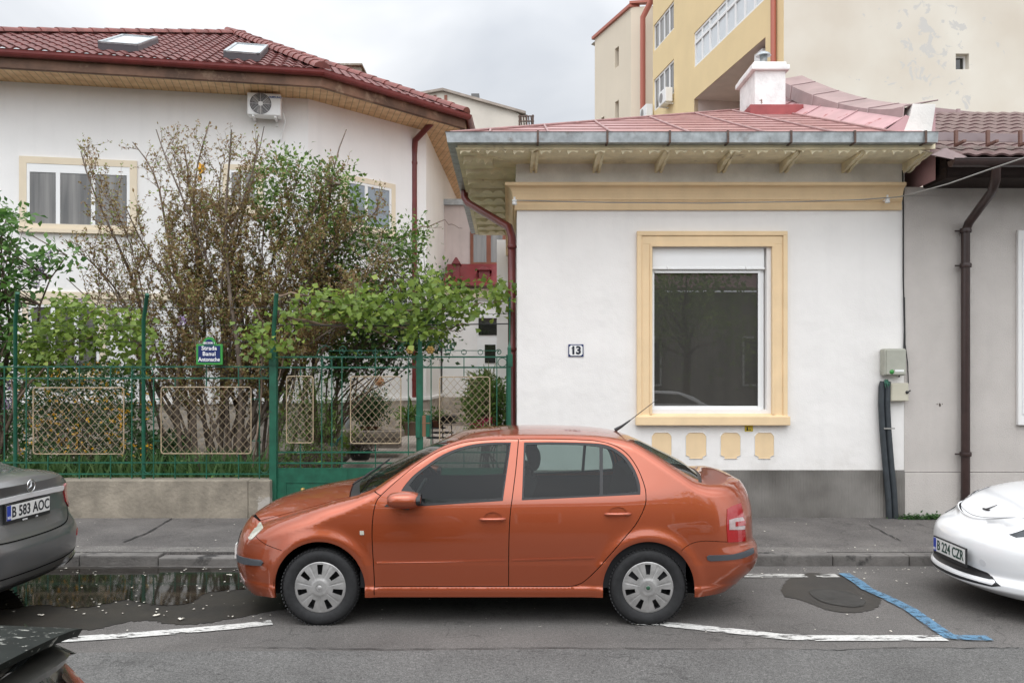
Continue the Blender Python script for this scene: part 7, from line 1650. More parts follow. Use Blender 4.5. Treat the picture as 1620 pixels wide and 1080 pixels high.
# --- dark hatchback at the near left corner (local x=0 at the tail)
dk=carpaint('dark_green_paint',(.012,.016,.014),rough=.3,metal=.3,dust=.35)
bodyH=dict(zc=mk([(-4.1,.6),(-3.9,.75),(-3.2,.95),(-3.0,1.0),(-2.3,1.38),(-1.6,1.445),(-.9,1.44),(-.45,1.44),(-.05,1.435)]),ze=mk([(-4.1,.55),(-3.9,.7),(-3.2,.88),(-3.0,.95),(-2.3,1.33),(-1.6,1.40),(-.9,1.39),(-.45,1.40),(-.05,1.405)]),
  zb=mk([(-5,.2),(0,.25)]),xf=mk([(.15,-4.0),(.5,-4.1),(.9,-3.9)]),xr=mk([(.2,0),(.4,.12),(.6,.15),(.8,.14),(.95,.12),(1.1,.08),(1.2,.04),(1.35,-.05),(1.42,-.095),(1.46,-.12)]),
  Lf=.6,nf=2.4,Lr=.22,nr=4,qf=.74,qr=.9,Wmax=.87,barrel=.06,lowbarrel=.5,zmid=.6,zbelt=mk([(-5,.9),(0,.95)]),bw=.03,tum=mk([(-5,.35),(0,.38)]),arch=[],steps=[],ry=mk([(-5,.08),(0,.06)]),rz=mk([(-5,.07),(0,.05)]),p=2.2,blendf=.4,blendr=.3,x0=-4.1,x1=.15)
hc_=sedan('parked_car','dark hatchback with petals on its roof spoiler at the bottom left corner','p' and (-.648,.90,0),R(-2),dict(norear=True,body=bodyH,arches=[(-3.35,.31,.35,0),(-.75,.31,.35,0)],paint=dk,polys={'side_window':[(-2.9,.97),(-2.3,1.28),(-1.6,1.33),(-.75,1.31),(-.62,1.0)]},pmat={},hw=.87,R0=.31,rim=.20,
  tops=[('hood',lambda a:B.u0,lambda a:-3.0+0*a,dk,0),('windscreen',lambda a:-2.995+0*a,lambda a:-2.25+0*a,M['carglassdark'],0),('roof',lambda a:-2.245+0*a,lambda a:B.u1,dk,0)]))
hxz=Curve([(.25,.02),(.4,.12),(.6,.155),(.8,.15),(.95,.13),(1.05,.095),(1.2,.015),(1.35,-.075),(1.46,-.145)]); hwz=Curve([(.25,.80),(.6,.83),(.9,.80),(1.1,.735),(1.3,.66),(1.46,.60)])
def hback(e0,e1,z0,z1,o,ne=16,nz=20):
    def fn(u,v):
        e=e0+(e1-e0)*u; z=z0+(z1-z0)*v; return (float(hxz(z))-.13*abs(e)**3.2+o,e*float(hwz(z)),z)
    return fn,ne,nz
for nm,e0,e1,z0,z1,o,m_ in (('tailgate',-1,1,.25,1.435,0,dk),('rear_window',-.80,.80,.98,1.425,.006,M['carglassdark'])):
    fn_,ne,nz=hback(e0,e1,z0,z1,o,30,30); mb=MB(); mb.grid(fn_,ne,nz,flip=True); mb.build(nm,m_,hc_,local=True)
for sg in (-1,1):
    fn_,ne,nz=hback(.86*sg,.995*sg,.85,1.36,.008,8,24); mb=MB(); mb.grid(fn_,ne,nz,flip=sg>0); mb.build('tail_light',mat('smoked_lamp',(.018,.006,.007),.15,coat=.6) if 'smoked_lamp' not in MATS else MATS['smoked_lamp'],hc_,local=True)
    mb=MB(); mb.grid(lambda u,v:((float(hxz(.25+1.14*v))-.13)*(1-u)-.60*u, sg*(float(hwz(.25+1.14*v))*(1-u)+float(B.W0(-.60,.25+1.14*v))*u+.02*math.sin(math.pi*u)),.25+1.14*v),10,24,flip=sg<0); mb.build('rear_quarter',dk,hc_,local=True)
mb=MB(); mb.tube([(hxz(1.0)+.02,-.05,1.0),(hxz(1.2)+.02,.12,1.2),(hxz(1.28)+.02,.3,1.28)],.007,6); mb.build('rear_wiper',M['black'],hc_,local=True)
sp=MB()
def spf(u,v):
    y=-.63+1.26*v; e=1-abs(2*v-1)**6; return (-1.3+1.18*u*(.965+.035*e), y, 1.462+.010*e-.012*u**3-.03*abs(2*v-1)**5)
sp.grid(spf,14,30); sp.grid(lambda u,v:(spf(u,v)[0]-.01*u,spf(u,v)[1],spf(u,v)[2]-.016-.02*(1-u)),14,30,flip=True)
for v in np.linspace(0,1,31)[:-1]:
    a=spf(1,v); b=spf(1,v+1/30); sp.add([a,b,(b[0]-.01,b[1],b[2]-.016),(a[0]-.01,a[1],a[2]-.016)],[(0,1,2,3)])
spo=sp.build('roof_spoiler',mat('dusty_dark_paint',(.012,.015,.013),.6,spec=.15,coat=.0,stains=((.30,.30,.27),60,.60,.05),var=.3,vscale=20),hc_,local=True)
mb=MB(); mb.tube([(-.16,-.12,1.385),(-.15,.12,1.385)],.008,6); mb.build('brake_light',M['lampred'],hc_,local=True)
# ================================================================= plants
def leaf_mesh(name,pts,dirs,size,m,parent=None,asp=.5,fold=.25,seed=0,kind=None,szvar=.35):
    r=np.random.default_rng(seed); n=len(pts); P=np.asarray(pts,float)
    D=np.asarray(dirs,float)+r.normal(0,.45,(n,3)); D/=np.linalg.norm(D,axis=1,keepdims=True)+1e-9
    U=r.normal(0,.6,(n,3))+np.array([0,-.35,1.0]); S=np.cross(D,U); S/=np.linalg.norm(S,axis=1,keepdims=True)+1e-9; Nn=np.cross(S,D)
    L=(size*(1+r.uniform(-szvar,szvar,n)))[:,None]; w=L*asp
    o0=o=origin(parent) if parent is not None else Vector((0,0,0)); P=P-np.array(tuple(o0))
    a=P; b=P+D*L*.45+S*w*.5+Nn*L*fold*.3; c=P+D*L-Nn*L*.12; d=P+D*L*.45-S*w*.5+Nn*L*fold*.3; mid=P+D*L*.5
    V=np.stack([a,b,c,d,mid],1).reshape(-1,3); k=np.arange(n)*5
    Fc=np.stack([k,k+1,k+4, k+1,k+2,k+4, k+2,k+3,k+4, k+3,k,k+4],1).reshape(-1,3)
    me=bpy.data.meshes.new(name); me.vertices.add(len(V)); me.vertices.foreach_set('co',V.ravel()); me.loops.add(len(Fc)*3); me.loops.foreach_set('vertex_index',Fc.ravel().astype(np.int32)); me.polygons.add(len(Fc)); me.polygons.foreach_set('loop_start',(np.arange(len(Fc))*3).astype(np.int32)); me.update(calc_edges=True); me.validate()
    me.materials.append(m); ob=bpy.data.objects.new(name,me); sc.collection.objects.link(ob)
    if parent is not None: ob.parent=parent
    if kind: ob['kind']=kind
    return ob
def path(a,b,rise=.3,j=.04,n=9,rr=random):
    a=Vector(a);b=Vector(b); L=(b-a).length; c=(a+b)/2+Vector((0,0,L*rise))*1.0; c.x=a.x+(b.x-a.x)*.35; c.y=a.y+(b.y-a.y)*.35; P=[]; ph=[rr.uniform(0,6.28) for _ in range(4)]
    for k in range(n+1):
        t=k/n; p=a*(1-t)**2+c*2*t*(1-t)+b*t*t; e=math.sin(math.pi*t)*L*j
        P.append(p+Vector((e*math.sin(5*t+ph[0]),e*math.sin(6*t+ph[1]),e*.6*math.sin(7*t+ph[2]))))
    return P
def twigs(mb,P,rr,frac0,step,Lr,rad,out,depth=1,up=.5,spread=1.0,keep=None):
    """side twigs along path P; returns list of (pos,dir) sample points for leaves"""
    res=[]; n=len(P)-1; tot=sum((P[i+1]-P[i]).length for i in range(n)); s=tot*frac0
    while s<tot:
        q=s; i=0
        while i<n-1 and q>(P[i+1]-P[i]).length: q-=(P[i+1]-P[i]).length; i+=1
        d=(P[i+1]-P[i]).normalized(); p=P[i]+d*q
        v=Vector((rr.gauss(0,1),rr.gauss(0,1),rr.gauss(up,.6))).normalized(); v=(d*(.55 if spread>=1 else .95)+v*spread*.9).normalized(); L=rr.uniform(*Lr)*(1-.35*s/tot)
        m=max(2,int(L/.08)); T=[p]; vv=v.copy()
        for k in range(m):
            vv=(vv+Vector((rr.gauss(0,.16),rr.gauss(0,.16),rr.gauss(.04,.14)))).normalized(); T.append(T[-1]+vv*L/m)
        if keep is None or keep(T[-1]):
            if mb is not None: mb.tube(T,[max(rad*(1-.75*k/m),.0012) for k in range(m+1)],4,cap=False)
            for k in range(1,m+1): out.append((T[k],(T[k]-T[k-1]).normalized()))
            if depth>1: twigs(mb,T,rr,.2,step*.55,(Lr[0]*.35,Lr[1]*.5),rad*.55,out,depth-1,up,spread,keep)
        s+=step*rr.uniform(.6,1.5)
    return out
def inpx(poly):
    a=np.array(poly,float)
    def f(p):
        px=CX+FPX*p.x/p.y; py=HY-FPX*(p.z-H)/p.y; return bool(inpoly(np.array([[px,py]]),a.tolist())[0])
    return f
Lf={}
Lf['barb']=leafmat('barberry_leaf',(.20,.10,.042),(.27,.215,.075),(.22,.33,.08),.3)
Lf['green']=leafmat('green_leaf',(.055,.115,.018),(.13,.22,.035),(.22,.35,.07),.35)
Lf['dark']=leafmat('dark_leaf',(.022,.065,.018),(.06,.14,.035),(.10,.21,.05),.25)
Lf['vine']=leafmat('grape_leaf',(.13,.21,.035),(.24,.34,.06),(.36,.44,.09),.45)
Lf['lilac']=leafmat('lilac_leaf',(.05,.13,.03),(.11,.23,.045),(.16,.30,.07),.4)
Lf['yell']=leafmat('yellow_bloom',(.70,.34,.01),(.80,.46,.02),None,.3)
Lf['purp']=leafmat('lilac_bloom',(.32,.22,.42),(.50,.38,.58),None,.3)
Lf['pink']=leafmat('pink_bloom',(.50,.03,.10),(.62,.08,.16),None,.3)
Lf['iris']=leafmat('iris_blade',(.05,.11,.03),(.10,.19,.06),(.15,.24,.08),.3)
Lf['white']=leafmat('white_bloom',(.7,.62,.62),(.8,.75,.74),None,.3)
# ---- big purple-brown shrub behind the fence
rr=random.Random(11)
YS=11.9; base=F(340,752,YS); base.z=.16
sh=thing('barberry_shrub','large many-stemmed shrub with small purple-brown leaves behind the street sign','shrub',tuple(base))
crown=[(105,470),(90,380),(120,300),(105,215),(150,205),(205,215),(235,190),(330,182),(375,190),(420,190),(440,230),(540,190),(590,215),(610,300),(650,360),(640,470),(600,540),(480,560),(430,630),(290,640),(200,560)]
kp=inpx(crown); stems=[]; st=MB(); pts_=[]
tg=[(110,385),(128,240),(160,300),(105,440),(210,225),(247,205),(292,232),(332,192),(366,205),(408,215),(418,200),(470,285),(548,205),(520,290),(600,330),(590,420),(640,440),(560,500),(480,520),(420,540),(180,500),(230,560),(150,420),(300,330),(360,330),(420,340),(480,380),(250,400),(300,450),(390,430),(450,450),(530,380),(200,330),(350,260)]
for i,(x,y) in enumerate(tg):
    y_=YS+rr.uniform(-.75,.9); b=base+Vector((rr.uniform(-.55,.65)+(x-340)*.0016,rr.uniform(-.3,.4),0)); e=F(x,y,y_); P=path(b,e,rise=rr.uniform(.05,.18),j=.035,n=14,rr=rr)
    r0=rr.uniform(.020,.042); st.tube(P,[r0*(1-.85*k/14)+.002 for k in range(15)],7,cap=False); stems.append(P)
stm=st.build('stems',mat('pale_bark',(.15,.115,.09),.9,var=.35,vscale=12,bump=.5,bscale=40),sh)
tw=MB()
for i,P in enumerate(stems):
    sparse=tg[i][1]<260
    twigs(tw,P,rr,.33 if not sparse else .42,.13 if not sparse else .17,(.35,1.0),.006,pts_,2,.35,.8,kp)
tw.build('twigs',mat('reddish_twig',(.17,.11,.08),.85,var=.3,vscale=10),sh)
lp=[];ld=[]
for p,d in pts_:
    px=CX+FPX*p.x/p.y; py=HY-FPX*(p.z-H)/p.y
    dens=6 if (py>300 and px>250) else 3
    if py<260: dens=3
    for _ in range(dens):
        lp.append(tuple(p+Vector((rr.gauss(0,.013),rr.gauss(0,.013),rr.gauss(0,.013))))); ld.append(tuple(d*.4+Vector((rr.gauss(0,.8),rr.gauss(0,.8),rr.gauss(.2,.7)))))
leaf_mesh('foliage',lp,ld,.046,Lf['barb'],sh,.5,seed=3)
print('barberry leaves',len(lp))
# ---- generic bushy plant from an outline in the picture (real depth spread)
def bush(name,label,cat,outline,Y,dY,basepx,n,size,m,asp=.5,seed=1,stemr=.012,nst=10,hang=0.0,stem='bark',clump=.10,per=26,group=None,leafname='foliage',basez=None,rise=.1):
    rr=random.Random(seed); b=F(*basepx,Y); 
    if basez is not None: b.z=basez
    t=thing(name,label,cat,tuple(b),group); a=np.array(outline,float); lo=a.min(0);hi=a.max(0); C=[]
    while len(C)<n//per:
        p=np.array([[rr.uniform(lo[0],hi[0]),rr.uniform(lo[1],hi[1])]])
        if inpoly(p,a.tolist())[0]: C.append(F(p[0][0],p[0][1],Y+rr.uniform(-dY,dY)))
    mb=MB(); ends=[]
    for k in range(nst):
        e=C[rr.randrange(len(C))]; P=path(b+Vector((rr.uniform(-.08,.08)*nst*.15,rr.uniform(-.1,.1),0)),e,rise=rise,j=.05,n=8,rr=rr); mb.tube(P,[stemr*(1-.8*q/8)+.001 for q in range(9)],5,cap=False); ends.append(P)
    tw=[]
    for c in C:   # twig from nearest stem
        P=ends[rr.randrange(len(ends))]; q=min(P,key=lambda v:(v-c).length); 
        mb.tube([q,(q+c)/2+Vector((0,0,rr.uniform(-.05,.05))),c],[stemr*.3,stemr*.2,.001],4,cap=False)
    mb.build('stems',M[stem],t); lp=[];ld=[]
    for c in C:
        sx=clump*rr.uniform(.6,1.3)
        for _ in range(per):
            o=Vector((rr.gauss(0,sx),rr.gauss(0,sx),rr.gauss(0,sx*.8))); lp.append(tuple(c+o)); dd=o.normalized()*.7+Vector((0,-.2,-hang+.1)); ld.append(tuple(dd))
    leaf_mesh(leafname,lp,ld,size,m,t,asp,seed=seed); return t
bush('climbing_shrub','bright green leafy climber right of the brown shrub, reaching the upstairs window','shrub',[(480,560),(480,420),(400,330),(395,262),(440,240),(490,255),(520,270),(552,262),(560,300),(585,345),(640,350),(668,360),(668,420),(712,425),(735,470),(700,510),(680,540),(560,570)],12.7,.7,(505,700),10500,.072,Lf['green'],.6,seed=5,stemr=.02,nst=14,clump=.11,per=24)
bush('climbing_shrub','dark green ivy-like bush hanging low behind the gate','shrub',[(520,560),(600,500),(700,500),(715,545),(650,572),(590,585),(545,598),(518,600)],12.6,.4,(520,700),3000,.07,Lf['dark'],.65,seed=6,stemr=.015,nst=10,clump=.11,per=24)
bush('lilac_tree','lilac with broad green leaves at the far left edge','tree',[(-90,620),(-90,330),(20,328),(60,350),(58,372),(20,390),(70,395),(118,395),(110,420),(60,440),(38,470),(30,560),(10,620)],11.2,.35,(-10,740),3600,.10,Lf['lilac'],.62,seed=7,stemr=.03,nst=9,clump=.12,per=16)
bl=thing('lilac_blossom','pale purple lilac flower clusters scattered over the left of the garden','blossom',tuple(F(70,460,11.2)))
rr=random.Random(5)
for (px,py) in ((78,405),(58,450),(128,480),(125,578),(118,572),(288,508),(65,430),(12,640),(15,610)):
    c=F(px,py,11.1); lp=[];ld=[]
    for _ in range(70): t=rr.random(); lp.append((c.x+rr.gauss(0,.03*(1-t*.6)),c.y+rr.gauss(0,.03),c.z-.05+t*.12)); ld.append((rr.gauss(0,1),rr.gauss(0,1)-.5,rr.gauss(0,1)))
    leaf_mesh('flower_cluster',lp,ld,.022,Lf['purp'],bl,.9,seed=px)
# ---- grape vines
def vine(label,paths,seed,Y,leaves,size,outl):
    rr=random.Random(seed); t=thing('grape_vine',label,'vine',tuple(F(*paths[0][0],Y))); mb=MB(); S_=[]
    for k,pl in enumerate(paths):
        P=[F(x+rr.uniform(-2,2),y+rr.uniform(-2,2),Y+rr.uniform(-.12,.12)) for x,y in pl]; Q=[]
        for a,b in zip(P,P[1:]):
            for q in range(5): Q.append(a+(b-a)*q/5+Vector((0,rr.gauss(0,.012),rr.gauss(0,.012))))
        Q.append(P[-1]); r0=.016 if k<3 else .007; mb.tube(Q,[r0*(1-.6*i/len(Q)) for i in range(len(Q))],6,cap=False); S_+=Q
    mb.build('cane',M['vine'],t); lp=[];ld=[]; a=np.array(outl,float); lo=a.min(0);hi=a.max(0); n=0
    cl=[]
    while len(cl)<leaves//7:
        p=np.array([[rr.uniform(lo[0],hi[0]),rr.uniform(lo[1],hi[1])]])
        if inpoly(p,a.tolist())[0]: cl.append(F(p[0][0],p[0][1],Y+rr.uniform(-.3,.3)))
    for c in cl:
        for _ in range(7): lp.append((c.x+rr.gauss(0,.11),c.y+rr.gauss(0,.10),c.z+rr.gauss(0,.07))); ld.append((rr.gauss(0,1),rr.gauss(-.5,.7),rr.gauss(-.5,.5)))
    leaf_mesh('foliage',lp,ld,size,Lf['vine'],t,.95,fold=.5,seed=seed); return t
vine('yellow-green grape vine trained along wires above the green gate',[[(432,515),(470,512),(540,517),(620,518),(700,522),(735,513)],[(440,467),(475,466),(520,478),(600,488),(680,490),(760,480),(800,475)],[(452,500),(520,515),(580,520),(640,540)],[(600,500),(650,515),(720,526),(738,516)],[(560,470),(575,430),(625,385),(660,362),(700,360)],[(660,362),(705,352),(733,362)]],21,10.5,1500,.085,[(450,520),(452,480),(500,462),(560,458),(620,455),(650,430),(690,432),(720,465),(760,458),(790,438),(806,450),(800,480),(760,500),(700,515),(690,535),(600,520),(520,500)])
vine('pale green grape vine leaves over the fence at the left',[[(20,640),(60,590),(110,545),(180,520),(240,500)],[(30,720),(22,640),(20,600),(70,560)],[(110,545),(150,490),(200,470)],[(60,700),(40,640),(30,600)]],22,10.9,1500,.08,[(35,600),(30,540),(70,500),(90,468),(130,470),(160,490),(215,500),(262,545),(215,590),(170,560),(110,570),(60,610)])
vine('small sprays of vine leaf round the tall gate post',[[(412,560),(418,510),(400,480)],[(432,540),(450,560),(440,600)],[(414,560),(412,620),(408,690),(400,740)]],23,10.45,190,.075,[(395,540),(400,515),(420,510),(425,540),(455,540),(450,560),(415,560)])
# ---- kerria with orange-yellow flowers behind first mesh panel
t=bush('flowering_shrub','bushy shrub dotted with orange-yellow flowers behind the left mesh panel','shrub',[(20,700),(30,600),(110,570),(190,575),(235,590),(240,690),(200,725),(40,725)],11.2,.3,(125,745),5200,.05,Lf['dark'],.4,seed=8,stemr=.006,nst=16,clump=.11,per=22)
lp=[];ld=[];rr=random.Random(9)
while len(lp)<620*6:
    px,py=rr.uniform(20,240),rr.uniform(572,722)
    if rr.random()>.9-.4*abs(px-130)/110: continue
    c=F(px,py,11.0+rr.uniform(-.15,.15))
    for k in range(6): lp.append((c.x+rr.gauss(0,.008),c.y+rr.gauss(0,.008),c.z+rr.gauss(0,.008))); ld.append((rr.gauss(0,1),rr.gauss(-.6,.6),rr.gauss(0,1)))
leaf_mesh('blossom',lp[:1500],ld[:1500],.022,Lf['yell'],t,.9,seed=4)
# ---- blades and ground cover
def blades(name,x0,x1,Ya,Yb,n,h,w_,m,seed,kind='stuff',parent=None,zf=lambda x,y:.15):
    r=np.random.default_rng(seed); V=[];Fc=[]; o=origin(parent) if parent else Vector((0,0,0))
    for i in range(n):
        Y=r.uniform(Ya,Yb); px=r.uniform(x0,x1); x=fx(px,Y); hh=h*r.uniform(.5,1.15); a=r.uniform(0,6.28); lean=r.normal(0,.28); ww=w_*r.uniform(.6,1.2); b=len(V); z=zf(x,Y)
        dx,dy=math.cos(a)*ww/2,math.sin(a)*ww/2
        for k in range(5):
            t=k/4; lx=lean*hh*t*t; q=(1-t**2.2)
            V+= [(x+lx-dx*q-o.x,Y-dy*q+lean*.3*t*t*hh-o.y,z+hh*t*(1-.12*abs(lean)*t)-o.z),(x+lx+dx*q-o.x,Y+dy*q+lean*.3*t*t*hh-o.y,z+hh*t*(1-.12*abs(lean)*t)-o.z)]
        Fc+=[(b+2*k,b+2*k+1,b+2*k+3,b+2*k+2) for k in range(4)]
    me=bpy.data.meshes.new(name); me.from_pydata(V,[],Fc); me.materials.append(m); ob=bpy.data.objects.new(name,me); sc.collection.objects.link(ob)
    if parent: ob.parent=parent
    if kind: ob['kind']=kind
    return ob
blades('iris_bed',-60,425,10.7,11.4,1500,.70,.06,Lf['iris'],31)
blades('grass',-60,520,10.65,12.5,2600,.22,.014,Lf['green'],32)
lp=[];ld=[];rr=random.Random(41)
for _ in range(5200):
    Y=rr.uniform(10.7,13.5); px=rr.uniform(-60,515); p=Vector((fx(px,Y),Y,.15+abs(rr.gauss(0,.22)))); lp.append(tuple(p)); ld.append((rr.gauss(0,1),rr.gauss(0,1),rr.gauss(.3,.5)))
leaf_mesh('ground_cover',lp,ld,.07,Lf['green'],None,.5,seed=12,kind='stuff')
lp=[];ld=[]
for _ in range(9000):
    Y=rr.uniform(11.6,13.4); px=rr.uniform(-60,300); p=Vector((fx(px,Y),Y,.3+rr.uniform(0,1.75)*(1 if px<215 else .4))); lp.append(tuple(p)); ld.append((rr.gauss(0,1),rr.gauss(0,1),rr.gauss(.3,.5)))
leaf_mesh('hedge_undergrowth',lp,ld,.08,Lf['dark'],None,.5,seed=13,kind='stuff')
# ---- plants seen through the gate
bush('fern_bush','feathery bright green bush just behind the first gate panel','bush',[(440,715),(445,640),(470,600),(510,590),(525,640),(535,700),(530,730),(450,735)],11.6,.3,(490,740),3400,.05,Lf['green'],.3,seed=14,stemr=.006,nst=12,clump=.09,per=24)
def pot(label,px,py,Y,r,h,m,zb=None):
    c=F(px,py,Y); t=thing('flower_pot',label,'pot',tuple(c)); mb=MB(); mb.lathe([(.001,0),(r*.72,0),(r*.98,h*.9),(r*1.06,h*.9),(r*1.06,h),(r*.93,h),(r*.93,h*.86),(.001,h*.86)],tuple(c),'Z',20); mb.build('pot_body',m,t); return t,c
terr=mat('terracotta_pot',(.22,.10,.06),.8,var=.2); dkp=mat('dark_pot',(.02,.022,.022),.5); pale=mat('pale_pot',(.34,.24,.19),.8,var=.1)
def potted(lp_,lpl,px,py,Y,r,h,m,outline,n,size,lm,asp,seed,basey,pname='potted_shrub',leafn='foliage'):
    t,c=pot(lp_,px,py,Y,r,h,m); bush(pname,lpl,'plant',outline,Y,r*1.2,(px,basey),n,size,lm,asp,seed=seed,stemr=.012,nst=5,clump=r*.45,per=18,leafname=leafn,rise=.02); return t
potted('wide dark bowl planter on the courtyard paving behind the gate','low grey-pink rosette plant in the dark bowl planter',570,727,13.7,.19,.15,dkp,[(553,706),(560,695),(580,694),(590,706)],420,.07,leafmat('rosette_leaf',(.10,.07,.06),(.22,.20,.17),None,.2),.35,51,710)
potted('small terracotta pot under the round-crowned shrub','round dense evergreen shrub on a thin trunk behind the middle gate panel',584,694,14.8,.16,.22,terr,[(556,650),(556,628),(575,618),(605,622),(614,645),(605,668),(575,672)],2600,.055,Lf['dark'],.5,52,672)
potted('pale square-ish planter beside the red downpipe','spiky green plant in the pale planter beside the downpipe',652,688,15.6,.20,.26,pale,[(636,665),(645,648),(660,652),(664,668)],260,.16,Lf['green'],.22,53,662)
potted('red-brown pot on the wire plant stand','small leafy plant in the pot on the wire stand',691,676,14.4,.13,.13,terr,[(682,664),(688,654),(700,655),(704,665)],260,.06,Lf['green'],.5,54,664)
bush('yellow_green_bush','small yellow-green bush left of the bowl planter','bush',[(540,715),(545,690),(565,682),(575,700),(560,718)],13.9,.2,(556,722),600,.06,Lf['vine'],.45,seed=55,stemr=.005,nst=6,clump=.07,per=18)
# wire plant stand
ws_=thing('plant_stand','black wire plant stand holding pots by the gate lock','plant stand',tuple(F(704,700,14.3)))
mb=MB()
for (px,py,r) in ((690,676.5,.17),(708,668,.17),(700,684,.19),(690,692,.17)):
    c=F(px,py,14.3); mb.ring(tuple(c),r,.008,'Z',20,5); mb.ring(tuple(c),r*.5,.006,'Z',16,5)
    for k in range(4): a=k*math.pi/2; mb.tube([c,c+Vector((r*math.cos(a),r*math.sin(a),0))],.006,4)
for px in (684,700,714): mb.tube([F(px,664,14.3),F(px+1,706,14.3)],.009,5)
mb.build('wire_frame',M['black'],ws_)
dd,c=pot('dark shallow bowl on top of the wire plant stand',709,667,14.3,.17,.10,dkp)
# rose bush by the house corner
bush('rose_bush','tall loose rose bush against the white house corner behind the gate','bush',[(742,672),(738,640),(752,612),(765,590),(780,588),(790,605),(802,625),(803,668),(800,690),(750,690)],11.6,.35,(775,740),2300,.065,Lf['green'],.5,seed=61,stemr=.010,nst=12,clump=.09,per=16)
bush('agave_plant','pale yellow-green strappy plant in front of the dark bin','plant',[(757,660),(757,615),(770,605),(778,640),(775,665)],11.9,.15,(768,720),500,.22,leafmat('strappy_leaf',(.17,.20,.08),(.28,.30,.13),None,.3),.16,seed=62,stemr=.008,nst=5,clump=.07,per=14)
fb=thing('geranium','cluster of deep pink flowers just above the orange car roof','flower',tuple(F(770,672,11.4))); lp=[];ld=[]
for (px,py,s_) in ((764,668,.06),(775,664,.04),(758,672,.04),(760,674,.03)):
    c=F(px,py,11.35)
    lp=[];ld=[]
    for _ in range(110): lp.append((c.x+rr.gauss(0,s_),c.y+rr.gauss(0,s_),c.z+rr.gauss(0,s_*.5))); ld.append((rr.gauss(0,1),rr.gauss(-.6,.6),rr.gauss(0,1)))
    leaf_mesh('flower_head',lp,ld,.03,Lf['pink'],fb,.9,seed=px)

mb=MB()
for k in range(6): mb.tube([F(770+rr.uniform(-8,8),740,11.4),F(766+rr.uniform(-8,8),674,11.4)],.006,5)
mb.build('stems',M['twig'],fb)
bn=thing('waste_bin','dark green wheeled bin standing against the stone wall at the back','bin',tuple(F(752,655,15.8)))
mb=MB(); a=F(743,655,15.8); b=F(766,603,15.8); mb.prism([(a.x+.02,15.8,a.z-.15),(b.x-.02,15.8,a.z-.15),(b.x,15.8,b.z-.08),(a.x,15.8,b.z-.08)],(0,.45,0)); mb.build('bin_body',mat('bin_plastic',(.014,.04,.03),.5),bn)
mb=MB(); mb.box((a.x-.03,15.75,b.z-.08),(b.x+.03,16.3,b.z),.02); mb.build('lid',MATS['bin_plastic'],bn)
so=thing('wall_ornament','round terracotta sun ornament on the white wall seen through the gate','ornament',tuple(F(600,604,15.2)))
mb=MB(); c=F(600.5,604,15.3); n=32; vs=[(c.x,c.y-.05,c.z)]+[(c.x+.09*(1+.12*math.cos(10*2*math.pi*k/n*1.0))*math.cos(2*math.pi*k/n),c.y,c.z+.09*(1+.12*math.cos(10*2*math.pi*k/n))*math.sin(2*math.pi*k/n)) for k in range(n)]; mb.add(vs,[(0,1+k,1+(k+1)%n) for k in range(n)]); mb.ring((c.x,c.y-.02,c.z),.05,.012,n=20,m=6); mb.build('disc',mat('ornament_clay',(.45,.22,.10),.7),so)
wp=thing('watering_can','small blue plastic watering can on the courtyard edge','watering can',tuple(F(527,700,13.6)))
mb=MB(); c=F(527,705,13.6); mb.lathe([(.001,0),(.07,0),(.07,.14),(.05,.16),(.001,.16)],tuple(c),'Z',16); mb.tube([c+Vector((.05,0,.05)),c+Vector((.12,0,.14)),c+Vector((.15,0,.20))],[.02,.014,.01],8); mb.ring((c.x-.06,c.y,c.z+.1),.05,.009,n=16,m=6); mb.build('can_body',mat('can_blue',(.10,.26,.30),.4),wp)
bt=thing('plastic_bottle','clear plastic water bottle standing left of the potted shrub','bottle',tuple(F(551,672,14.6)))
mb=MB(); c=F(550.5,678,14.6); mb.lathe([(.001,0),(.045,0),(.048,.14),(.02,.20),(.018,.23),(.001,.23)],tuple(c),'Z',14); mb.build('bottle_body',mat('clear_plastic',(.55,.58,.6),.15),bt)
mb=MB(); mb.lathe([(.02,.23),(.02,.25),(.001,.25)],tuple(c),'Z',12); mb.build('cap',M['white_paint'],bt)
bk=thing('stone_bench','low stone ledge along the courtyard bed behind the gate','bench',tuple(F(545,690,14.4)))
mb=MB(); a=F(518,682,14.4); b=F(640,676,14.9); mb.box((a.x,14.4,a.z-.12),(fx(640,14.9),14.9,a.z),.015); mb.box((a.x+.1,14.45,a.z-.3),(fx(636,14.9),14.85,a.z-.12)); mb.build('slab',MATS['step_stone'],bk)
# weeds at the wall foot
lp=[];ld=[]
for _ in range(700):
    px=rr.choice([rr.gauss(1440,14),rr.gauss(1475,9),rr.uniform(1425,1485)]); p=Vector((fx(px,10.24),10.22+rr.uniform(-.08,.03),SWZ+abs(rr.gauss(0,.022)))); lp.append(tuple(p)); ld.append((rr.gauss(0,1),rr.gauss(-.5,.7),rr.gauss(.4,.4)))
leaf_mesh('weeds',lp,ld,.035,Lf['dark'],None,.5,seed=71,kind='stuff')
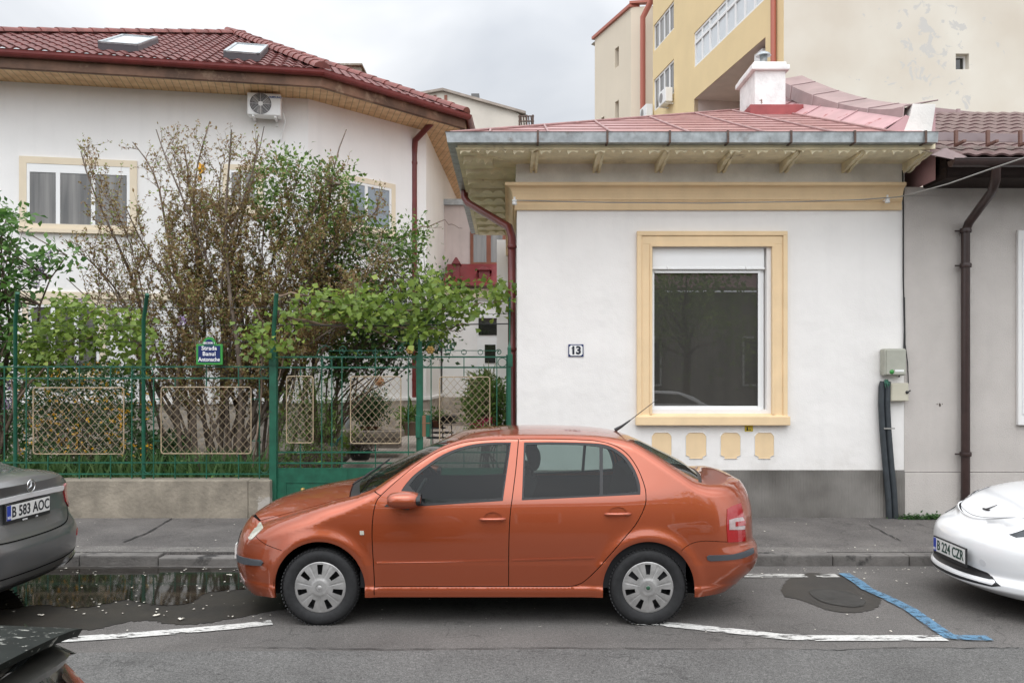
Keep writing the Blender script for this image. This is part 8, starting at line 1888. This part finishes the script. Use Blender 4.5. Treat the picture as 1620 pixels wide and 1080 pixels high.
# ================================================================= far side of the street (behind the viewer; seen in panes and paint)
ob=thing('street_house','pale grey house across the street, mirrored faintly in the big window','house',(0,-11,0))
mb=MB(); wall_holes(mb,-16,16,0,5.0,-11,.0,[]); mb.f=[f[::-1] for f in mb.f]; mb.build('wall',mat('opposite_wall',(.30,.27,.24),.9,var=.2,vscale=1),ob)
mb=MB(); mb.prism([(-16.5,-10.4,5.0),(16.5,-10.4,5.0),(16.5,-15,7.2),(-16.5,-15,7.2)],(0,0,.1)); mb.build('roof',tile,ob)
for k in range(7):
    x=-13+4.4*k; mb=MB(); mb.box((x,-11,1.4),(x+1.3,-10.93,3.3)); w_=mb.build('window',M['pvc'],ob); mb=MB(); mb.box((x+.08,-10.93,1.48),(x+1.22,-10.92,3.22)); mb.build('pane',M['darkglass'],w_)
def street_tree(x,y,h,seed,label):
    rr=random.Random(seed); t=thing('street_tree',label,'tree',(x,y,0),'street trees mirrored in the window'); mb=MB(); b=Vector((x,y,0)); top=Vector((x+.2,y,h*.45)); mb.tube([b,(b+top)/2+Vector((.05,0,0)),top],[.16,.13,.11],8,cap=False); C=[]
    for k in range(9):
        e=Vector((x+rr.uniform(-1.9,1.9),y+rr.uniform(-1.3,1.3),h*rr.uniform(.55,.98))); P=path(top,e,.1,.05,6,rr); mb.tube(P,[.06*(1-.13*q) for q in range(7)],5,cap=False)
        for q in range(16): C.append(e+Vector((rr.gauss(0,.8),rr.gauss(0,.6),rr.gauss(0,.7))))
    mb.build('trunk',M['bark'],t); lp=[];ld=[]
    for c in C:
        for _ in range(26): o=Vector((rr.gauss(0,.22),rr.gauss(0,.22),rr.gauss(0,.18))); lp.append(tuple(c+o)); ld.append(tuple(o.normalized()))
    leaf_mesh('crown',lp,ld,.16,Lf['vine'],t,.6,seed=seed)
street_tree(5.8,-6.8,5.4,81,'leafy green street tree behind the viewer, mirrored in the big window'); street_tree(-4.5,-6.6,6.8,82,'leafy green street tree behind the viewer, mirrored in the big window'); street_tree(9.4,-6.9,6.5,83,'leafy green street tree behind the viewer, mirrored in the big window')
for q in range(2):
    pass
